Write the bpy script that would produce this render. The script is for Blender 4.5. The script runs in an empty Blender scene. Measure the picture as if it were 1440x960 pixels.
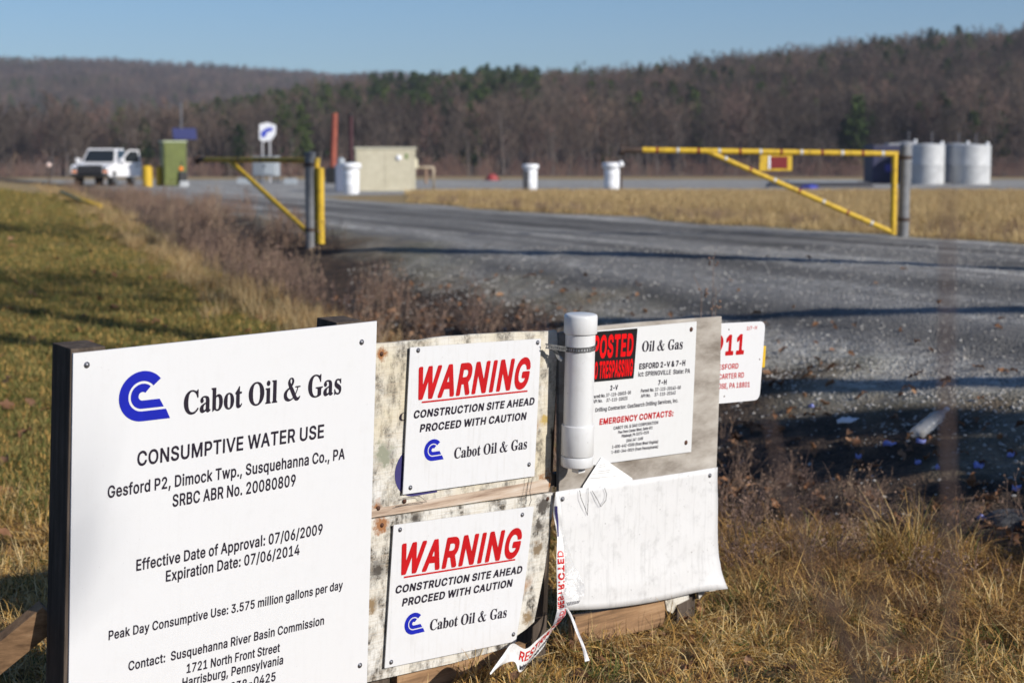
import bpy, bmesh, math, random
import numpy as np
from mathutils import Vector, Matrix
from mathutils.geometry import delaunay_2d_cdt

SC = bpy.context.scene
COL = SC.collection
R = math.radians
random.seed(7)
RNG = np.random.default_rng(7)

# ------------------------------------------------------------------ camera
CZ = 1.15                       # eye height above the level of the gravel road
FPX = 2400.0                    # focal length in pixels of the 1440 px wide photograph
PITCH = math.atan((480 - 230) / FPX)
cam_data = bpy.data.cameras.new("camera")
cam_data.sensor_width = 36.0
cam_data.lens = 60.0
cam_data.clip_start = 0.05
cam_data.clip_end = 9000.0
cam_data.dof.use_dof = True
cam_data.dof.focus_distance = 5.5
cam_data.dof.aperture_fstop = 3.4
cam_data.dof.aperture_blades = 7
cam = bpy.data.objects.new("camera", cam_data)
COL.objects.link(cam)
cam.location = (0, 0, CZ)
cam.rotation_euler = (R(90) - PITCH, 0, 0)
SC.camera = cam

# ------------------------------------------------------------------ sky and sun
SUN_EL, SUN_H = R(25.0), Vector((0.78, -0.62, 0)).normalized()
world = bpy.data.worlds.new("World")
SC.world = world
world.use_nodes = True
wn, wl = world.node_tree.nodes, world.node_tree.links
sky = wn.new("ShaderNodeTexSky")
sky.sky_type = 'NISHITA'
sky.sun_disc = False
sky.sun_elevation = SUN_EL
sky.sun_rotation = math.atan2(SUN_H.x, SUN_H.y)
sky.altitude = 300
sky.air_density = 1.0
sky.dust_density = 0.5
sky.ozone_density = 7.0
wl.new(sky.outputs[0], wn["Background"].inputs[0])
wn["Background"].inputs[1].default_value = 0.084
sun_data = bpy.data.lights.new("sun", 'SUN')
sun_data.energy = 4.8
sun_data.angle = R(0.5)
sun_data.color = (1.0, 0.945, 0.865)
sun = bpy.data.objects.new("sun", sun_data)
COL.objects.link(sun)
SUN_DIR = Vector((SUN_H.x * math.cos(SUN_EL), SUN_H.y * math.cos(SUN_EL), math.sin(SUN_EL)))
sun.rotation_euler = SUN_DIR.to_track_quat('Z', 'Y').to_euler()
sun.location = SUN_DIR * 60
SC.view_settings.view_transform = 'Standard'
SC.view_settings.look = 'None'
SC.view_settings.exposure = 0.22
SC.view_settings.gamma = 1.0
SC.cycles.max_bounces = 5
SC.cycles.diffuse_bounces = 2
SC.cycles.glossy_bounces = 2
SC.cycles.transparent_max_bounces = 6
SC.cycles.use_denoising = True

# ------------------------------------------------------------------ helpers
def ray(px, py):
    cp, sp = math.cos(PITCH), math.sin(PITCH)
    a, b = (px - 720) / FPX, (480 - py) / FPX
    return Vector((a, cp + b * sp, -sp + b * cp))

def at(px, py, Y):
    r = ray(px, py)
    return Vector((0, 0, CZ)) + r * (Y / r.y)

def tag(o, label=None, cat=None, group=None, kind=None):
    if label: o["label"] = label
    if cat: o["category"] = cat
    if group: o["group"] = group
    if kind: o["kind"] = kind
    return o

def thing(name, label, cat, loc=(0, 0, 0), rz=0.0, group=None):
    o = bpy.data.objects.new(name, None)
    o.empty_display_size = 0.1
    COL.objects.link(o)
    o.location = loc
    o.rotation_euler = (0, 0, rz)
    return tag(o, label, cat, group)

def link_mesh(name, me, mats, parent=None):
    o = bpy.data.objects.new(name, me)
    for m in (mats if isinstance(mats, (list, tuple)) else [mats]):
        if len(me.materials) < len(mats if isinstance(mats, (list, tuple)) else [mats]):
            me.materials.append(m)
    COL.objects.link(o)
    if parent is not None:
        o.parent = parent
    return o

class MB:
    """collects shapes in one bmesh; build() links them as one mesh object"""
    def __init__(s):
        s.bm = bmesh.new()
    def _add(s, verts, faces, M=None, mi=0, smooth=False):
        vs = [s.bm.verts.new((M @ Vector(v)) if M is not None else Vector(v)) for v in verts]
        for f in faces:
            try:
                fc = s.bm.faces.new([vs[i] for i in f])
                fc.material_index = mi
                fc.smooth = smooth
            except ValueError:
                pass
        return vs
    def box(s, c, size, M=None, mi=0, taper=1.0, bevel=0.0):
        x, y, z = size[0] / 2, size[1] / 2, size[2] / 2
        t = taper
        v = [(-x, -y, -z), (x, -y, -z), (x, y, -z), (-x, y, -z), (-x * t, -y * t, z), (x * t, -y * t, z), (x * t, y * t, z), (-x * t, y * t, z)]
        v = [(a + c[0], b + c[1], d + c[2]) for a, b, d in v]
        f = [(3, 2, 1, 0), (4, 5, 6, 7), (0, 1, 5, 4), (1, 2, 6, 5), (2, 3, 7, 6), (3, 0, 4, 7)]
        if bevel > 0:
            b2 = bmesh.new()
            vs = [b2.verts.new(q) for q in v]
            for q in f: b2.faces.new([vs[i] for i in q])
            bmesh.ops.bevel(b2, geom=b2.edges[:], offset=bevel, segments=2, affect='EDGES', profile=0.6)
            b2.verts.ensure_lookup_table(); b2.verts.index_update()
            s._add([q.co.copy() for q in b2.verts], [[q.index for q in fc.verts] for fc in b2.faces], M, mi)
            b2.free()
        else:
            s._add(v, f, M, mi)
        return s
    def cyl(s, p0, p1, r0, r1=None, n=16, caps=True, mi=0, smooth=True):
        p0, p1 = Vector(p0), Vector(p1)
        r1 = r0 if r1 is None else r1
        q = (p1 - p0).to_track_quat('Z', 'Y')
        ring = [q @ Vector((math.cos(2 * math.pi * i / n), math.sin(2 * math.pi * i / n), 0)) for i in range(n)]
        v = [p0 + a * r0 for a in ring] + [p1 + a * r1 for a in ring]
        s._add(v, [(i, (i + 1) % n, n + (i + 1) % n, n + i) for i in range(n)], None, mi, smooth)
        if caps:
            s._add(v[:n], [tuple(range(n - 1, -1, -1))], None, mi)
            s._add(v[n:], [tuple(range(n))], None, mi)
        return s
    def lathe(s, prof, n=28, M=None, mi=0):
        """prof: list of (r, z)"""
        v, f = [], []
        for r, z in prof:
            for i in range(n):
                a = 2 * math.pi * i / n
                v.append((r * math.cos(a), r * math.sin(a), z))
        for k in range(len(prof) - 1):
            for i in range(n):
                j = (i + 1) % n
                f.append((k * n + i, k * n + j, (k + 1) * n + j, (k + 1) * n + i))
        s._add(v, f, M, mi, True)
        return s
    def tube(s, pts, rad, n=6, mi=0, flat=1.0):
        pts = [Vector(p) for p in pts]
        rr = rad if isinstance(rad, (list, tuple)) else [rad] * len(pts)
        v, f = [], []
        for i, p in enumerate(pts):
            t = (pts[min(i + 1, len(pts) - 1)] - pts[max(i - 1, 0)]).normalized()
            q = t.to_track_quat('Z', 'Y')
            for k in range(n):
                a = 2 * math.pi * k / n
                v.append(p + q @ Vector((math.cos(a) * rr[i], math.sin(a) * rr[i] * flat, 0)))
        for i in range(len(pts) - 1):
            for k in range(n):
                j = (k + 1) % n
                f.append((i * n + k, i * n + j, (i + 1) * n + j, (i + 1) * n + k))
        f.append(tuple(range(n - 1, -1, -1)))
        f.append(tuple(range((len(pts) - 1) * n, len(pts) * n)))
        s._add(v, f, None, mi, True)
        return s
    def prism(s, poly, z0, z1, M=None, mi=0):
        """polygon in local xy, extruded along local z"""
        n = len(poly)
        a = sum(poly[i][0] * poly[(i + 1) % n][1] - poly[(i + 1) % n][0] * poly[i][1] for i in range(n))
        if a < 0: poly = poly[::-1]
        v = [(x, y, z0) for x, y in poly] + [(x, y, z1) for x, y in poly]
        f = [tuple(range(n - 1, -1, -1)), tuple(range(n, 2 * n))] + [(i, (i + 1) % n, n + (i + 1) % n, n + i) for i in range(n)]
        s._add(v, f, M, mi)
        return s
    def bevel(s, w, seg=2, ang=40):
        es = [e for e in s.bm.edges if len(e.link_faces) == 2 and e.calc_face_angle(0) > R(ang)]
        if es:
            bmesh.ops.bevel(s.bm, geom=es, offset=w, segments=seg, affect='EDGES', profile=0.6)
        return s
    def build(s, name, mats, parent=None):
        me = bpy.data.meshes.new(name)
        bmesh.ops.recalc_face_normals(s.bm, faces=s.bm.faces[:])
        s.bm.to_mesh(me)
        s.bm.free()
        return link_mesh(name, me, mats, parent)

def raw_mesh(name, V, F, mats, fm=None, smooth=False):
    me = bpy.data.meshes.new(name)
    me.from_pydata([tuple(v) for v in V], [], F)
    for m in (mats if isinstance(mats, (list, tuple)) else [mats]): me.materials.append(m)
    if fm is not None: me.polygons.foreach_set("material_index", fm)
    if smooth: me.polygons.foreach_set("use_smooth", [True] * len(F))
    me.update()
    return me

# smooth value noise for shapes and for zone borders
_TAB = np.random.default_rng(11).random((256, 256))
def vnoise(x, y):
    xi, yi = np.floor(x).astype(int), np.floor(y).astype(int)
    fx, fy = x - xi, y - yi
    fx, fy = fx * fx * (3 - 2 * fx), fy * fy * (3 - 2 * fy)
    g = lambda a, b: _TAB[a & 255, b & 255]
    return ((g(xi, yi) * (1 - fx) + g(xi + 1, yi) * fx) * (1 - fy) + (g(xi, yi + 1) * (1 - fx) + g(xi + 1, yi + 1) * fx) * fy) * 2 - 1
def fbm(x, y, o=4):
    s, a = 0, 0.5
    for k in range(o):
        s = s + a * vnoise(x * 2 ** k + 17.3 * k, y * 2 ** k + 5.1 * k)
        a *= 0.5
    return s
def sstep(a, b, x):
    t = np.clip((x - a) / (b - a), 0, 1)
    return t * t * (3 - 2 * t)

# ------------------------------------------------------------------ materials
def new_mat(name):
    m = bpy.data.materials.new(name)
    m.use_nodes = True
    return m, m.node_tree.nodes, m.node_tree.links, m.node_tree.nodes["Principled BSDF"]

def N_noise(n, l, scale, detail=5, rough=0.6, vec=None, dim='3D'):
    t = n.new("ShaderNodeTexNoise")
    t.inputs["Scale"].default_value = scale
    t.inputs["Detail"].default_value = detail
    t.inputs["Roughness"].default_value = rough
    if vec is not None: l.new(vec, t.inputs["Vector"])
    return t
def N_ramp(n, l, fac, stops, interp='LINEAR'):
    r = n.new("ShaderNodeValToRGB")
    r.color_ramp.interpolation = interp
    e = r.color_ramp.elements
    while len(e) < len(stops): e.new(0.5)
    for k, (p, c) in enumerate(stops):
        e[k].position = p
        e[k].color = (*c, 1) if len(c) == 3 else c
    l.new(fac, r.inputs[0])
    return r
def N_mix(n, l, fac, a, b, blend='MIX'):
    m = n.new("ShaderNodeMix")
    m.data_type = 'RGBA'
    m.blend_type = blend
    for sock, v in ((m.inputs[0], fac), (m.inputs[6], a), (m.inputs[7], b)):
        if isinstance(v, (int, float)): sock.default_value = v
        elif isinstance(v, (tuple, list)): sock.default_value = (*v, 1) if len(v) == 3 else v
        else: l.new(v, sock)
    return m.outputs[2]
def N_math(n, l, op, a, b=None, clamp=False):
    m = n.new("ShaderNodeMath")
    m.operation = op
    m.use_clamp = clamp
    for sock, v in zip(m.inputs, (a, b)):
        if v is None: continue
        if isinstance(v, (int, float)): sock.default_value = v
        else: l.new(v, sock)
    return m.outputs[0]
def N_obj(n, l, scale=(1, 1, 1)):
    tc = n.new("ShaderNodeTexCoord")
    mp = n.new("ShaderNodeMapping")
    mp.inputs["Scale"].default_value = scale
    l.new(tc.outputs["Object"], mp.inputs["Vector"])
    return mp.outputs[0]
def N_bump(n, l, b, h, strength=0.3, dist=0.01):
    bp = n.new("ShaderNodeBump")
    bp.inputs["Strength"].default_value = strength
    bp.inputs["Distance"].default_value = dist
    l.new(h, bp.inputs["Height"])
    l.new(bp.outputs[0], b.inputs["Normal"])

def mat_var(name, c0, c1, scale=8, rough=0.7, bump=0.0, stretch=(1, 1, 1), metal=0.0, spec=0.4, detail=5, c2=None, bdist=0.005):
    """two or three tones of one surface, mixed by noise"""
    m, n, l, b = new_mat(name)
    v = N_obj(n, l, stretch)
    t = N_noise(n, l, scale, detail, 0.65, v)
    stops = [(0.35, c0), (0.65, c1)] if c2 is None else [(0.3, c0), (0.5, c1), (0.7, c2)]
    rp = N_ramp(n, l, t.outputs[0], stops)
    l.new(rp.outputs[0], b.inputs["Base Color"])
    b.inputs["Roughness"].default_value = rough
    b.inputs["Metallic"].default_value = metal
    b.inputs["Specular IOR Level"].default_value = spec
    if bump: N_bump(n, l, b, t.outputs[0], bump, bdist)
    return m

def mat_rand(name, cols, rough=0.8, spec=0.2, trans=0.0, scale=0.0, patch=0.0):
    """tone picked per copy (Object Info random) plus fine noise"""
    m, n, l, b = new_mat(name)
    oi = n.new("ShaderNodeObjectInfo")
    k = len(cols)
    rp = N_ramp(n, l, oi.outputs["Random"], [(i / max(k - 1, 1), c) for i, c in enumerate(cols)])
    col = rp.outputs[0]
    if patch:
        t = N_noise(n, l, patch, 3, 0.6, oi.outputs["Location"])
        g = N_ramp(n, l, t.outputs[0], [(0.36, (0.50, 0.50, 0.52)), (0.5, (0.95, 0.95, 0.95)), (0.64, (1.35, 1.28, 1.2))])
        col = N_mix(n, l, 1.0, col, g.outputs[0], 'MULTIPLY')
    if scale:
        t = N_noise(n, l, scale, 3, 0.6, N_obj(n, l))
        g = N_ramp(n, l, t.outputs[0], [(0.3, (0.6, 0.6, 0.6)), (0.7, (1.35, 1.35, 1.35))])
        col = N_mix(n, l, 1.0, col, g.outputs[0], 'MULTIPLY')
    l.new(col, b.inputs["Base Color"])
    b.inputs["Roughness"].default_value = rough
    b.inputs["Specular IOR Level"].default_value = spec
    if trans:
        b.inputs["Subsurface Weight"].default_value = 0
        tr = n.new("ShaderNodeBsdfTranslucent")
        l.new(col, tr.inputs[0])
        mx = n.new("ShaderNodeMixShader")
        mx.inputs[0].default_value = trans
        l.new(b.outputs[0], mx.inputs[1]); l.new(tr.outputs[0], mx.inputs[2])
        l.new(mx.outputs[0], n["Material Output"].inputs[0])
    return m

def wood_mat(name, c0, c1, c2, rough=0.8, along='Y'):
    m, n, l, b = new_mat(name)
    st = {'X': (1.5, 22, 22), 'Y': (22, 1.5, 22), 'Z': (22, 22, 1.5)}[along]
    v = N_obj(n, l, st)
    t = N_noise(n, l, 2.2, 6, 0.7, v)
    t2 = N_noise(n, l, 3.0, 4, 0.6, N_obj(n, l))
    f = N_math(n, l, 'ADD', N_math(n, l, 'MULTIPLY', t.outputs[0], 0.7), N_math(n, l, 'MULTIPLY', t2.outputs[0], 0.3))
    rp = N_ramp(n, l, f, [(0.33, c0), (0.5, c1), (0.66, c2)])
    l.new(rp.outputs[0], b.inputs["Base Color"])
    b.inputs["Roughness"].default_value = rough
    b.inputs["Specular IOR Level"].default_value = 0.25
    N_bump(n, l, b, t.outputs[0], 0.5, 0.003)
    return m

def sign_mat(name, base=(0.80, 0.80, 0.81), grime=0.25, streak=0.4, rough=0.35, tint=(0.45, 0.44, 0.42)):
    """painted sheet with faint vertical rain streaks and dirt specks"""
    m, n, l, b = new_mat(name)
    v = N_obj(n, l, (30, 2.2, 1))
    t = N_noise(n, l, 2.0, 5, 0.65, v)
    r1 = N_ramp(n, l, t.outputs[0], [(0.52, (0, 0, 0)), (0.78, (1, 1, 1))])
    t2 = N_noise(n, l, 16, 8, 0.72, N_obj(n, l))
    r2 = N_ramp(n, l, t2.outputs[0], [(0.52, (0, 0, 0)), (0.75, (1, 1, 1))])
    f = N_math(n, l, 'MULTIPLY', r1.outputs[0], streak)
    c = N_mix(n, l, f, base, tint)
    c = N_mix(n, l, N_math(n, l, 'MULTIPLY', r2.outputs[0], grime), c, tint)
    t3 = N_noise(n, l, 95, 2, 0.5, N_obj(n, l))
    r3 = N_ramp(n, l, t3.outputs[0], [(0.72, (0, 0, 0)), (0.78, (1, 1, 1))])
    c = N_mix(n, l, N_math(n, l, 'MULTIPLY', r3.outputs[0], grime * 1.6), c, (0.12, 0.11, 0.1))
    l.new(c, b.inputs["Base Color"])
    b.inputs["Roughness"].default_value = rough
    b.inputs["Specular IOR Level"].default_value = 0.35
    return m

def old_board_mat(name, mould=0.55, yellow=0.5, spots=()):
    """white painted plywood gone yellow, with black mould blooms, rust spots and flaked veneer"""
    m, n, l, b = new_mat(name)
    o = N_obj(n, l)
    t1 = N_noise(n, l, 3.2, 5, 0.6, o)
    c = N_mix(n, l, N_ramp(n, l, t1.outputs[0], [(0.36, (0, 0, 0)), (0.62, (yellow,) * 3)]).outputs[0], (0.61, 0.605, 0.585), (0.53, 0.46, 0.31))
    t2 = N_noise(n, l, 6.5, 8, 0.72, N_obj(n, l, (1.7, 0.75, 1)))
    t3 = N_noise(n, l, 42, 5, 0.7, o)
    f = N_math(n, l, 'MULTIPLY', N_ramp(n, l, t2.outputs[0], [(0.47, (0, 0, 0)), (0.58, (1, 1, 1))]).outputs[0],
               N_ramp(n, l, t3.outputs[0], [(0.33, (0, 0, 0)), (0.55, (1, 1, 1))]).outputs[0])
    c = N_mix(n, l, N_math(n, l, 'MULTIPLY', f, mould), c, (0.045, 0.04, 0.035))
    t4 = N_noise(n, l, 4.6, 3, 0.5, N_obj(n, l, (1, 1.0, 1)))
    c = N_mix(n, l, N_ramp(n, l, t4.outputs[0], [(0.62, (0, 0, 0)), (0.73, (0.8, 0.8, 0.8))]).outputs[0], c, (0.30, 0.13, 0.035))
    sc_ = N_noise(n, l, 3.0, 3, 0.5, N_obj(n, l, (60, 3, 1)))
    c = N_mix(n, l, N_ramp(n, l, sc_.outputs[0], [(0.56, (0, 0, 0)), (0.70, (0.5, 0.5, 0.5))]).outputs[0], c, (0.33, 0.28, 0.21))
    gr = N_noise(n, l, 2.4, 6, .7, N_obj(n, l, (3, 70, 1)))
    c = N_mix(n, l, N_ramp(n, l, gr.outputs[0], [(0.47, (0, 0, 0)), (0.70, (0.7, 0.7, 0.7))]).outputs[0], c, (0.40, 0.33, 0.25))
    fl_ = N_noise(n, l, 60, 3, .6, o)
    c = N_mix(n, l, N_ramp(n, l, fl_.outputs[0], [(0.69, (0, 0, 0)), (0.73, (0.8, 0.8, 0.8))]).outputs[0], c, (0.05, 0.042, 0.035))
    for sx, sy, sr, scol in spots:                    # rust and rot blooms at the fixings and corners
        vd = n.new("ShaderNodeVectorMath"); vd.operation = 'DISTANCE'
        l.new(o, vd.inputs[0]); vd.inputs[1].default_value = (sx, sy, 0)
        q = N_math(n, l, 'ADD', N_math(n, l, 'DIVIDE', vd.outputs["Value"], sr), N_math(n, l, 'MULTIPLY', N_math(n, l, 'SUBTRACT', N_math(n, l, 'ADD', N_math(n, l, 'MULTIPLY', t2.outputs[0], 0.6), N_math(n, l, 'MULTIPLY', t3.outputs[0], 0.4)), 0.5), 6.5))
        c = N_mix(n, l, N_ramp(n, l, q, [(0.35, (0.92, 0.92, 0.92)), (1.0, (0, 0, 0))]).outputs[0], c, scol)
    l.new(c, b.inputs["Base Color"])
    b.inputs["Roughness"].default_value = 0.75
    b.inputs["Specular IOR Level"].default_value = 0.2
    N_bump(n, l, b, t3.outputs[0], 0.35, 0.002)
    return m

def plain(name, c, rough=0.5, metal=0.0, spec=0.4):
    return mat_var(name, tuple(x * 0.9 for x in c), tuple(min(x * 1.1, 1) for x in c), 14, rough, 0, (1, 1, 1), metal, spec)

M_WHITE = sign_mat("white_sign_sheet", (0.615, 0.62, 0.635), 0.12, 0.10, 0.4)  # besides slight dirt, the grime strength carries painted soft shading
M_WARN = sign_mat("warning_sheet", (0.60, 0.605, 0.62), 0.22, 0.45, 0.35)
M_CONTACT = sign_mat("contact_sheet", (0.60, 0.605, 0.61), 0.2, 0.16, 0.4)
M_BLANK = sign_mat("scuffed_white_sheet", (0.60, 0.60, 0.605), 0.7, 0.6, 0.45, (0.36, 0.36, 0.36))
M_OLD = old_board_mat("mouldy_board", 0.7, 0.9)
M_OLD2 = None
M_INK = plain("black_ink", (0.012, 0.008, 0.018), 0.5)
M_FADED = plain("faded_black_ink", (0.10, 0.09, 0.09), 0.6)
M_RED = plain("red_ink", (0.42, 0.003, 0.006), 0.45)
M_REDF = plain("faded_red_ink", (0.50, 0.12, 0.12), 0.5)
M_BLUE = plain("blue_ink", (0.004, 0.011, 0.33), 0.45)
M_NAVY = plain("old_navy_ink", (0.035, 0.03, 0.13), 0.6)
M_DARKWOOD = wood_mat("dark_weathered_wood", (0.035, 0.026, 0.020), (0.075, 0.057, 0.044), (0.13, 0.10, 0.08), 0.85, 'Y')
M_PINKWOOD = wood_mat("peeled_wood", (0.20, 0.13, 0.09), (0.46, 0.36, 0.28), (0.58, 0.53, 0.47), 0.8, 'X')
M_LUMBER = wood_mat("brown_lumber", (0.12, 0.070, 0.038), (0.27, 0.16, 0.085), (0.40, 0.26, 0.15), 0.75, 'X')
M_PLY = mat_var("grey_plywood", (0.13, 0.105, 0.082), (0.32, 0.29, 0.255), 3.5, 0.85, 0.25, (1, 2.6, 1), c2=(0.46, 0.43, 0.39), detail=8)
M_SCREW = plain("dull_steel", (0.22, 0.22, 0.24), 0.4, 0.8)
M_RUSTSCREW = plain("rusty_steel", (0.09, 0.04, 0.025), 0.7, 0.3)
M_PVC = sign_mat("white_plastic_pipe", (0.62, 0.625, 0.63), 0.35, 0.32, 0.32)
M_STRAP = mat_var("galvanised_strap", (0.10, 0.10, 0.10), (0.22, 0.22, 0.22), 40, 0.5, 0, (1, 1, 1), 0.6)
M_STEEL = mat_var("grey_post_paint", (0.13, 0.135, 0.145), (0.20, 0.205, 0.215), 9, 0.55, 0.1)
M_YEL = mat_var("yellow_paint", (0.30, 0.18, 0.02), (0.60, 0.385, 0.02), 9, 0.55, 0.05, c2=(0.52, 0.34, 0.03))
M_YELDARK = mat_var("dark_to_yellow_paint", (0.05, 0.035, 0.02), (0.40, 0.27, 0.02), 5, 0.6, 0.1, c2=(0.55, 0.38, 0.03))  # dark brown and yellow mixed in patches
M_RUSTPIPE = mat_var("rust_brown_pipe", (0.035, 0.022, 0.018), (0.08, 0.05, 0.035), 6, 0.7, 0.1)
M_REDPIPE = mat_var("rust_red_pipe", (0.20, 0.045, 0.028), (0.33, 0.085, 0.05), 3, 0.6)
M_TRUCK = plain("white_car_paint", (0.80, 0.80, 0.82), 0.25, 0, 0.5)
M_GLASS = plain("dark_window_glass", (0.02, 0.025, 0.03), 0.08, 0, 0.6)
M_BLACK = plain("black_plastic", (0.015, 0.015, 0.016), 0.5)
M_TYRE = plain("tyre_rubber", (0.02, 0.02, 0.02), 0.85)
M_CHROME = plain("bright_metal", (0.6, 0.6, 0.6), 0.25, 0.9)
M_GREENB = mat_var("green_cabinet_paint", (0.085, 0.105, 0.018), (0.12, 0.145, 0.028), 3, 0.5)
M_TANB = mat_var("tan_cabinet_paint", (0.46, 0.42, 0.31), (0.54, 0.50, 0.38), 3, 0.6)
M_GREYB = plain("grey_cabinet_paint", (0.30, 0.33, 0.36), 0.5)
M_TANK = mat_var("grey_white_tank_paint", (0.40, 0.41, 0.42), (0.52, 0.53, 0.54), 2, 0.5)
M_TANKD = mat_var("grey_tank_paint", (0.22, 0.23, 0.25), (0.30, 0.31, 0.33), 2, 0.5)
M_NAVYT = mat_var("navy_tank_paint", (0.012, 0.014, 0.04), (0.02, 0.022, 0.07), 2, 0.5)
M_SOLAR = plain("solar_glass", (0.05, 0.055, 0.14), 0.2, 0, 0.6)
M_WPLAS = plain("white_plastic", (0.78, 0.79, 0.82), 0.45)
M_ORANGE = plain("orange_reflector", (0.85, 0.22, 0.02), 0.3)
M_SIGNRED = plain("red_sign_paint", (0.17, 0.008, 0.010), 0.5)
M_BLUETARP = plain("blue_tarp", (0.03, 0.05, 0.35), 0.6)

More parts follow.
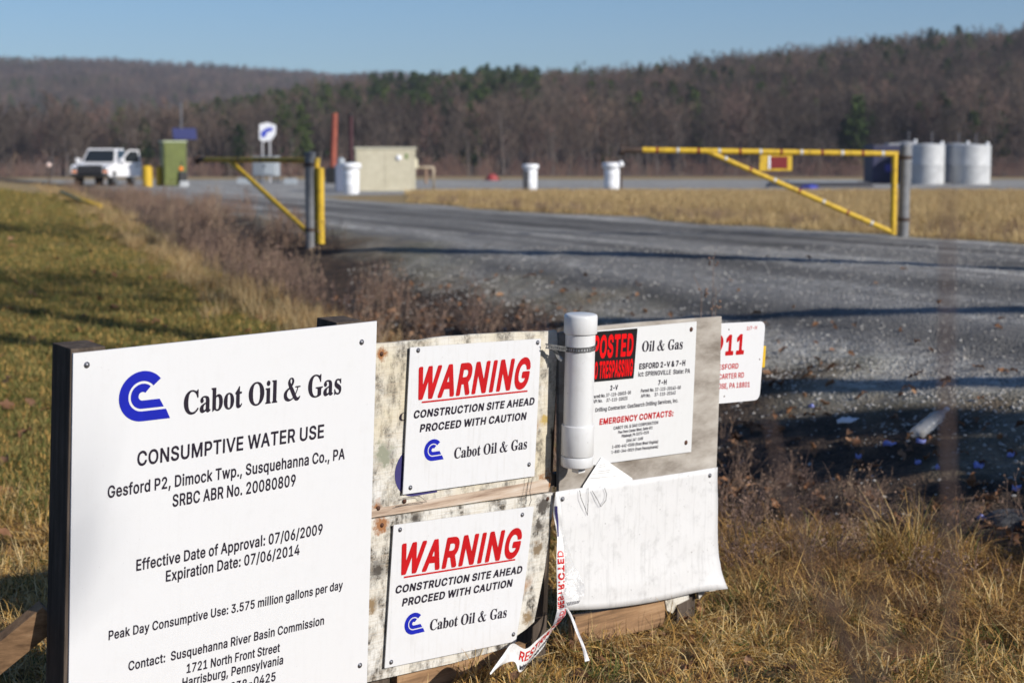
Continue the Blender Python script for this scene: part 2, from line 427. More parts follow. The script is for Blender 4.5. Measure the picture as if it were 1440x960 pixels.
# letter outlines: (weight, letter): (advance, outlines as x, y, x, y ... in thousandths)
GLYPHS = {
('M', ' '): (188, []),
('B', ' '): (188, []),
('M', '&'): (474, [[169,-24,207,-26,253,-19,287,-8,327,13,350,-12,363,-19,440,-18,450,-13,455,-1,450,14,392,86,414,136,422,166,426,219,421,236,403,243,353,243,340,240,331,229,327,189,324,176,320,174,249,259,251,266,303,310,327,343,341,383,342,419,337,443,328,463,303,496,259,523,217,532,173,531,127,516,93,492,70,459,60,429,56,406,59,369,73,330,106,279,60,238,40,213,22,179,15,143,16,113,23,83,36,56,57,28,80,8,103,-6,127,-16],[183,66,157,72,139,83,123,101,116,123,117,141,125,163,145,186,167,202,174,199,263,89,230,71,200,65],[187,338,173,353,162,373,156,389,157,409,164,426,177,436,197,442,217,440,230,433,239,423,243,409,241,393,227,369]]),
('B', '&'): (501, [[172,-41,240,-38,277,-29,324,-9,342,-27,357,-34,444,-34,463,-24,472,-4,467,19,412,89,428,126,438,166,442,229,435,246,427,253,414,258,337,257,319,243,314,214,310,212,273,256,275,263,303,286,325,309,348,349,357,380,359,406,355,439,347,462,328,493,297,521,267,537,224,547,167,546,124,533,88,509,60,476,49,453,42,426,42,373,57,326,83,283,45,246,22,216,6,183,0,149,0,116,6,83,18,53,40,21,68,-4,100,-23,134,-35],[180,83,167,85,150,95,139,106,132,126,136,149,164,179,170,177,237,96,234,90,217,84,194,81],[187,362,173,389,172,403,176,413,190,424,214,424,225,413,224,393,202,369,194,363]]),
('M', '('): (300, [[171,-113,238,-114,248,-109,254,-97,253,-87,211,10,190,70,178,123,170,190,174,267,187,347,215,440,253,533,250,550,235,558,172,557,162,550,148,527,121,467,98,397,81,320,71,247,70,190,74,147,91,57,104,13,128,-43,158,-102]]),
('M', ')'): (300, [[31,-113,97,-115,107,-111,114,-103,144,-47,171,20,190,90,200,153,200,263,191,327,177,390,158,453,138,500,112,550,97,558,33,557,23,551,19,540,61,433,78,377,94,307,103,230,100,157,85,77,58,-3,20,-90,21,-103]]),
('M', ','): (214, [[32,-137,84,-138,94,-135,101,-127,155,63,155,77,147,87,134,90,70,90,60,88,51,80,19,-117,23,-130]]),
('M', '-'): (480, [[108,170,343,170,352,177,356,187,354,250,347,260,333,263,107,261,98,254,95,244,95,194,99,177]]),
('B', '-'): (506, [[107,154,337,153,350,156,364,165,371,181,371,254,360,271,344,279,104,278,88,267,80,251,80,187,82,174,89,164]]),
('M', '.'): (214, [[82,-22,102,-23,126,-16,144,-2,157,22,159,48,152,72,136,92,116,103,89,105,66,98,45,82,34,62,31,35,38,12,56,-10]]),
('M', '/'): (276, [[9,-94,74,-95,84,-89,90,-77,251,520,251,540,240,549,177,551,166,546,160,536,-4,-70,-2,-84]]),
('M', '0'): (480, [[202,-24,250,-25,290,-15,330,6,360,33,381,63,402,106,415,156,423,216,424,269,418,339,401,403,381,446,356,479,320,509,280,527,240,534,200,533,160,523,124,503,97,479,70,443,53,406,40,363,30,293,29,236,36,166,50,109,70,66,94,32,124,5,160,-14],[217,69,197,74,180,84,164,101,153,119,136,169,128,256,136,339,156,396,174,419,187,430,204,437,230,441,254,436,276,423,291,406,305,379,314,353,322,313,324,226,315,159,305,129,293,106,275,86,260,76,237,69]]),
('M', '1'): (480, [[71,-17,386,-19,399,-16,407,-7,410,53,407,63,401,69,389,73,302,73,296,77,295,503,293,516,282,526,192,526,76,443,69,433,68,359,72,347,82,341,99,344,186,408,192,407,193,399,192,77,186,73,79,73,66,69,58,56,58,3,62,-11]]),
('B', '1'): (506, [[69,-34,393,-34,409,-29,423,-14,425,60,415,79,396,89,316,89,310,93,310,513,303,530,289,541,276,544,199,544,183,540,73,461,55,443,52,430,52,353,58,340,69,329,83,325,103,327,173,377,176,378,178,373,177,93,173,89,73,89,52,79,42,60,42,-4,51,-24]]),
('M', '2'): (480, [[58,-17,387,-19,400,-15,406,-7,408,56,405,66,397,73,203,75,198,79,299,186,348,243,377,286,394,326,400,373,397,403,387,436,370,466,353,485,307,517,270,530,237,534,200,533,160,524,123,507,101,489,79,466,62,436,52,409,47,376,49,356,60,345,123,343,137,347,144,356,149,389,161,413,180,430,210,440,250,437,277,425,289,413,297,398,301,369,298,346,291,329,264,289,50,59,45,46,45,-1,49,-11]]),
('B', '2'): (506, [[57,-34,393,-34,410,-28,421,-14,424,-1,424,63,418,76,407,87,393,91,236,93,330,196,373,250,400,296,413,340,414,403,405,436,394,460,377,484,357,504,317,531,283,543,243,550,207,550,167,543,127,528,97,508,72,483,50,450,36,410,32,360,40,340,57,329,130,328,146,333,153,340,161,353,165,386,173,402,190,417,210,423,237,423,263,414,280,395,285,373,278,340,250,300,33,63,29,50,30,-7,40,-25]]),
('M', '3'): (480, [[189,-24,230,-26,260,-22,316,-5,349,16,371,36,390,63,404,93,411,126,411,163,403,199,387,233,366,259,333,284,306,297,266,309,389,453,391,509,386,520,376,526,73,527,60,524,52,516,51,453,54,443,63,435,240,433,245,429,141,309,138,296,139,246,143,236,153,230,236,226,266,217,286,203,303,179,310,153,308,123,298,103,280,85,260,75,240,70,210,69,176,75,150,90,135,109,124,143,113,150,40,150,30,144,25,133,29,103,39,73,55,46,76,23,100,6,126,-8,156,-18]]),
('M', '4'): (480, [[276,-17,339,-19,354,-14,361,3,362,83,369,87,419,88,428,96,432,109,431,159,426,175,412,181,369,181,362,184,361,316,356,331,342,336,282,336,272,333,266,326,263,313,261,183,142,183,327,499,329,509,326,519,319,525,309,528,246,527,231,519,28,176,21,156,21,103,27,93,36,88,259,86,263,79,263,-1,267,-11]]),
('M', '5'): (480, [[195,-24,232,-26,279,-18,312,-4,351,23,379,56,398,93,407,129,410,179,400,229,383,266,361,296,322,327,289,343,246,352,202,350,159,340,168,429,172,433,372,435,379,439,384,449,385,503,383,516,372,526,99,527,86,523,78,513,49,256,52,243,66,234,129,227,159,244,182,253,206,257,239,256,265,246,285,229,300,206,307,186,307,143,296,110,272,85,239,70,219,69,199,71,169,85,152,103,140,136,129,147,62,150,52,147,44,139,41,126,49,86,61,59,79,34,102,12,129,-4,162,-18]]),
('M', '6'): (480, [[201,-24,236,-26,280,-19,306,-9,331,6,360,30,377,53,394,83,403,113,408,149,404,199,394,233,370,273,343,299,309,319,273,330,227,336,338,499,338,516,333,523,323,527,253,527,237,519,89,299,62,246,49,203,45,166,49,119,58,86,78,49,106,18,133,-2,170,-18],[210,69,180,82,155,109,145,143,146,179,159,213,180,233,210,245,246,244,276,230,297,206,308,173,307,136,293,103,273,82,243,69]]),
('M', '7'): (480, [[92,-17,165,-19,175,-16,182,-7,408,443,410,506,408,516,401,524,385,528,68,528,55,525,47,519,43,506,43,453,47,443,55,435,285,433,292,429,81,9,81,-7]]),
('B', '7'): (506, [[91,-34,172,-34,185,-29,196,-17,423,436,426,513,419,530,408,540,392,544,58,543,42,537,32,525,28,513,28,446,33,433,45,422,58,418,266,416,65,13,63,-4,68,-17,78,-29]]),
('M', '8'): (480, [[196,-24,238,-26,275,-21,311,-11,345,5,371,25,399,59,412,86,419,123,418,159,405,203,386,233,349,269,376,299,396,343,400,389,389,439,368,473,335,503,295,524,241,534,208,534,168,527,135,513,108,496,86,476,70,453,57,423,52,393,53,356,63,323,81,293,103,269,64,229,41,186,33,136,41,86,53,59,67,39,98,12,141,-11],[208,69,168,81,144,103,137,119,134,136,141,169,158,193,188,210,228,217,265,210,291,195,311,169,316,156,317,136,311,109,298,91,271,75,241,69],[215,309,185,318,164,336,153,359,154,396,167,419,188,433,218,441,255,437,277,426,292,409,299,389,299,359,288,336,268,318,238,309]]),
('M', '9'): (480, [[125,-17,200,-19,216,-11,351,189,380,239,397,283,407,326,408,359,401,403,390,433,373,462,352,486,320,510,283,527,250,533,213,534,170,527,137,513,111,496,85,469,66,442,53,409,45,363,48,313,59,276,80,240,106,212,140,192,166,182,225,173,115,9,115,-7],[220,263,186,272,162,293,146,329,145,366,155,399,178,426,210,440,240,441,270,429,293,406,307,373,308,336,297,303,277,279,250,265]]),
('B', '9'): (506, [[125,-34,206,-34,227,-24,371,190,401,246,417,293,424,333,422,376,417,406,400,450,378,483,353,507,319,530,280,544,243,550,190,548,160,541,123,524,94,503,69,476,46,439,35,406,29,370,32,310,42,273,59,240,90,205,116,185,153,169,195,160,98,13,97,-4,101,-17,110,-27],[216,279,195,286,175,303,163,330,161,360,166,383,181,406,203,421,230,425,260,416,278,400,290,373,292,343,284,313,268,293,246,281]]),
('M', ':'): (214, [[82,-22,102,-23,126,-16,144,-2,157,22,159,48,152,72,136,92,116,103,89,105,66,98,45,82,34,62,31,35,38,12,56,-10],[75,255,99,252,122,257,145,275,156,295,159,325,153,345,138,365,112,379,89,380,66,373,46,358,34,338,31,312,37,288,56,266]]),
('B', ':'): (241, [[80,-38,109,-39,139,-27,160,-8,174,22,174,58,163,85,139,110,116,119,82,121,50,108,25,82,15,55,17,22,29,-5,53,-28],[74,238,112,237,139,248,163,272,174,295,175,332,167,355,146,380,122,393,86,397,59,389,33,368,18,342,15,305,25,275,42,255]]),
('M', 'A'): (506, [[11,-17,82,-19,97,-14,104,-4,145,116,149,122,156,123,329,122,375,-1,382,-13,396,-19,459,-19,472,-16,480,-7,481,6,474,26,296,509,286,524,272,528,202,528,192,525,184,516,-1,6,0,-7],[186,218,183,223,239,384,295,219]]),
('B', 'A'): (533, [[9,-34,89,-34,109,-25,120,-7,158,103,166,108,319,106,361,-11,370,-24,383,-32,469,-34,483,-29,493,-17,498,-1,493,20,310,520,303,532,293,540,279,543,196,543,179,536,169,523,-17,9,-18,-4,-14,-17,-4,-28],[206,236,235,326,239,330,272,236,266,234]]),
('M', 'B'): (483, [[54,-17,259,-19,303,-14,339,-5,373,12,401,36,417,59,430,89,436,123,437,149,431,183,420,209,408,229,393,246,367,266,367,269,393,295,410,326,417,359,414,406,403,439,388,466,366,488,343,504,306,520,253,528,63,528,49,524,43,516,41,503,41,6,45,-11],[149,75,143,83,143,206,146,211,273,210,305,196,327,173,334,156,336,129,328,106,309,89,293,82,266,77],[146,305,143,319,143,426,146,432,266,431,293,420,309,402,317,379,314,353,304,333,285,316,266,308,246,304]]),
('M', 'C'): (537, [[239,-24,280,-26,330,-18,370,-4,406,17,435,43,465,83,481,116,491,156,486,172,473,179,413,180,400,177,392,169,376,129,354,103,320,81,276,72,236,75,200,89,172,109,149,139,135,169,125,213,122,266,125,299,132,329,145,363,166,393,193,416,223,430,243,435,280,436,303,433,336,419,360,401,377,379,392,339,400,332,413,330,473,330,483,334,490,343,491,353,487,373,474,409,453,445,426,476,393,500,363,516,330,527,286,534,236,533,183,520,143,501,103,471,69,429,45,386,31,343,22,286,22,223,31,166,45,123,69,79,100,41,140,9,183,-12]]),
('B', 'C'): (563, [[242,-41,290,-41,333,-34,376,-19,413,2,446,29,475,66,497,113,507,153,504,176,496,186,486,193,473,195,396,194,379,179,365,143,340,112,310,95,263,88,226,95,203,106,179,126,159,156,145,193,138,243,139,279,145,316,156,346,173,375,190,393,216,410,240,418,270,421,300,417,323,408,354,383,367,363,379,329,390,319,400,315,480,315,495,323,505,336,507,359,492,409,474,443,442,483,406,512,373,529,333,543,290,550,243,550,180,537,133,515,91,483,56,439,29,389,13,336,6,279,6,229,16,159,33,110,65,56,96,21,143,-12,193,-32]]),
('M', 'D'): (529, [[54,-17,233,-19,273,-15,316,-5,356,12,389,34,413,56,443,97,464,143,477,203,480,279,474,329,458,383,430,433,399,468,359,496,306,518,243,527,63,528,53,525,45,519,41,503,41,6,45,-11],[149,75,143,83,144,429,149,433,223,433,259,430,293,420,323,403,346,379,363,349,373,319,380,273,380,239,374,193,364,163,352,139,333,116,309,98,289,88,236,77]]),
('B', 'D'): (555, [[53,-34,243,-34,276,-31,316,-22,353,-8,400,21,433,54,456,87,481,143,493,200,496,283,490,333,474,386,448,436,415,476,373,507,340,524,310,534,240,543,56,543,40,537,30,525,26,509,26,-4,35,-24],[163,92,159,100,159,413,166,417,233,417,283,407,306,394,326,378,344,353,354,330,361,296,365,250,360,210,351,173,327,133,310,118,290,106,266,98,233,92]]),
('M', 'E'): (445, [[54,-17,369,-19,383,-17,390,-11,394,3,394,56,391,66,383,73,149,75,143,83,143,203,146,209,356,210,371,219,374,236,373,289,369,297,359,303,145,306,144,429,149,433,379,435,388,443,391,456,391,509,383,524,366,528,66,528,53,525,45,519,41,503,41,6,45,-11]]),
('B', 'E'): (472, [[53,-34,380,-34,396,-28,406,-16,410,-4,410,63,404,76,393,87,376,91,166,91,159,96,159,190,163,194,360,195,373,199,386,213,390,226,390,290,380,311,360,320,163,321,159,326,159,406,160,413,166,417,373,417,390,421,402,433,407,446,407,509,402,526,389,540,373,544,56,543,40,537,30,525,26,509,26,-4,35,-24]]),
('M', 'F'): (437, [[54,-17,123,-19,133,-16,141,-7,143,6,143,196,146,201,343,202,356,205,364,216,365,279,361,289,353,296,145,299,144,429,149,433,376,435,384,443,388,456,387,509,379,524,363,528,66,528,53,525,45,519,41,503,41,6,45,-11]]),
('B', 'F'): (463, [[53,-34,130,-34,146,-27,156,-14,159,-1,159,180,162,186,350,187,366,193,376,205,380,219,380,283,373,299,360,310,346,312,162,313,159,320,159,410,160,413,166,417,370,417,386,421,398,433,403,446,404,509,399,526,385,540,370,544,56,543,40,537,30,525,26,509,26,-4,35,-24]]),
('M', 'G'): (547, [[239,-24,296,-25,343,-15,390,5,423,28,450,56,475,96,490,139,497,186,496,256,493,266,483,273,283,274,270,268,264,256,264,203,270,186,286,180,386,180,393,177,383,139,360,106,336,88,303,75,276,72,240,74,214,83,186,98,166,117,152,136,135,169,125,209,122,266,126,303,135,339,151,373,176,403,200,420,223,430,250,436,300,433,333,420,356,402,374,379,392,339,400,332,473,330,483,332,492,343,487,376,471,416,450,449,423,477,396,497,360,517,326,527,283,534,233,533,180,520,140,500,103,472,72,436,45,386,29,333,22,286,21,236,29,176,45,123,73,73,108,33,146,5,193,-15]]),
('B', 'G'): (574, [[242,-41,290,-41,336,-34,383,-18,426,9,460,43,487,83,504,126,511,166,512,263,503,279,493,287,480,290,280,290,260,282,249,263,248,196,252,183,263,170,276,165,373,163,367,143,350,119,326,102,303,92,273,88,240,91,216,99,194,113,174,133,160,154,146,189,139,229,138,266,143,303,153,339,166,366,189,393,210,407,233,417,263,421,293,418,316,410,350,384,364,363,379,329,390,319,400,315,480,315,496,323,507,339,507,363,488,419,467,453,438,486,406,511,370,530,330,543,286,550,230,548,180,537,130,514,90,483,55,439,29,389,13,336,6,279,6,229,16,159,35,106,62,59,100,18,140,-11,190,-31]]),
('M', 'H'): (544, [[54,-17,123,-19,133,-16,141,-7,143,6,143,206,146,212,153,213,370,213,373,206,375,-7,383,-16,396,-19,456,-19,471,-11,475,6,475,503,473,516,468,523,456,527,393,527,383,524,375,516,373,313,366,308,146,308,143,316,143,503,141,516,133,525,119,528,59,527,45,519,41,503,41,6,45,-11]]),
('B', 'H'): (570, [[53,-34,130,-34,146,-27,156,-14,159,-1,159,193,166,198,356,197,358,-4,362,-17,373,-29,390,-34,463,-34,476,-29,485,-21,491,-1,491,509,487,526,476,538,460,543,386,543,373,538,362,526,358,509,358,330,356,325,350,324,163,324,159,330,159,509,155,526,141,540,126,543,56,543,44,540,32,530,26,509,26,-4,35,-24]]),
('M', 'I'): (212, [[54,-17,126,-19,139,-12,144,-1,144,506,139,520,126,527,56,527,46,520,41,509,41,3,45,-11]]),
('B', 'I'): (238, [[53,-34,133,-33,150,-24,158,-7,159,513,150,533,130,543,53,543,35,533,26,513,26,-4,35,-24]]),
('M', 'L'): (420, [[54,-17,359,-19,373,-14,380,3,380,56,376,67,366,74,149,75,144,79,143,506,139,519,126,527,56,527,46,520,41,509,41,3,45,-11]]),
('M', 'M'): (655, [[54,-17,123,-19,134,-14,140,-4,143,305,269,-7,276,-16,286,-19,333,-19,349,-17,361,-4,483,305,485,293,485,6,488,-7,496,-16,506,-19,566,-19,579,-14,585,-4,587,16,587,503,584,516,579,523,566,528,479,528,469,526,461,519,316,143,312,146,167,519,159,525,146,528,63,528,46,520,41,503,41,6,45,-11]]),
('B', 'M'): (681, [[53,-34,130,-34,146,-25,154,-14,157,-1,157,206,160,219,252,-11,260,-23,270,-31,283,-34,346,-34,359,-30,370,-21,466,219,470,218,470,213,470,-1,475,-17,488,-30,503,-34,573,-34,593,-24,600,-14,602,-1,602,506,601,520,593,533,573,543,473,543,460,540,450,532,316,193,313,194,309,203,187,516,177,533,163,541,143,544,56,543,35,533,28,523,26,509,26,-1,28,-14,35,-24]]),
('M', 'N'): (550, [[54,-17,126,-18,136,-14,142,-4,143,343,146,345,373,-12,389,-19,459,-19,469,-17,478,-11,482,6,482,503,480,516,475,523,463,527,399,527,387,523,381,513,380,176,379,168,376,167,149,522,136,527,63,528,53,525,45,519,41,503,41,6,45,-11]]),
('B', 'N'): (577, [[53,-34,130,-34,150,-24,158,-11,159,279,163,285,361,-24,383,-34,466,-34,480,-31,491,-21,498,-1,498,509,494,526,485,536,466,543,393,543,376,535,366,520,363,221,160,535,140,543,56,543,44,540,32,530,26,509,26,-4,35,-24]]),
('M', 'O'): (560, [[239,-24,293,-25,340,-16,386,5,430,37,460,73,487,119,504,173,511,226,510,293,500,349,480,403,453,446,420,481,376,509,333,526,286,534,236,533,183,520,140,499,101,469,69,429,45,386,31,343,22,286,22,223,31,166,45,123,73,73,112,29,151,3,193,-15],[256,72,223,79,200,89,173,109,156,129,142,153,129,189,122,239,122,269,126,303,135,339,145,363,166,393,190,413,216,427,253,436,280,436,310,431,340,417,361,399,380,376,393,353,404,319,410,283,411,239,407,199,397,166,384,139,366,114,345,96,320,82,296,75]]),
('B', 'O'): (587, [[241,-41,290,-41,353,-28,403,-5,442,26,474,63,500,109,520,173,527,223,527,283,520,336,504,389,476,443,443,482,403,513,353,537,290,550,223,547,180,537,130,513,90,481,56,439,29,389,13,336,6,279,6,229,16,159,35,106,63,59,103,16,147,-14,193,-32],[250,89,226,95,203,106,182,123,166,143,156,163,145,193,139,229,138,266,149,329,159,353,179,383,200,400,223,413,250,419,273,421,306,414,330,403,350,388,367,366,381,339,390,306,396,259,395,233,390,203,381,169,367,143,350,121,330,105,306,94,273,88]]),
('M', 'P'): (471, [[54,-17,123,-19,133,-16,141,-7,143,159,146,166,263,168,313,178,339,189,363,205,386,227,403,250,420,289,427,326,428,359,420,403,411,429,391,463,366,487,336,507,299,520,249,528,63,528,49,524,43,516,41,503,41,6,45,-11],[146,262,143,276,143,426,146,432,239,433,263,431,286,423,308,406,316,393,323,373,325,339,318,306,302,283,279,269,253,262]]),
('B', 'P'): (498, [[53,-34,130,-34,143,-29,155,-17,159,-4,160,150,270,152,326,166,353,178,380,197,400,217,418,243,430,270,441,310,444,356,437,403,424,440,404,473,380,498,353,516,303,536,250,544,56,543,40,537,30,525,26,509,26,-4,35,-24],[163,277,159,286,160,416,246,417,273,411,294,396,304,380,310,346,304,316,292,296,276,285,253,279]]),
('M', 'R'): (476, [[54,-17,123,-19,133,-16,141,-7,143,173,149,179,236,177,336,-7,343,-15,356,-19,426,-19,436,-16,444,-7,446,3,443,12,343,196,346,203,382,229,403,256,420,293,428,336,424,393,410,436,383,475,346,503,303,520,249,528,63,528,53,525,45,519,41,503,41,6,45,-11],[146,275,143,289,143,426,146,432,239,433,266,430,293,421,310,406,323,379,327,349,320,316,303,292,283,281,253,275]]),
('B', 'R'): (502, [[53,-34,130,-34,143,-29,155,-17,159,-1,159,156,160,160,166,163,220,163,226,161,322,-17,333,-29,350,-34,433,-34,446,-29,458,-17,462,-4,460,15,365,193,407,233,431,276,443,330,440,396,431,430,414,463,383,498,353,518,303,537,253,543,56,543,40,537,30,525,26,509,26,-4,35,-24],[163,289,159,296,160,416,230,418,263,414,283,407,300,393,308,373,310,346,304,320,290,303,256,292]]),
('M', 'S'): (473, [[192,-26,238,-28,278,-23,314,-14,350,4,374,21,398,47,415,77,425,114,427,150,421,184,404,217,381,244,348,267,318,282,211,313,168,330,148,344,137,357,134,374,136,390,151,415,184,434,221,440,261,435,293,420,309,404,320,370,331,361,398,359,408,361,415,367,419,387,411,424,398,450,378,477,354,497,324,515,298,525,264,532,214,534,184,531,144,521,109,504,81,483,56,454,40,420,34,390,34,357,42,320,57,294,84,266,114,246,151,230,288,187,311,173,325,154,325,124,308,96,274,76,224,68,184,73,148,90,131,110,122,144,111,154,41,155,31,153,23,147,20,137,20,124,30,84,43,57,64,30,84,13,118,-7,154,-20]]),
('B', 'S'): (500, [[197,-43,244,-43,291,-37,324,-27,364,-7,398,21,418,47,435,84,443,121,441,167,432,201,413,234,388,260,361,279,328,295,184,340,165,351,153,364,152,387,168,408,191,419,231,423,261,418,284,406,298,390,308,360,318,349,328,345,404,343,421,350,431,361,435,391,429,421,416,454,397,481,374,503,341,525,301,541,261,549,208,550,171,545,128,532,94,515,64,490,41,461,24,424,17,387,20,341,30,307,46,281,74,253,108,231,141,216,281,172,300,161,308,151,309,127,302,114,291,103,264,90,224,84,184,90,158,104,144,121,135,154,118,169,34,171,18,165,8,153,4,127,11,91,30,47,50,21,78,-3,114,-24,154,-37]]),
('M', 'T'): (475, [[187,-17,258,-19,269,-14,275,-4,276,429,281,433,411,433,426,436,433,443,436,453,436,503,434,516,424,525,411,528,34,528,21,524,15,516,13,453,16,443,24,435,168,433,173,429,174,6,176,-7]]),
('B', 'T'): (502, [[186,-34,261,-34,278,-27,288,-14,291,-1,291,413,298,417,421,417,441,426,452,446,452,513,445,530,431,541,418,544,28,543,11,537,0,523,-3,509,-3,446,2,433,12,423,28,417,151,417,158,413,159,-4,168,-24]]),
('M', 'U'): (544, [[228,-26,269,-27,306,-23,346,-13,376,1,406,21,426,40,443,61,461,94,470,121,475,161,475,504,472,518,463,526,393,527,383,524,375,514,373,168,371,151,360,121,336,94,303,77,266,70,226,73,186,91,162,114,148,144,143,171,143,504,140,518,133,525,123,527,63,527,52,524,43,514,41,164,52,104,79,54,116,17,169,-12]]),
('B', 'U'): (570, [[234,-42,280,-43,310,-39,340,-32,380,-16,416,8,438,28,461,58,477,91,487,121,491,151,491,511,483,531,466,542,386,543,373,537,362,525,358,511,358,178,354,151,343,126,323,105,300,93,266,86,226,91,196,104,175,125,163,151,159,175,159,511,153,528,143,538,130,543,56,543,40,536,28,521,26,508,26,155,29,128,39,95,49,71,68,41,86,21,114,-2,170,-29,206,-39]]),
('M', 'V'): (506, [[198,-17,279,-19,289,-15,295,-7,480,499,480,516,472,524,459,528,396,528,386,525,377,516,242,126,238,129,101,516,89,526,69,528,16,527,6,524,0,516,1,496,181,6,189,-11]]),
('B', 'V'): (533, [[196,-34,283,-34,299,-28,309,-16,497,499,497,516,493,526,479,540,466,543,389,543,376,538,364,526,243,179,238,183,113,529,101,540,89,543,16,544,-1,539,-14,525,-18,513,-15,493,171,-14,179,-25]]),
('M', 'W'): (713, [[150,-17,229,-19,239,-16,247,-7,342,336,438,-7,446,-16,456,-19,529,-19,542,-14,550,-1,687,499,687,513,682,522,669,527,606,528,592,524,586,516,492,159,400,506,391,523,376,528,309,528,296,524,289,515,197,166,192,160,100,516,92,524,79,528,16,527,2,520,-2,503,132,13,138,-7]]),
('B', 'W'): (739, [[148,-34,236,-34,249,-29,261,-17,343,273,426,-18,436,-29,453,-34,536,-34,556,-24,564,-11,704,499,704,516,695,533,676,543,599,543,586,539,573,526,493,226,486,243,416,509,410,526,399,538,383,543,303,543,289,539,276,526,200,243,196,229,193,227,113,526,99,539,86,543,13,543,-9,533,-17,516,-18,499,112,23,125,-17,136,-29]]),
('M', 'Y'): (498, [[197,-17,269,-19,279,-15,285,-7,288,203,471,499,473,513,462,525,386,528,369,523,236,309,103,523,89,528,19,528,6,524,0,516,-2,506,2,496,183,206,184,3,188,-11]]),
('B', 'Y'): (525, [[196,-34,273,-34,289,-27,299,-14,302,-1,303,196,487,493,490,506,487,523,479,534,469,541,456,544,376,543,356,533,236,343,123,525,112,536,96,543,13,543,-4,537,-15,523,-18,503,-11,486,167,200,169,-4,178,-24]]),
('M', 'a'): (416, [[136,-26,170,-27,203,-23,230,-13,256,1,264,-13,280,-18,336,-18,346,-15,354,-6,356,257,350,301,340,327,316,360,293,378,253,395,216,402,186,403,150,399,113,389,86,375,56,351,38,327,25,301,25,284,33,275,96,256,113,261,126,282,143,298,180,311,210,311,230,306,246,294,254,277,257,257,253,250,120,229,70,211,36,183,19,154,13,127,12,97,19,61,30,38,51,11,76,-7,106,-20],[146,67,128,74,115,87,112,114,120,129,133,138,156,145,250,160,256,158,254,117,244,97,230,83,216,74,193,66]]),
('M', 'b'): (451, [[205,-26,252,-26,299,-13,342,14,373,51,393,91,407,148,409,204,399,268,380,314,353,351,329,372,292,392,249,402,209,402,169,392,135,372,133,378,133,504,129,518,122,525,112,527,49,526,37,518,34,504,35,-6,42,-15,52,-19,112,-19,125,-13,132,4,135,5,172,-17],[202,67,172,81,158,94,144,118,133,164,131,194,134,224,148,268,170,294,199,309,239,309,259,302,274,291,295,261,306,228,309,204,307,154,293,111,269,81,239,67]]),
('M', 'c'): (422, [[181,-26,217,-27,250,-23,283,-13,310,1,339,24,358,48,375,78,381,101,379,111,370,120,300,135,289,128,275,98,257,79,237,70,207,65,187,67,167,74,149,88,133,108,118,151,115,178,116,211,123,241,133,267,147,286,163,300,197,310,220,310,240,305,267,288,288,251,300,244,367,259,379,271,378,288,365,318,352,338,329,361,283,389,227,403,187,402,150,395,117,382,83,358,60,333,38,298,26,264,16,214,16,161,23,121,33,89,53,52,80,21,111,-2,140,-16]]),
('M', 'd'): (451, [[171,-26,203,-27,237,-22,260,-14,290,6,293,5,300,-13,313,-19,370,-19,380,-17,388,-9,391,4,391,504,387,518,377,526,313,527,303,525,295,518,292,504,290,372,257,392,220,402,180,403,140,395,100,375,68,348,45,314,30,281,19,234,15,174,22,121,35,81,60,39,91,8,123,-12],[187,67,167,74,153,83,130,114,116,164,116,214,129,261,150,292,163,301,183,309,223,309,255,294,271,278,280,260,292,214,291,158,279,114,257,84,243,74,223,67]]),
('M', 'e'): (430, [[184,-26,220,-27,253,-23,280,-17,306,-6,330,10,356,34,374,61,383,88,380,101,370,109,303,123,292,118,274,88,260,77,237,67,203,65,177,70,157,80,140,95,129,111,118,144,123,150,367,150,380,154,388,164,389,218,382,268,367,307,350,334,325,361,296,381,260,396,223,403,187,403,147,395,117,382,82,358,58,331,37,294,23,254,16,214,15,171,23,121,35,84,53,51,83,18,113,-3,143,-17],[120,241,129,268,150,293,180,308,207,311,237,306,260,292,274,274,286,244,280,240]]),
('M', 'f'): (280, [[75,-17,142,-19,154,-14,160,-4,161,303,166,308,232,309,243,316,247,333,247,376,242,390,229,397,162,399,161,429,168,446,179,453,196,455,229,451,243,459,261,523,256,534,236,543,199,549,166,547,139,541,116,530,92,512,71,479,62,443,60,399,2,397,-8,390,-11,383,-12,329,-8,315,6,308,56,308,62,303,62,3,66,-10]]),
('M', 'g'): (452, [[175,-168,233,-168,270,-162,303,-151,330,-136,350,-120,372,-91,381,-71,388,-45,392,-8,392,372,388,389,380,396,307,396,298,389,293,373,290,371,257,392,217,402,177,402,137,394,97,373,67,346,43,312,29,279,19,239,15,205,20,139,29,102,40,79,53,56,73,33,120,1,170,-13,207,-14,240,-9,260,-2,290,17,293,12,291,-21,283,-46,267,-63,237,-75,200,-79,167,-73,145,-61,115,-28,103,-23,87,-27,36,-58,32,-71,39,-88,60,-115,78,-131,100,-145,130,-159],[193,78,177,82,157,91,132,119,123,139,116,169,116,215,126,255,137,275,150,291,177,307,217,310,250,299,267,284,277,269,292,222,292,162,281,125,260,96,230,81]]),
('M', 'h'): (437, [[47,-17,112,-19,122,-16,130,-7,135,253,144,276,159,293,175,303,202,310,232,308,249,300,263,286,273,266,277,243,277,3,281,-11,295,-19,359,-18,372,-11,376,3,376,256,369,299,359,326,340,356,322,373,295,390,262,400,232,403,195,400,165,391,135,375,133,383,132,509,125,523,112,528,49,527,39,520,34,509,34,3,38,-11]]),
('M', 'i'): (193, [[47,-17,117,-18,127,-12,132,-1,132,376,127,390,114,397,51,397,41,393,34,379,33,6,36,-7],[68,426,91,424,111,430,129,443,142,463,145,486,139,509,127,526,104,539,77,542,57,537,37,522,26,503,22,479,29,456,44,438]]),
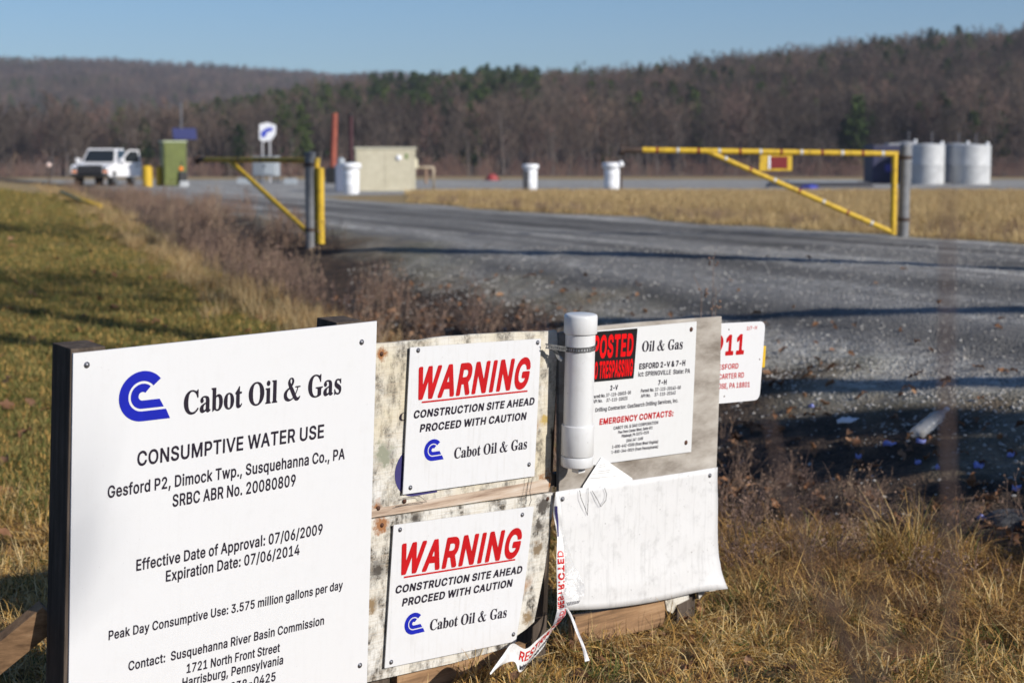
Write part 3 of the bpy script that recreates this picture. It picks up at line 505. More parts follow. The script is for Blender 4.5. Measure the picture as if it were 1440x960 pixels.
('M', 'k'): (407, [[47,-17,112,-19,122,-16,129,-10,133,6,133,129,152,148,285,-16,299,-19,372,-19,385,-12,390,-1,386,13,228,216,372,365,377,373,376,386,369,394,359,397,289,398,275,395,135,255,133,263,132,506,125,523,112,528,49,527,39,520,34,509,34,3,38,-11]]),
('M', 'l'): (212, [[54,-17,126,-19,139,-12,144,-1,144,526,139,541,126,548,56,548,46,541,41,529,41,3,45,-11]]),
('M', 'm'): (636, [[47,-17,112,-19,122,-16,130,-7,134,256,142,279,155,295,169,304,192,311,212,311,232,303,245,291,253,276,256,253,256,3,263,-14,275,-19,335,-19,345,-16,353,-7,355,259,361,279,375,297,395,308,419,311,435,310,459,299,469,289,476,269,479,-7,485,-15,499,-19,555,-19,569,-14,574,-7,576,6,576,266,569,309,550,349,529,373,509,387,485,397,455,404,419,404,385,397,352,381,319,354,302,373,279,391,239,404,215,405,182,400,159,391,135,376,132,377,125,392,115,397,55,398,42,394,36,386,34,373,34,6,38,-11]]),
('M', 'n'): (436, [[47,-17,112,-19,122,-16,130,-7,135,253,144,276,159,293,175,303,202,310,232,308,249,300,263,286,273,266,277,243,279,-7,285,-15,299,-19,355,-19,365,-16,372,-10,376,6,376,256,374,276,366,309,354,336,337,359,318,376,285,394,239,403,215,403,182,397,132,373,126,389,112,397,52,397,38,389,34,373,34,6,38,-11]]),
('M', 'o'): (442, [[181,-26,220,-27,263,-20,297,-6,327,13,354,41,377,78,391,114,398,154,399,204,394,248,379,294,357,331,333,358,300,381,267,395,227,403,187,402,150,395,117,382,83,358,60,333,38,298,26,264,16,214,16,161,23,121,33,89,53,52,80,21,111,-2,140,-16],[187,67,167,74,150,86,136,104,126,124,115,178,118,224,133,267,153,293,183,308,227,309,259,294,273,280,285,261,298,218,301,184,298,154,284,111,259,81,227,67]]),
('M', 'p'): (451, [[47,-160,112,-162,122,-159,130,-150,133,0,135,5,169,-15,199,-24,239,-27,279,-21,312,-7,345,17,365,40,387,77,402,123,409,173,407,230,399,267,382,310,360,343,335,368,302,388,262,401,229,403,199,401,175,395,135,372,132,373,125,392,112,398,52,398,42,394,36,387,34,373,34,-137,38,-153],[209,66,175,78,159,94,148,110,134,157,133,213,144,260,165,291,179,301,195,308,232,310,262,301,276,290,289,273,306,227,309,177,299,127,279,91,262,77,245,69]]),
('M', 'q'): (451, [[305,-160,373,-161,383,-157,390,-143,391,373,388,387,383,393,373,398,313,398,300,392,293,372,290,371,253,393,223,401,177,402,137,394,97,373,67,347,46,317,29,280,19,240,15,200,16,160,26,107,43,67,67,31,102,0,137,-18,187,-27,227,-24,253,-17,290,5,292,-143,296,-153],[193,66,160,78,143,93,132,110,123,133,116,163,116,213,128,260,149,290,163,301,180,308,217,310,237,305,252,297,277,267,291,220,292,163,281,120,260,87,230,69]]),
('M', 'r'): (286, [[47,-17,112,-19,122,-16,130,-7,135,256,148,283,172,300,195,306,242,304,256,309,263,326,263,379,259,393,252,400,239,403,185,401,162,394,132,378,123,393,109,398,52,397,42,394,36,386,34,373,34,3,38,-11]]),
('M', 's'): (392, [[153,-26,192,-27,225,-23,255,-16,282,-4,312,17,326,34,342,61,349,88,350,118,343,148,332,170,312,192,265,219,148,250,135,259,129,268,129,284,138,298,158,309,185,314,208,312,226,304,242,289,255,264,262,260,275,259,325,271,338,278,343,288,339,304,328,329,308,357,292,372,265,388,218,401,158,402,118,392,92,380,70,364,51,344,37,321,30,298,28,271,34,234,50,204,68,186,115,161,225,131,242,122,248,111,246,91,233,78,208,67,182,64,155,67,132,78,120,91,108,118,98,124,32,113,21,104,17,91,24,64,38,38,55,18,82,-3,102,-13]]),
('M', 't'): (254, [[144,-21,179,-23,209,-19,226,-12,231,-1,223,45,216,65,202,72,156,71,148,79,145,92,146,305,152,308,202,308,216,313,223,329,223,379,219,389,209,397,152,398,146,401,145,472,136,487,122,490,66,490,54,485,48,475,46,401,39,398,2,397,-6,392,-11,385,-12,325,-8,315,-1,310,39,308,46,305,47,82,52,52,58,35,72,15,96,-5,119,-16]]),
('M', 'u'): (437, [[159,-22,192,-24,222,-19,242,-13,275,6,279,5,285,-12,299,-18,355,-18,365,-16,372,-9,376,4,376,374,373,388,365,395,352,398,299,398,289,396,280,388,277,374,275,131,266,104,252,87,229,74,205,69,182,71,159,81,143,98,135,121,133,374,130,388,119,397,99,398,52,398,42,394,36,388,34,374,34,131,41,78,58,41,86,8,122,-13]]),
('M', 'v'): (416, [[157,-17,227,-19,237,-15,243,-7,388,369,387,386,380,394,367,398,307,398,297,395,289,389,198,139,193,135,100,389,83,398,20,398,7,394,1,386,-1,376,2,366,142,-1,148,-11]]),
('M', 'w'): (594, [[132,-17,199,-19,209,-16,216,-7,282,222,286,219,353,-11,362,-17,372,-19,429,-19,442,-13,449,-1,562,373,562,383,559,390,545,397,485,398,475,396,465,389,399,159,394,163,332,389,325,395,315,398,255,398,242,394,233,383,173,163,169,159,102,389,92,396,82,398,25,398,11,393,4,376,15,339,118,-1,123,-11]]),
('M', 'x'): (405, [[15,-17,87,-19,103,-14,190,113,277,-16,290,-19,353,-19,370,-13,376,-1,372,13,249,193,367,369,368,383,362,393,347,398,283,398,270,394,190,275,110,394,97,398,33,398,17,392,11,379,15,366,130,196,124,183,5,9,3,-6]]),
('M', 'y'): (416, [[66,-162,110,-163,153,-150,187,-124,211,-89,389,371,389,384,380,395,367,398,307,398,297,395,290,389,198,138,193,134,100,389,93,395,83,398,23,398,10,396,1,388,-1,378,2,368,141,1,128,-42,113,-64,100,-71,57,-68,44,-79,29,-142,40,-156]]),
('S', 'C'): (472, [[229,-16,258,-18,304,-13,341,-4,364,6,414,41,441,71,452,84,452,91,437,107,428,111,393,77,361,54,331,40,298,32,281,30,248,34,221,43,200,57,183,77,170,104,159,137,153,177,150,227,153,281,158,317,170,364,181,387,194,406,218,425,238,433,264,436,298,432,324,422,354,401,385,364,414,305,421,302,438,302,443,307,444,324,443,461,438,472,418,471,404,449,391,442,378,443,328,461,281,471,234,471,181,461,138,442,95,411,63,374,43,341,26,291,19,224,27,161,51,101,78,61,124,20,174,-4]]),
('S', 'a'): (348, [[239,-15,268,-16,291,-9,321,11,335,28,325,46,318,47,305,42,300,48,300,215,296,245,288,268,276,288,261,302,221,319,151,325,108,319,79,308,46,285,30,258,27,225,41,198,58,187,75,184,95,186,115,198,127,215,130,231,127,245,112,271,112,278,121,286,145,289,171,285,186,271,192,248,192,198,188,194,98,162,68,147,45,130,28,111,16,85,13,58,21,28,42,1,75,-14,108,-15,135,-10,161,0,195,19,211,-4],[148,41,135,47,127,61,126,91,131,115,151,142,188,159,192,151,191,65,171,47]]),
('S', 'b'): (365, [[41,-17,56,-17,103,18,143,-5,173,-15,219,-15,253,-4,285,17,311,43,334,83,344,117,349,170,343,217,326,260,313,280,296,297,263,318,229,325,189,321,149,300,146,302,145,450,139,461,9,461,1,453,3,437,26,428,32,423,37,393,37,-7],[169,23,153,35,146,57,145,240,149,253,159,265,173,272,186,273,199,271,214,263,230,237,238,190,238,123,231,70,220,40,209,29,198,23]]),
('S', 'o'): (340, [[146,-15,173,-17,207,-13,240,0,266,18,288,41,305,68,317,101,323,131,324,158,318,205,308,235,290,264,267,289,243,306,213,319,177,325,157,325,120,318,93,306,70,290,48,268,32,241,20,211,13,178,12,148,16,111,28,75,43,48,63,25,87,6,120,-10],[153,21,143,28,136,38,129,61,124,111,125,215,132,261,139,278,153,289,173,292,185,288,196,278,208,241,213,181,211,81,204,45,194,28,177,19]]),
('S', 't'): (232, [[103,-15,141,-15,175,-3,188,6,209,29,228,65,221,73,205,80,186,55,175,48,161,48,154,59,151,79,151,269,158,273,211,275,214,305,208,316,152,319,151,422,148,427,141,430,125,428,85,375,13,299,16,275,38,272,42,269,42,59,47,32,57,12,68,0,85,-10]]),
('S', 'O'): (529, [[234,-16,286,-17,326,-10,369,6,412,33,448,67,473,104,490,141,503,191,505,241,500,284,483,334,459,376,429,410,386,442,339,462,296,471,242,472,199,465,156,449,109,419,74,384,48,344,32,304,22,254,22,204,31,154,52,104,74,71,109,36,142,13,189,-7],[249,20,226,27,206,41,192,57,176,85,158,147,152,234,159,320,168,357,180,387,194,407,213,424,232,432,262,436,289,432,309,422,332,400,346,377,357,351,366,311,373,217,366,137,356,97,344,67,329,46,309,30,286,22]]),
('S', 'i'): (202, [[15,-5,176,-7,185,-2,185,18,162,28,156,45,155,305,155,311,149,317,26,317,15,311,15,291,19,287,40,281,45,258,45,45,38,28,16,22,12,18,11,1],[83,358,106,356,126,361,143,375,154,391,158,415,154,435,139,455,123,466,93,470,77,465,56,448,46,428,44,408,51,385,65,368]]),
('S', 'l'): (203, [[15,-5,176,-7,183,-5,187,1,185,18,162,28,156,45,155,451,149,461,23,462,14,455,16,436,36,430,42,425,45,401,45,48,39,29,12,18,11,1]]),
('S', 'G'): (512, [[238,-15,296,-16,342,-10,389,1,449,24,453,31,453,135,457,158,466,169,504,178,507,198,502,204,496,205,272,203,268,191,272,177,319,169,332,155,336,128,334,51,323,31,306,23,266,20,233,28,209,43,188,68,172,98,161,135,153,201,154,275,161,325,171,361,181,385,195,405,219,425,239,433,262,436,296,433,322,423,353,401,387,361,415,305,422,301,439,302,444,308,444,321,444,461,439,470,416,470,401,448,389,443,326,463,272,472,216,469,176,459,132,438,96,411,62,371,39,328,24,275,22,205,32,148,55,95,92,48,132,17,186,-6]]),
('S', 's'): (292, [[133,-15,154,-17,184,-13,204,-6,227,9,245,28,255,48,262,68,264,101,258,135,242,161,210,187,124,233,113,248,113,268,118,278,130,286,150,290,170,286,187,277,200,264,225,218,234,215,247,217,251,225,251,315,244,325,230,325,214,312,150,325,127,325,97,319,77,309,57,292,42,271,35,255,31,231,32,201,36,188,50,165,80,137,174,85,184,68,185,55,180,38,167,27,147,22,117,26,94,41,79,58,57,109,50,112,34,110,29,101,29,-9,34,-14,50,-14,64,-1,77,2]]),
('S', '&'): (600, [[414,-25,455,-25,473,-20,490,-11,509,3,519,14,544,56,544,63,541,68,530,73,486,50,466,45,453,45,442,51,428,63,399,105,426,147,453,196,463,218,471,249,537,253,544,260,545,271,539,278,526,281,431,282,391,281,378,277,373,271,372,265,374,258,380,254,437,250,440,247,433,223,422,199,398,156,382,135,336,209,281,287,282,291,301,311,318,335,333,366,337,384,337,400,334,415,329,428,312,451,302,458,287,464,267,469,236,470,207,464,187,451,163,426,148,402,142,380,142,355,147,335,177,269,169,264,114,241,94,230,56,203,34,180,20,154,14,123,16,94,25,63,42,34,64,14,94,-2,134,-15,163,-19,180,-19,225,-13,273,3,298,14,327,31,353,5,373,-10,393,-20],[205,28,176,39,146,61,124,90,118,107,115,123,118,152,133,183,154,204,196,234,199,231,308,56,287,42,254,30,231,26],[247,335,222,371,216,391,216,406,220,426,225,436,234,441,247,440,258,433,268,422,272,409,270,391,263,366,252,340]]),
('S', ' '): (170, []),
}

# ------------------------------------------------------------------ the lie of the land
# ditch line between the mown verge (s < 0) and the gravel side (s > 0)
DITCH = np.array([(16, 3.0), (5.5, 7.0), (2.45, 8.0), (1.1, 8.9), (0.3, 11), (-0.6, 14), (-1.6, 17.5), (-2.7, 20), (-5.6, 28), (-17.8, 69), (-23.8, 88), (-60, 175)], float)
def ditch_s(x, y):
    x, y = np.asarray(x, float), np.asarray(y, float)
    best, sg = np.full(x.shape, 1e9), np.ones(x.shape)
    for (ax, ay), (bx, by) in zip(DITCH[:-1], DITCH[1:]):
        dx, dy = bx - ax, by - ay
        t = np.clip(((x - ax) * dx + (y - ay) * dy) / (dx * dx + dy * dy), 0, 1)
        d = np.hypot(x - ax - t * dx, y - ay - t * dy)
        c = dx * (y - ay) - dy * (x - ax)
        m = d < best
        best = np.where(m, d, best)
        sg = np.where(m, np.where(c < 0, 1.0, -1.0), sg)
    return best * sg
def road_t(x, y):
    return 0.92 * x + 0.39 * y
def slope_in(a, b, x):
    """a plain ramp with softened ends"""
    t = (x - a) / (b - a)
    return np.clip(t, 0, 1) * 0.75 + 0.25 * sstep(a, b, x)
def height(x, y):
    x, y = np.asarray(x, float), np.asarray(y, float)
    s = ditch_s(x, y)
    far = sstep(7, 42, y)
    lawn = -0.77 + 0.77 * far + 0.55 * sstep(26, 62, y) * sstep(0.5, 6, -s) * (1 - sstep(75, 120, y)) + 0.12 * sstep(6, 1, y)
    ditch = -0.16 * np.exp(-((s - 1.1) / 0.9) ** 2) * (1 - sstep(20, 50, y))
    h = lawn * (1 - slope_in(0.4, np.interp(y, [9, 13, 20, 27], [5.0, 6.5, 6.0, 2.9]), s)) + ditch
    # tan grass island right of the road
    h = h + 0.16 * sstep(17.0, 19.5, road_t(x, y)) * sstep(20, 26, y) * (1 - sstep(54, 64, y))
    # little bumps
    amp = 0.05 * (1 - sstep(3.6, 5.0, s)) + 0.012
    h = h + 0.06 * fbm(x * 4.5 + 3, y * 4.5, 2) * (s < 0.6) * (1 - sstep(9, 12, y))
    h = h + amp * fbm(x * 1.3, y * 1.3, 4) * (1 - 0.6 * sstep(40, 80, y))
    # wooded hills
    d = np.hypot(x, y)
    a = (x / np.maximum(y, 1.0)) * 2400 + 720
    ridge = np.interp(a, [-400, 100, 190, 250, 300, 450, 600, 690, 850, 1000, 1120, 1250, 1440, 1900, 2600], [0, 0, 0, 3, 9, 17, 20.5, 23, 22.5, 26, 30, 34.5, 38, 42, 40])
    back = np.clip((y - 330) / 290, 0, 1)
    near_hill = ridge * back ** 1.15 * (y > 0) * (1 - 0.35 * sstep(700, 1000, y))
    fr = np.interp(a, [-600, -100, 0, 100, 200, 330, 480, 560, 650, 740, 900, 1400], [84, 92, 93, 95, 93, 87, 78, 80, 72, 60, 50, 40])
    far_hill = fr * np.clip((y - 800) / 900, 0, 1) ** 0.9 * (y > 0) * (1 + 0.10 * fbm(x / 180, y / 180, 3))
    side = np.where(y < 120, sstep(150, 700, d) * 14, 0)
    h = h - 1.6 * sstep(140, 300, d) + np.maximum(near_hill, far_hill) + side + sstep(330, 600, d) * 2.5 * fbm(x / 60, y / 60, 3)
    return h
def hz(x, y):
    return float(height(np.array([x]), np.array([y]))[0])
def gnd(px, py):
    """point of the ground under a pixel of the photograph (for laying things out)"""
    r = ray(px, py)
    k, last = 1.5, 1.5
    while k < 900:
        p = Vector((0, 0, CZ)) + r * k
        if p.z < hz(p.x, p.y):
            for _ in range(20):
                m = (last + k) / 2
                q = Vector((0, 0, CZ)) + r * m
                if q.z < hz(q.x, q.y): k = m
                else: last = m
            return Vector((0, 0, CZ)) + r * k
        last = k
        k *= 1.02
    return Vector((0, 0, CZ)) + r * 400

def zones(x, y):
    """0..1 masks: gravel, bare ditch litter with painted grass-gap shade, tan tall grass, wheel tracks"""
    j = fbm(x * 0.9, y * 0.9, 4)
    s = ditch_s(x, y) + 0.9 * j * (1 + y * 0.01)
    t = road_t(x, y) + 1.1 * fbm(x * 0.35 + 9, y * 0.35, 4)
    t0 = road_t(x, y)
    grav = sstep(1.9, 3.4, s) * (1 - sstep(16.2, 16.9, t) * sstep(14, 20, y))
    # weeds take the ground between the ditch and the pad on the left
    wleft = np.interp(y, [0, 15, 24, 27, 43, 61, 86, 120, 200], [2.0, 1.6, 1.7, 2.2, 2.7, 2.2, 1.6, 1.6, 2])
    grav = grav * sstep(wleft - 1.0, wleft + 0.6, s)
    pad = sstep(58, 62, y + 3 * j) * (1 - sstep(118, 128, y + 6 * j)) * sstep(1.5, 3.5, s) * (1 - sstep(46, 52, x + 4 * j))
    grav = np.maximum(grav * (1 - sstep(118, 128, y)), pad)
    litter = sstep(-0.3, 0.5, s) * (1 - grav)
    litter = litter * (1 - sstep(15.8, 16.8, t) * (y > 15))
    litter = np.maximum(litter, 0.8 * (s < 0.4) * (1 - sstep(8.0, 11.0, y)))  # floor of the near grass darkened to paint the shade in its gaps
    tan = np.maximum(np.exp(-((s + 0.35) / 0.6) ** 2) * sstep(11, 15, y) * (1 - sstep(95, 120, y)), sstep(16.0, 17.0, t) * sstep(14, 20, y) * (1 - grav))
    tan = np.maximum(tan, sstep(118, 126, y) * (1 - grav))
    tan = np.maximum(tan, sstep(34, 60, y) * (s < 0.5) * 0.9)
    tr = 0
    for c, w in ((8.7, 0.65), (10.6, 0.55), (12.9, 0.75), (14.6, 0.5)):
        cc = t0 - c - 0.35 * fbm(y * 0.06 + c, x * 0.02, 3)
        tr = np.maximum(tr, np.exp(-(cc / w) ** 2))
    tr = tr * grav * (1 - 0.75 * sstep(50, 66, y)) * (0.85 + 0.5 * fbm(x * 0.5, y * 0.25, 3))
    lane = sstep(7.2, 8.6, t0 + .5 * j) * (1 - sstep(15.2, 16.4, t0 + .5 * j)) * (1 - sstep(50, 62, y)) * grav
    tr = np.maximum(tr, lane * np.clip(0.30 + 0.9 * fbm(t0 * 1.6, (y * .92 - x * .39) * .10, 4), 0, .8))
    return grav, litter, tan, np.clip(tr, 0, 1)

def build_ground():
    front = np.concatenate([np.linspace(-26, -19, 24, endpoint=False), np.linspace(-19, 19, 460, endpoint=False), np.linspace(19, 26, 25)])
    rest = np.linspace(26, 334, 90)[1:-1]
    ang = np.radians(np.concatenate([front, rest]))
    na = len(ang)
    rad = np.concatenate([np.geomspace(1.2, 30, 300), np.geomspace(30, 200, 130)[1:], np.geomspace(200, 2600, 130)[1:]])
    nr = len(rad)
    A, Rr = np.meshgrid(ang, rad)
    X, Y = Rr * np.sin(A), Rr * np.cos(A)
    Z = height(X, Y)
    g, li, ta, tr = zones(X, Y)
    Z = Z + g * 0.018 * fbm(X * 5, Y * 5, 3) * (Rr < 40)
    co = np.stack([X, Y, Z], -1).reshape(-1, 3)
    co = np.vstack([co, [[0, 0, hz(0.0, 0.01)]]])
    i, k = np.meshgrid(np.arange(nr - 1), np.arange(na), indexing='ij')
    k2 = (k + 1) % na
    F = np.stack([i * na + k, i * na + k2, (i + 1) * na + k2, (i + 1) * na + k], -1).reshape(-1, 4)
    gf = g.reshape(-1)[F].mean(1)
    att = {"litter": li, "tan": ta, "track": tr, "gravel": g}
    def sheet(name, FF, mat, fan=False):
        used = np.unique(FF)
        extra = [len(co) - 1] if fan else []
        mp = np.full(len(co), -1)
        ids = np.concatenate([used, extra]).astype(int)
        mp[ids] = np.arange(len(ids))
        faces = [tuple(q) for q in mp[FF][:, ::-1]]
        if fan: faces += [(int(mp[-1]), int(mp[(q + 1) % na]), int(mp[q])) for q in range(na)]
        me = bpy.data.meshes.new(name)
        me.from_pydata(co[ids].tolist(), [], faces)
        me.polygons.foreach_set("use_smooth", [True] * len(me.polygons))
        for an, av in att.items():
            a = me.attributes.new(an, 'FLOAT', 'POINT')
            vals = np.concatenate([av.reshape(-1), [0]])[ids]
            a.data.foreach_set("value", vals.astype(np.float32))
        me.materials.append(mat)
        o = bpy.data.objects.new(name, me)
        COL.objects.link(o)
        o["kind"] = "structure"
        return o
    sheet("ground", F[gf <= 0.5], ground_mat(), True)
    sheet("gravel_road", F[gf > 0.5], ground_mat())

_GM = []
def ground_mat():
    if _GM: return _GM[0]
    m, n, l, b = new_mat("earth_and_gravel")
    o = N_obj(n, l)
    def A(name):
        a = n.new("ShaderNodeAttribute"); a.attribute_name = name
        return a.outputs["Fac"]
    big = N_noise(n, l, 0.35, 5, 0.6, o).outputs[0]
    mid = N_noise(n, l, 3.0, 6, 0.7, o).outputs[0]
    fine = N_noise(n, l, 26, 5, 0.75, o).outputs[0]
    mf = N_math(n, l, 'ADD', N_math(n, l, 'MULTIPLY', mid, 0.5), N_math(n, l, 'MULTIPLY', fine, 0.5))
    lawn = N_ramp(n, l, mf, [(0.36, (0.08, 0.085, 0.026)), (0.50, (0.19, 0.18, 0.052)), (0.64, (0.36, 0.29, 0.10))]).outputs[0]
    lawn2 = N_ramp(n, l, mf, [(0.36, (0.10, 0.07, 0.03)), (0.50, (0.24, 0.175, 0.07)), (0.64, (0.38, 0.28, 0.125))]).outputs[0]
    lawn = N_mix(n, l, N_ramp(n, l, big, [(0.42, (0, 0, 0)), (0.58, (1, 1, 1))]).outputs[0], lawn, lawn2)
    tan = N_ramp(n, l, mf, [(0.36, (0.19, 0.13, 0.06)), (0.5, (0.35, 0.255, 0.13)), (0.64, (0.49, 0.375, 0.21))]).outputs[0]
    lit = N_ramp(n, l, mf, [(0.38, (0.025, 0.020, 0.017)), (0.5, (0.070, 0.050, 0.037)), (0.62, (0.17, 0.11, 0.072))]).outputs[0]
    vor = n.new("ShaderNodeTexVoronoi"); vor.inputs["Scale"].default_value = 40
    l.new(o, vor.inputs["Vector"])
    gcol = N_ramp(n, l, vor.outputs["Color"], [(0.15, (0.19, 0.19, 0.195)), (0.5, (0.44, 0.425, 0.395)), (0.85, (0.66, 0.64, 0.60))]).outputs[0]
    gsoft = N_ramp(n, l, mf, [(0.36, (0.34, 0.33, 0.31)), (0.62, (0.56, 0.545, 0.515))]).outputs[0]
    grav = N_mix(n, l, 0.40, gcol, gsoft)
    vo2 = n.new("ShaderNodeTexVoronoi"); vo2.inputs["Scale"].default_value = 15
    l.new(o, vo2.inputs["Vector"])
    grav = N_mix(n, l, 0.8, grav, N_ramp(n, l, vo2.outputs["Color"], [(0.15, (0.55, 0.54, 0.53)), (0.5, (1.0, 1.0, 1.0)), (0.85, (1.45, 1.45, 1.42))]).outputs[0], 'MULTIPLY')
    br = N_noise(n, l, 0.9, 5, 0.65, o).outputs[0]
    grav = N_mix(n, l, N_ramp(n, l, br, [(0.55, (0, 0, 0)), (0.72, (0.55, 0.55, 0.55))]).outputs[0], grav, (0.25, 0.20, 0.16))
    st = N_noise(n, l, 1.0, 5, 0.6, N_obj_rot(n, l)).outputs[0]
    grav = N_mix(n, l, N_ramp(n, l, st, [(0.44, (0.75, 0.75, 0.75)), (0.60, (0, 0, 0))]).outputs[0], grav, (0.22, 0.213, 0.205))
    grav = N_mix(n, l, N_math(n, l, 'MULTIPLY', A("track"), 1.0), grav, (0.10, 0.096, 0.092))
    c = N_mix(n, l, A("tan"), lawn, tan)
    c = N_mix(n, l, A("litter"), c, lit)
    c = N_mix(n, l, A("gravel"), c, grav)
    # leaf-strewn forest floor far away
    sep = n.new("ShaderNodeSeparateXYZ"); l.new(o, sep.inputs[0])
    fa = N_math(n, l, 'MULTIPLY', N_math(n, l, 'SUBTRACT', sep.outputs[1], 215), 0.02, True)
    c = N_mix(n, l, fa, c, (0.13, 0.095, 0.075))
    l.new(c, b.inputs["Base Color"])
    b.inputs["Roughness"].default_value = 0.95
    b.inputs["Specular IOR Level"].default_value = 0.15
    N_bump(n, l, b, N_math(n, l, 'ADD', vor.outputs["Distance"], fine), 0.7, 0.03)
    _GM.append(m)
    return m
def N_obj_rot(n, l):
    tc = n.new("ShaderNodeTexCoord")
    mp = n.new("ShaderNodeMapping")
    mp.vector_type = 'TEXTURE'
    mp.inputs["Rotation"].default_value = (0, 0, math.atan2(0.92, -0.39))
    mp.inputs["Scale"].default_value = (9.0, 0.7, 1)
    l.new(tc.outputs["Object"], mp.inputs["Vector"])
    return mp.outputs[0]

build_ground()

# ------------------------------------------------------------------ scattering (uncountable cover only)
def scatter(name, pts, rots, scls, idxs, sources, kind="stuff"):
    me = bpy.data.meshes.new(name)
    me.from_pydata([tuple(p) for p in pts], [], [])
    a = me.attributes.new("rot", 'FLOAT_VECTOR', 'POINT'); a.data.foreach_set("vector", np.asarray(rots, np.float32).reshape(-1))
    a = me.attributes.new("scl", 'FLOAT', 'POINT'); a.data.foreach_set("value", np.asarray(scls, np.float32))
    a = me.attributes.new("pick", 'INT', 'POINT'); a.data.foreach_set("value", np.asarray(idxs, np.int32))
    o = bpy.data.objects.new(name, me)
    COL.objects.link(o)
    o["kind"] = kind
    src = bpy.data.collections.new(name + "_sources")
    for q in sources: src.objects.link(q)
    g = bpy.data.node_groups.new(name + "_scatter", 'GeometryNodeTree')
    g.interface.new_socket("Geometry", in_out='INPUT', socket_type='NodeSocketGeometry')
    g.interface.new_socket("Geometry", in_out='OUTPUT', socket_type='NodeSocketGeometry')
    gi, go = g.nodes.new("NodeGroupInput"), g.nodes.new("NodeGroupOutput")
    iop = g.nodes.new("GeometryNodeInstanceOnPoints")
    ci = g.nodes.new("GeometryNodeCollectionInfo")
    ci.inputs["Collection"].default_value = src
    ci.inputs["Separate Children"].default_value = True
    ci.inputs["Reset Children"].default_value = True
    def NA(an, dt):
        q = g.nodes.new("GeometryNodeInputNamedAttribute"); q.data_type = dt
        q.inputs["Name"].default_value = an
        return q.outputs["Attribute"]
    e2r = g.nodes.new("FunctionNodeEulerToRotation")
    L = g.links
    L.new(NA("rot", 'FLOAT_VECTOR'), e2r.inputs[0])
    L.new(gi.outputs[0], iop.inputs["Points"])
    L.new(ci.outputs[0], iop.inputs["Instance"])
    iop.inputs["Pick Instance"].default_value = True
    L.new(NA("pick", 'INT'), iop.inputs["Instance Index"])
    L.new(e2r.outputs[0], iop.inputs["Rotation"])
    L.new(NA("scl", 'FLOAT'), iop.inputs["Scale"])
    L.new(iop.outputs[0], go.inputs[0])
    md = o.modifiers.new("scatter", 'NODES')
    md.node_group = g
    return o

def src_obj(name, me):
    return bpy.data.objects.new(name, me)      # a pattern for scatter(); never linked to the scene

# ------------------------------------------------------------------ trees
M_BARK = mat_rand("grey_brown_bark", [(0.15, 0.12, 0.105), (0.12, 0.095, 0.085), (0.24, 0.21, 0.19), (0.11, 0.085, 0.075)], 0.9, 0.1)
M_TWIG = mat_rand("bare_twigs", [(0.090, 0.072, 0.060), (0.135, 0.110, 0.092), (0.072, 0.059, 0.052), (0.155, 0.120, 0.092), (0.18, 0.115, 0.10)], 0.9, 0.1, patch=0.022)
M_NEEDLE = mat_rand("dark_needles", [(0.038, 0.064, 0.020), (0.054, 0.084, 0.024), (0.070, 0.098, 0.028), (0.042, 0.068, 0.024)], 0.8, 0.15, patch=0.03)
M_SHRUB = mat_rand("reddish_brush", [(0.19, 0.11, 0.09), (0.23, 0.145, 0.11), (0.16, 0.095, 0.08), (0.27, 0.19, 0.13)], 0.9, 0.1)

def limb(V, F, p0, p1, r0, r1, n):
    p0, p1 = Vector(p0), Vector(p1)
    q = (p1 - p0).to_track_quat('Z', 'Y')
    b = len(V)
    for p, r in ((p0, r0), (p1, r1)):
        for k in range(n):
            a = 2 * math.pi * k / n
            V.append(p + q @ Vector((r * math.cos(a), r * math.sin(a), 0)))
    for k in range(n):
        F.append((b + k, b + (k + 1) % n, b + n + (k + 1) % n, b + n + k))

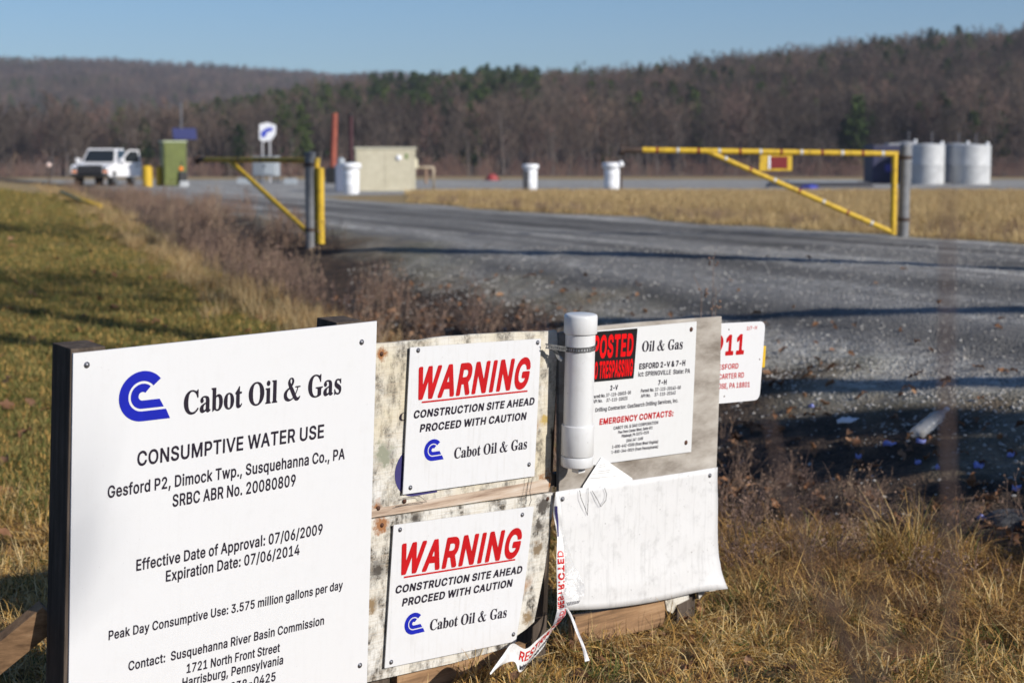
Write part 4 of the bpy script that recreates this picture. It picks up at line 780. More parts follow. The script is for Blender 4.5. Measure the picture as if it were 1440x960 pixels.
def bare_tree(seed, H, spread=1.0, twig=0.055, nl=15, n2=7, n3=8, low=0.32, thick=0.0125, taper=0.9):
    rnd = random.Random(seed)
    TV, TF, CV, CF = [], [], [], []
    p, d, r = Vector((0, 0, -0.3)), Vector((0, 0, 1)), H * thick
    pts = []
    steps = 9
    for i in range(steps):
        nx = p + d * (H * 0.93 / steps)
        limb(TV, TF, p, nx, r * (1 - i / steps * taper), r * (1 - (i + 1) / steps * taper), 6)
        pts.append((p.copy(), nx.copy(), r * (1 - i / steps * taper)))
        p = nx
        d = (d + Vector((rnd.uniform(-.13, .13), rnd.uniform(-.13, .13), 0.04))).normalized()
    def twigq(a, b, w):
        t = (b - a)
        s = t.cross(Vector((rnd.uniform(-1, 1), rnd.uniform(-1, 1), rnd.uniform(-1, 1))))
        if s.length < 1e-6: return
        s = s.normalized() * w
        k = len(CV)
        CV.extend([a - s, a + s, b + s * 0.35, b - s * 0.35])
        CF.append((k, k + 1, k + 2, k + 3))
    for i in range(nl):
        f = low + (0.98 - low) * (i + rnd.random() * 0.7) / nl
        q = pts[min(int(f * steps), steps - 1)]
        b0 = q[0].lerp(q[1], (f * steps) % 1)
        az = i * 2.4 + rnd.uniform(-.5, .5)
        up = rnd.uniform(0.45, 1.1) + f * 0.4
        dr = Vector((math.cos(az), math.sin(az), up)).normalized()
        L = H * spread * rnd.uniform(0.24, 0.36) * (1.0 - f * 0.38)
        mid = b0 + dr * L * 0.5
        dr2 = (dr + Vector((rnd.uniform(-.25, .25), rnd.uniform(-.25, .25), .25))).normalized()
        end = mid + dr2 * L * 0.5
        rb = q[2] * 0.42
        limb(TV, TF, b0, mid, rb, rb * 0.6, 4); limb(TV, TF, mid, end, rb * 0.6, rb * 0.22, 4)
        for j in range(n2):
            g = 0.25 + 0.75 * (j + rnd.random()) / n2
            c0 = b0.lerp(mid, g * 2) if g < .5 else mid.lerp(end, g * 2 - 1)
            ds = (dr2 + Vector((rnd.uniform(-1, 1), rnd.uniform(-1, 1), rnd.uniform(-.2, .9))) * 0.8).normalized()
            l2 = L * rnd.uniform(0.28, 0.5) * (1.2 - g * 0.5)
            c1 = c0 + ds * l2
            twigq(c0, c1, twig * 0.9)
            for k in range(n3):
                h = 0.2 + 0.8 * (k + rnd.random()) / n3
                e0 = c0.lerp(c1, h)
                de = (ds + Vector((rnd.uniform(-1, 1), rnd.uniform(-1, 1), rnd.uniform(-.3, .9))) * 0.75).normalized()
                twigq(e0, e0 + de * l2 * rnd.uniform(.35, .75), twig * 0.55)
    return TV, TF, CV, CF

def conifer(seed, H, wid=0.24, clump=1.0):
    rnd = random.Random(seed)
    TV, TF, CV, CF = [], [], [], []
    for i in range(6):
        limb(TV, TF, (0, 0, -0.3 + H * i / 6.2), (0, 0, -0.3 + H * (i + 1) / 6.2), H * 0.013 * (1 - i / 6.5), H * 0.013 * (1 - (i + 1) / 6.5), 6)
    z = H * 0.14
    lvl = 0
    while z < H * 0.99:
        f = z / H
        L = H * wid * (1 - f) ** 0.5 * rnd.uniform(0.75, 1.15) + 0.15
        nb = 7 if f < 0.7 else 5
        for k in range(nb):
            if rnd.random() < 0.10: continue
            az = 2 * math.pi * k / nb + lvl * 0.7 + rnd.uniform(-.25, .25)
            l2 = L * rnd.uniform(0.65, 1.15)
            dr = Vector((math.cos(az), math.sin(az), rnd.uniform(-0.12, 0.28)))
            limb(TV, TF, (0, 0, z), Vector((0, 0, z)) + dr * l2 * 0.8, 0.035, 0.012, 3)
            nc = max(3, int(l2 / 0.26))
            for c in range(nc):
                g = 0.2 + 0.8 * (c + rnd.random()) / nc
                ctr = Vector((0, 0, z)) + dr * l2 * g + Vector((rnd.uniform(-.25, .25), rnd.uniform(-.25, .25), rnd.uniform(-.18, .12)))
                for _ in range(3):
                    u = Vector((rnd.gauss(0, 1), rnd.gauss(0, 1), rnd.gauss(0, .5))).normalized()
                    w = u.cross(Vector((rnd.gauss(0, 1), rnd.gauss(0, 1), rnd.gauss(0, 1)))).normalized()
                    sz = rnd.uniform(.22, .45) * clump
                    b = len(CV)
                    CV.extend([ctr - u * sz, ctr + w * sz * .42, ctr + u * sz, ctr - w * sz * .42])
                    CF.append((b, b + 1, b + 2, b + 3))
        z += H * 0.045 * rnd.uniform(.8, 1.2)
        lvl += 1
    return TV, TF, CV, CF

TREE_KINDS = []
for i, (H, sp, lo) in enumerate([(14, 1.15, .28), (15, 1.0, .34), (12, 1.3, .20), (14, 1.1, .36), (13, 1.2, .25)]):
    tv, tf, cv, cf = bare_tree(100 + i, H, sp, low=lo)
    TREE_KINDS.append((raw_mesh("bare_trunk_pattern", tv, tf, M_BARK, None, True), raw_mesh("bare_crown_pattern", cv, cf, M_TWIG), H))
CONIFER_KINDS = []
for i, (H, w) in enumerate([(14, .23), (12, .32), (15, .20)]):
    tv, tf, cv, cf = conifer(200 + i, H, w, 1.5)
    CONIFER_KINDS.append((raw_mesh("conifer_trunk_pattern", tv, tf, M_BARK, None, True), raw_mesh("conifer_crown_pattern", cv, cf, M_NEEDLE), H))

def join_pattern(name, a, b):
    """trunk and crown meshes as one pattern mesh for the scattered wood"""
    V = [v.co.copy() for v in a.vertices] + [v.co.copy() for v in b.vertices]
    k = len(a.vertices)
    F = [tuple(p.vertices) for p in a.polygons] + [tuple(q + k for q in p.vertices) for p in b.polygons]
    fm = [0] * len(a.polygons) + [1] * len(b.polygons)
    return raw_mesh(name, V, F, [a.materials[0], b.materials[0]], fm)
wood_src = [src_obj(f"a_bare_{i}", join_pattern("bare", t[0], t[1])) for i, t in enumerate(TREE_KINDS)]
wood_src += [src_obj(f"b_conifer_{i}", join_pattern("conifer", t[0], t[1])) for i, t in enumerate(CONIFER_KINDS)]
shrub_src = []
for i in range(3):
    tv, tf, cv, cf = bare_tree(300 + i, 4.0, 1.7, 0.03, 11, 5, 6, 0.05)
    shrub_src.append(src_obj(f"c_shrub_{i}", raw_mesh("shrub", tv + cv, tf + [tuple(q + len(tv) for q in f) for f in cf], M_SHRUB)))

def photo_x(x, y): return 720 + 2400 * x / y

# individual trees: the front rank of the wood and the evergreens that stand out
def place_tree(kind, x, y, sc, rz, name, label, group):
    t = thing(name, label, "tree", (x, y, hz(x, y) - 0.1), rz, group)
    t.scale = (sc, sc, sc)
    link_mesh("trunk", kind[0], [], t)
    link_mesh("crown", kind[1], [], t)
    return t
rt_ = random.Random(21)
for i in range(90):
    px = -60 + 1560 * (i + rt_.random() * 0.9) / 90
    y = rt_.uniform(318, 350) + (40 if px < 300 else 0)
    x = (px - 720) / 2400 * y
    k = TREE_KINDS[rt_.randrange(5)]
    place_tree(k, x, y, rt_.uniform(0.5, 0.78) * (.85 if px < 300 else 1), rt_.uniform(0, 6.28), "bare_tree",
               "bare grey-brown tree in the front rank of the wood at the foot of the hill", "bare trees along the edge of the wood")
CON_SPOTS = [(1250, 590), (1335, 600), (1390, 575), (1115, 585), (970, 600), (838, 605), (985, 560), (1205, 560), (1425, 560), (1300, 520), (1180, 500), (1075, 540), (905, 570), (760, 600),
             (700, 600), (660, 590), (725, 580), (640, 570), (600, 585), (560, 575), (520, 570), (480, 560), (440, 555), (410, 540), (370, 530), (345, 500), (310, 480), (690, 520), (735, 500), (545, 520), (590, 500), (500, 500), (455, 490), (420, 470), (650, 480),
             (1350, 470), (1410, 480), (1130, 470), (860, 500), (1020, 510)]
for i, (px, y) in enumerate(CON_SPOTS):
    x = (px - 720) / 2400 * y
    k = CONIFER_KINDS[i % 3]
    right = px > 745
    place_tree(k, x, y, rt_.uniform(0.6, 0.9), rt_.uniform(0, 6.28), "evergreen_tree",
               "dark pointed evergreen rising out of the bare wood on the right-hand hill" if right else "dark green evergreen in the thick stand on the middle hill",
               "evergreens on the right-hand hill" if right else "evergreens on the middle hill")

# the rest of the wood, thousands of trees that read as one mass
def wood(name, n, ylo, yhi, pxlo, pxhi, conf, smin, smax, seed, extra=None):
    g = np.random.default_rng(seed)
    px = g.uniform(pxlo, pxhi, n)
    y = np.sqrt(g.uniform(ylo ** 2, yhi ** 2, n))
    x = (px - 720) / 2400 * y
    if extra is not None:
        keep = extra(x, y, px)
        x, y, px = x[keep], y[keep], px[keep]
    n = len(x)
    z = height(x, y) - 0.15
    pc = conf(px, y, x)
    isc = g.random(n) < pc
    idx = np.where(isc, 5 + g.integers(0, 3, n), g.integers(0, 5, n))
    rot = np.stack([g.normal(0, .03, n), g.normal(0, .03, n), g.uniform(0, 6.28, n)], -1)
    return scatter(name, np.stack([x, y, z], -1), rot, g.uniform(smin, smax, n), idx, wood_src)
def conf_near(px, y, x):
    cl = np.clip(fbm(x / 30, y / 30, 3) * 1.6 + 0.1, 0, 1)
    mid = np.where((px > 270) & (px < 760), sstep(370, 440, y) * 1.0 + 0.12, 0.03)
    right = np.where(px > 760, 0.07 + 0.42 * cl * sstep(420, 560, y), 0)
    return np.clip(mid * (0.4 + cl) + right, 0, 0.85)
wood("hillside_wood", 6600, 340, 680, -150, 1620, conf_near, 0.70, 1.10, 31, lambda x, y, px: (px > 200) | (y < 420))
wood("far_hill_wood", 9500, 820, 1850, -120, 760, lambda px, y, x: np.clip(fbm(x / 90, y / 90, 3) * 0.9 - 0.02, 0, .35), 0.62, 0.95, 32)
g_ = np.random.default_rng(33)
n_ = 900
px_ = g_.uniform(-100, 1560, n_); y_ = g_.uniform(235, 335, n_); x_ = (px_ - 720) / 2400 * y_
k_ = fbm(x_ / 14, y_ / 14, 3) + (y_ - 290) / 60 > 0.0
x_, y_ = x_[k_], y_[k_]
tag(scatter("brush", np.stack([x_, y_, height(x_, y_) - .1], -1), np.stack([0 * x_, 0 * x_, g_.uniform(0, 6.28, len(x_))], -1), g_.uniform(.45, 1.1, len(x_)), g_.integers(0, 3, len(x_)), shrub_src), kind="stuff")

_tv = [bare_tree(150 + i, 22, .62, low=.66, thick=.0145, taper=.7) for i in range(2)]
ROAD_KINDS = [(raw_mesh("bare_trunk_pattern", q[0], q[1], M_BARK, None, True), raw_mesh("bare_crown_pattern", q[2], q[3], M_TWIG), 22) for q in _tv]
# bare trees beside the road, out of the picture to the right, whose shadows cross the verge
for (x, y, k, s, nm) in [(13.2, 4.0, 0, 1.0, "nearest the road bend"), (15.2, 10.6, 1, .95, "standing farthest up the road"), (14.5, 1.1, 0, 1.15, "with the thickest trunk"), (22.0, -12.6, 1, .80, "standing behind the others"), (17.5, 5.6, 1, .9, "standing between two larger ones")]:
    place_tree(ROAD_KINDS[k], x, y, s, x * 1.3, "roadside_tree", "bare roadside tree " + nm, "bare roadside trees")

# ------------------------------------------------------------------ the air: far hills fade to blue-grey
m, n, l, b = new_mat("thin_haze")
n.remove(b)
pv = n.new("ShaderNodeVolumePrincipled")
pv.inputs["Color"].default_value = (0.72, 0.80, 1.0, 1)
pv.inputs["Density"].default_value = 0.00013
l.new(pv.outputs[0], n["Material Output"].inputs["Volume"])
hb = MB().box((0, 0, 70), (5400, 5400, 240))
hz_box = hb.build("haze", m)
hz_box["kind"] = "stuff"

# ------------------------------------------------------------------ ground cover
def blades(seed, n, L0, L1, spread, lean, curl, w, segs=3, comb=3.14):
    """one tuft of curved grass blades; material slot per blade 0..3"""
    rnd = random.Random(seed)
    V, F, fm = [], [], []
    for i in range(n):
        a = rnd.uniform(0, 6.28)
        rr = spread * math.sqrt(rnd.random())
        p = Vector((rr * math.cos(a), rr * math.sin(a), -0.01))
        az = rnd.uniform(-comb, comb)
        th = abs(rnd.gauss(lean, 0.25))
        L = rnd.uniform(L0, L1)
        cu = rnd.gauss(curl, curl * .5)
        tw = rnd.uniform(-0.9, 0.9)
        mi = rnd.choices((0, 1, 2, 3), (5, 3, 2, 1))[0]
        b = len(V)
        for s in range(segs + 1):
            h = Vector((math.cos(az) * math.sin(th), math.sin(az) * math.sin(th), math.cos(th)))
            sd = Vector((-math.sin(az), math.cos(az), 0.35 * math.sin(a + s)))
            ww = w * (1 - (s / segs) ** 1.5 * 0.9)
            V += [p - sd * ww, p + sd * ww]
            p = p + h * (L / segs)
            if p.z < 0.004: p.z = 0.004 + rnd.random() * .01
            th += cu / segs
            az += tw / segs
        for s in range(segs):
            F.append((b + 2 * s, b + 2 * s + 1, b + 2 * s + 3, b + 2 * s + 2)); fm.append(mi)
    return V, F, fm

M_STRAW = mat_rand("straw_blade", [(0.52, 0.31, 0.085), (0.68, 0.44, 0.15), (0.40, 0.22, 0.06), (0.60, 0.38, 0.115)], 0.65, 0.25, 0.25)
M_PALE = mat_rand("pale_blade", [(0.64, 0.48, 0.23), (0.56, 0.40, 0.17), (0.72, 0.56, 0.30)], 0.6, 0.3, 0.25)
M_BRN = mat_rand("brown_blade", [(0.22, 0.12, 0.05), (0.30, 0.17, 0.07), (0.15, 0.085, 0.04)], 0.75, 0.2, 0.2)
M_GRN = mat_rand("green_blade", [(0.085, 0.115, 0.024), (0.13, 0.15, 0.036), (0.055, 0.08, 0.02)], 0.65, 0.25, 0.25)
M_LAWN = mat_rand("lawn_blade", [(0.13, 0.14, 0.038), (0.20, 0.185, 0.056), (0.32, 0.245, 0.088), (0.13, 0.125, 0.036)], 0.7, 0.2, 0.25)
M_TANB2 = mat_rand("tall_tan_blade", [(0.47, 0.335, 0.165), (0.57, 0.43, 0.23), (0.37, 0.25, 0.115)], 0.7, 0.2, 0.25)
M_WEED = mat_rand("brown_weed", [(0.20, 0.135, 0.105), (0.26, 0.175, 0.125), (0.15, 0.10, 0.085), (0.32, 0.235, 0.16)], 0.85, 0.15)

def tuft_src(nm, mats, seeds, **k):
    out = []
    for s in seeds:
        V, F, fm = blades(s, **k)
        out.append(src_obj(f"{nm}_{s}", raw_mesh(nm, V, F, mats, fm)))
    return out
def pick_cover(n, seed, xr, yr, keep, log=False):
    g = np.random.default_rng(seed)
    if log:
        y = np.exp(g.uniform(math.log(yr[0]), math.log(yr[1]), n))
    else:
        y = np.sqrt(g.uniform(yr[0] ** 2, yr[1] ** 2, n))
    a = g.uniform(xr[0], xr[1], n)                 # tangent of the bearing
    x = a * y
    k = keep(x, y, g)
    return x[k], y[k], g
def cover(name, n, seed, xr, yr, keep, src, smin, smax, log=False, tilt=0.15, sink=0.0, sgrow=0.0):
    x, y, g = pick_cover(n, seed, xr, yr, keep, log)
    m = len(x)
    e = 0.05
    rot = np.stack([g.normal(0, tilt, m), g.normal(0, tilt, m), g.uniform(0, 6.28, m)], -1)
    return scatter(name, np.stack([x, y, height(x, y) - sink], -1), rot, g.uniform(smin, smax, m) * (1 + sgrow * y), g.integers(0, len(src), m), src)

near_src = tuft_src("a_mat", [M_STRAW, M_PALE, M_BRN, M_GRN], range(6), n=60, L0=.07, L1=.21, spread=.10, lean=.85, curl=2.9, w=.0025, segs=5, comb=.9)
near_src += tuft_src("ab_mat", [M_PALE, M_STRAW, M_STRAW, M_BRN], range(10, 13), n=46, L0=.06, L1=.18, spread=.09, lean=.6, curl=3.4, w=.0024, segs=5, comb=1.6)
near_src += tuft_src("ac_dark", [M_BRN, M_BRN, M_STRAW, M_GRN], range(14, 17), n=44, L0=.06, L1=.18, spread=.10, lean=1.0, curl=2.4, w=.0024, segs=4, comb=2.2)
near_src += tuft_src("b_loose", [M_STRAW, M_BRN, M_PALE, M_STRAW], range(20, 24), n=9, L0=.10, L1=.24, spread=.08, lean=0.75, curl=1.7, w=.0018)
near_src += tuft_src("c_green", [M_GRN, M_GRN, M_STRAW, M_BRN], range(30, 31), n=46, L0=.05, L1=.15, spread=.09, lean=0.5, curl=0.9, w=.0020)
def kn(x, y, g):
    s = ditch_s(x, y) + 0.5 * fbm(x * 1.4, y * 1.4, 3)
    return (s < g.uniform(-0.35, 0.35, len(x))) & (g.random(len(x)) < np.where(fbm(x * 4.5, y * 4.5, 3) > -0.05, 1.0, 0.38) * np.where((s > -1.0) & (x > .9), .35, 1.0))
cover("dry_grass", 15500, 41, (-.34, .40), (3.0, 9.5), kn, near_src, .5, 1.2, tilt=.25)
cover("dead_stems", 5200, 51, (.06, .40), (6.0, 9.6), lambda x, y, g: (ditch_s(x, y) > -1.5 + g.normal(0, .3, len(x))) & (ditch_s(x, y) < .5), tuft_src("a_dead", [M_BRN, M_BRN, M_STRAW, M_BRN], range(70, 75), n=34, L0=.06, L1=.24, spread=.11, lean=1.0, curl=1.6, w=.0021, segs=4, comb=2.4), .5, 1.1, tilt=.3)
lawn_src = tuft_src("a_lawn", [M_LAWN, M_LAWN, M_STRAW, M_GRN], range(40, 45), n=44, L0=.02, L1=.065, spread=.16, lean=0.7, curl=0.9, w=.003, segs=2)
cover("lawn_grass", 30000, 42, (-.36, .12), (9.0, 62), lambda x, y, g: ditch_s(x, y) < -0.3 + 0.4 * fbm(x, y, 2), lawn_src, .8, 1.3, True, sgrow=0.02)
tall_src = tuft_src("a_tall", [M_TANB2, M_TANB2, M_BRN, M_BRN], range(50, 55), n=40, L0=.16, L1=.48, spread=.16, lean=0.28, curl=0.7, w=.004)
cover("tall_tan_grass", 11000, 43, (-.36, .06), (12.5, 90), lambda x, y, g: np.abs(ditch_s(x, y) + 0.35 + 0.6 * fbm(x * .6, y * .6, 3)) < g.gamma(2., .11, len(x)) * (1 + y * .010), tall_src, .4, .9, True)
isl_src = tuft_src("a_isl", [M_TANB2, M_PALE, M_TANB2, M_BRN], range(60, 64), n=46, L0=.10, L1=.28, spread=.3, lean=0.35, curl=0.7, w=.006, segs=2)
def kisl(x, y, g):
    gr, li, ta, tr = zones(x, y)
    return (ta > 0.5) & (road_t(x, y) > 15)
cover("island_grass", 17000, 44, (-.06, .36), (20, 66), kisl, isl_src, .45, .8, sgrow=0.004)
def weed(seed, n, H):
    rnd = random.Random(seed)
    V, F = [], []
    for i in range(n):
        a = rnd.uniform(0, 6.28); r = .16 * math.sqrt(rnd.random())
        p = Vector((r * math.cos(a), r * math.sin(a), -.02))
        d = Vector((rnd.gauss(0, .28), rnd.gauss(0, .28), 1)).normalized()
        L = H * rnd.uniform(.4, 1.0)
        e = p + d * L
        limb(V, F, p, e, .004, .002, 3)
        for k in range(rnd.randint(4, 9)):
            c = p.lerp(e, rnd.uniform(.35, 1))
            dd = (d + Vector((rnd.gauss(0, .7), rnd.gauss(0, .7), rnd.gauss(.1, .5)))).normalized()
            f = c + dd * rnd.uniform(.04, .16)
            limb(V, F, c, f, .0022, .0012, 3)
            if rnd.random() < .6:
                s = rnd.uniform(.008, .022); b = len(V)
                u = Vector((rnd.gauss(0, 1), rnd.gauss(0, 1), rnd.gauss(0, 1))).normalized() * s
                w = u.cross(Vector((rnd.gauss(0, 1), rnd.gauss(0, 1), rnd.gauss(0, 1)))).normalized() * s
                V += [f - u, f + w, f + u, f - w]; F.append((b, b + 1, b + 2, b + 3))
    return V, F
weed_src = []
for i in range(5):
    V, F = weed(400 + i, 12, .75)
    weed_src.append(src_obj(f"a_weed_{i}", raw_mesh("weed", V, F, M_WEED)))
def kw(x, y, g):
    s = ditch_s(x, y)
    wl = np.interp(y, [0, 14, 24, 27, 43, 58, 66, 86], [1.8, 1.8, 1.7, 2.2, 2.7, 2.0, .6, .2])
    return (s > 0.0) & (s < wl + g.normal(0, .35, len(x))) & (fbm(x * .5, y * .5, 3) > -0.14) & (g.random(len(x)) < np.interp(y, [15, 20, 26], [.08, .16, 1]))
cover("brown_weeds", 4800, 45, (-.32, .02), (15, 88), kw, weed_src, .40, 0.95, True)
cover("ditch_weeds", 700, 46, (-.05, .40), (7.6, 14), lambda x, y, g: (np.abs(ditch_s(x, y) - 0.1) < 1.1), weed_src, .2, .45, tilt=.5)
def kb(x, y, g):
    gr, li, ta, tr = zones(x, y)
    t = road_t(x, y)
    return (t > 15.6) & (t < 17.4) & (gr < .6)
cover("roadside_weeds", 3400, 47, (-.06, .36), (19, 58), kb, weed_src, .25, .55)

# fallen leaves, curled
M_LEAF = mat_rand("fallen_leaf", [(0.20, 0.095, 0.045), (0.30, 0.15, 0.075), (0.12, 0.06, 0.035), (0.36, 0.21, 0.12), (0.16, 0.085, 0.05)], 0.7, 0.25, 0.15)
leaf_src = []
for i in range(5):
    rnd = random.Random(500 + i)
    V, F = [], []
    n = 7
    for k in range(n):
        u = k / (n - 1)
        w = .032 * math.sin(math.pi * (0.08 + 0.9 * u)) * (0.7 + .5 * rnd.random())
        cz = .03 * math.sin(u * 2.6 + rnd.uniform(-.3, .3)) * rnd.uniform(.5, 1.2)
        V += [(u * .10 - .05, -w, cz + .018 * rnd.random()), (u * .10 - .05, 0, cz - .004), (u * .10 - .05, w, cz + .022 * rnd.random())]
    for k in range(n - 1):
        b = 3 * k
        F += [(b, b + 1, b + 4, b + 3), (b + 1, b + 2, b + 5, b + 4)]
    leaf_src.append(src_obj(f"a_leaf_{i}", raw_mesh("leaf", V, F, M_LEAF, None, True)))
def kl(x, y, g):
    s = ditch_s(x, y) + .5 * fbm(x, y, 3)
    return g.random(len(x)) < np.where(s > -0.3, np.exp(-np.maximum(s - .9, 0) / 0.8), 0.06) * (0.4 + 0.9 * (fbm(x * .8 + 3, y * .8, 3) > -.05))
cover("fallen_leaves", 15000, 48, (-.12, .40), (6.0, 22), kl, leaf_src, .5, 1.0, True, tilt=.5, sink=-.012)
cover("lawn_leaves", 260, 49, (-.36, .05), (8, 45), lambda x, y, g: ditch_s(x, y) < -.4, leaf_src, .8, 1.5, True, tilt=.4, sink=-.03)

# loose stones along the road bank
M_STONE = mat_rand("loose_stone", [(0.20, 0.195, 0.185), (0.36, 0.345, 0.32), (0.44, 0.425, 0.40), (0.26, 0.25, 0.235), (0.40, 0.375, 0.345), (0.47, 0.455, 0.43), (0.22, 0.215, 0.205), (0.30, 0.28, 0.26), (0.16, 0.155, 0.15)], 0.85, 0.2, 0, 40)
stone_src = []
for i in range(6):
    rnd = random.Random(600 + i)
    bm = bmesh.new()
    bmesh.ops.create_icosphere(bm, subdivisions=1, radius=.02)
    sx, sy, sz = rnd.uniform(.7, 1.3), rnd.uniform(.7, 1.2), rnd.uniform(.45, .8)
    for v in bm.verts:
        k = rnd.uniform(.75, 1.2)
        v.co = Vector((v.co.x * sx, v.co.y * sy, v.co.z * sz)) * k
    me = bpy.data.meshes.new("stone"); bm.to_mesh(me); bm.free(); me.materials.append(M_STONE)
    stone_src.append(src_obj(f"a_stone_{i}", me))
def ks(x, y, g):
    s = ditch_s(x, y)
    t = road_t(x, y)
    return (s > 0.9) & (g.random(len(x)) < np.clip((s - 1.6) / 1.8, 0.06, 1) * (1 - .93 * sstep(6.6, 8.6, t)))
cover("gravel_stones", 120000, 50, (-.10, .38), (7.5, 24), ks, stone_src, .22, .95, False, tilt=.6, sink=.002)

# ------------------------------------------------------------------ lettering
GLY = {}
for (k0, k1), (adv_, ol) in GLYPHS.items():
    GLY[k0 + k1] = (adv_ / 1000, [[(p[i] / 1000, p[i + 1] / 1000) for i in range(0, len(p), 2)] for p in ol])
_TRI = {}
def glyph_tris(k):
    if k in _TRI: return _TRI[k]
    V, E = [], []
    for p in GLY[k][1]:
        b = len(V)
        V += [Vector(c) for c in p]
        E += [(b + i, b + (i + 1) % len(p)) for i in range(len(p))]
    if not V:
        _TRI[k] = ([], [])
        return _TRI[k]
    v, e, f = delaunay_2d_cdt(V, E, [], 1, 1e-6)[:3]
    def inside(c):
        n = 0
        for p in GLY[k][1]:
            for (x0, y0), (x1, y1) in zip(p, p[1:] + p[:1]):
                if (y0 > c.y) != (y1 > c.y) and c.x < x0 + (c.y - y0) / (y1 - y0) * (x1 - x0): n += 1
        return n % 2 == 1
    F = [tuple(q) for q in f if inside((v[q[0]] + v[q[1]] + v[q[2]]) / 3)]
    _TRI[k] = ([(a.x, a.y) for a in v], F)
    return _TRI[k]
CAP = {'M': .517, 'B': .530, 'S': .463}
def text_flat(s, style, shear=0.0):
    """verts (x, y) with cap height 1, faces, total width"""
    V, F, x = [], [], 0.0
    c = CAP[style]
    first = None
    for ch in s:
        v, f = glyph_tris(style + ch)
        b = len(V)
        V += [((x + p[0]) / c, p[1] / c) for p in v]
        F += [tuple(i + b for i in q) for q in f]
        x += GLY[style + ch][0]
    x0, x1 = min(p[0] for p in V), max(p[0] for p in V)
    return [(p[0] - x0 + shear * p[1], p[1]) for p in V], F, x1 - x0

# ------------------------------------------------------------------ planes the boards stand in
class Plane:
    """a leaning board plane: d along it to the right, u up it, n out of its face"""
    def __init__(s, az, lean, px, py, Y):
        a, t = R(az), R(lean)
        s.d = Vector((math.cos(a), math.sin(a), 0))
        s.n = Vector((math.sin(a) * math.cos(t), -math.cos(a) * math.cos(t), -math.sin(t)))
        s.u = s.n.cross(s.d)
        s.o = at(px, py, Y)
    def uv(s, px, py, w=0.0):
        r = ray(px, py)
        c = Vector((0, 0, CZ))
        o = s.o + s.n * w
        P = c + r * ((o - c).dot(s.n) / r.dot(s.n))
        return ((P - s.o).dot(s.d), (P - s.o).dot(s.u))
    def matrix(s, u=0, v=0, w=0):
        p = s.o + s.d * u + s.u * v + s.n * w
        return Matrix(((s.d.x, s.u.x, s.n.x, p.x), (s.d.y, s.u.y, s.n.y, p.y), (s.d.z, s.u.z, s.n.z, p.z), (0, 0, 0, 1)))
    def world(s, u, v, w=0):
        return s.o + s.d * u + s.u * v + s.n * w

PB = Plane(43.0, 3.0, 660, 580, 5.95)      # the long row of boards
PG = Plane(43.5, 5.5, 523, 700, 5.45)      # the tall water-use sign in front of it

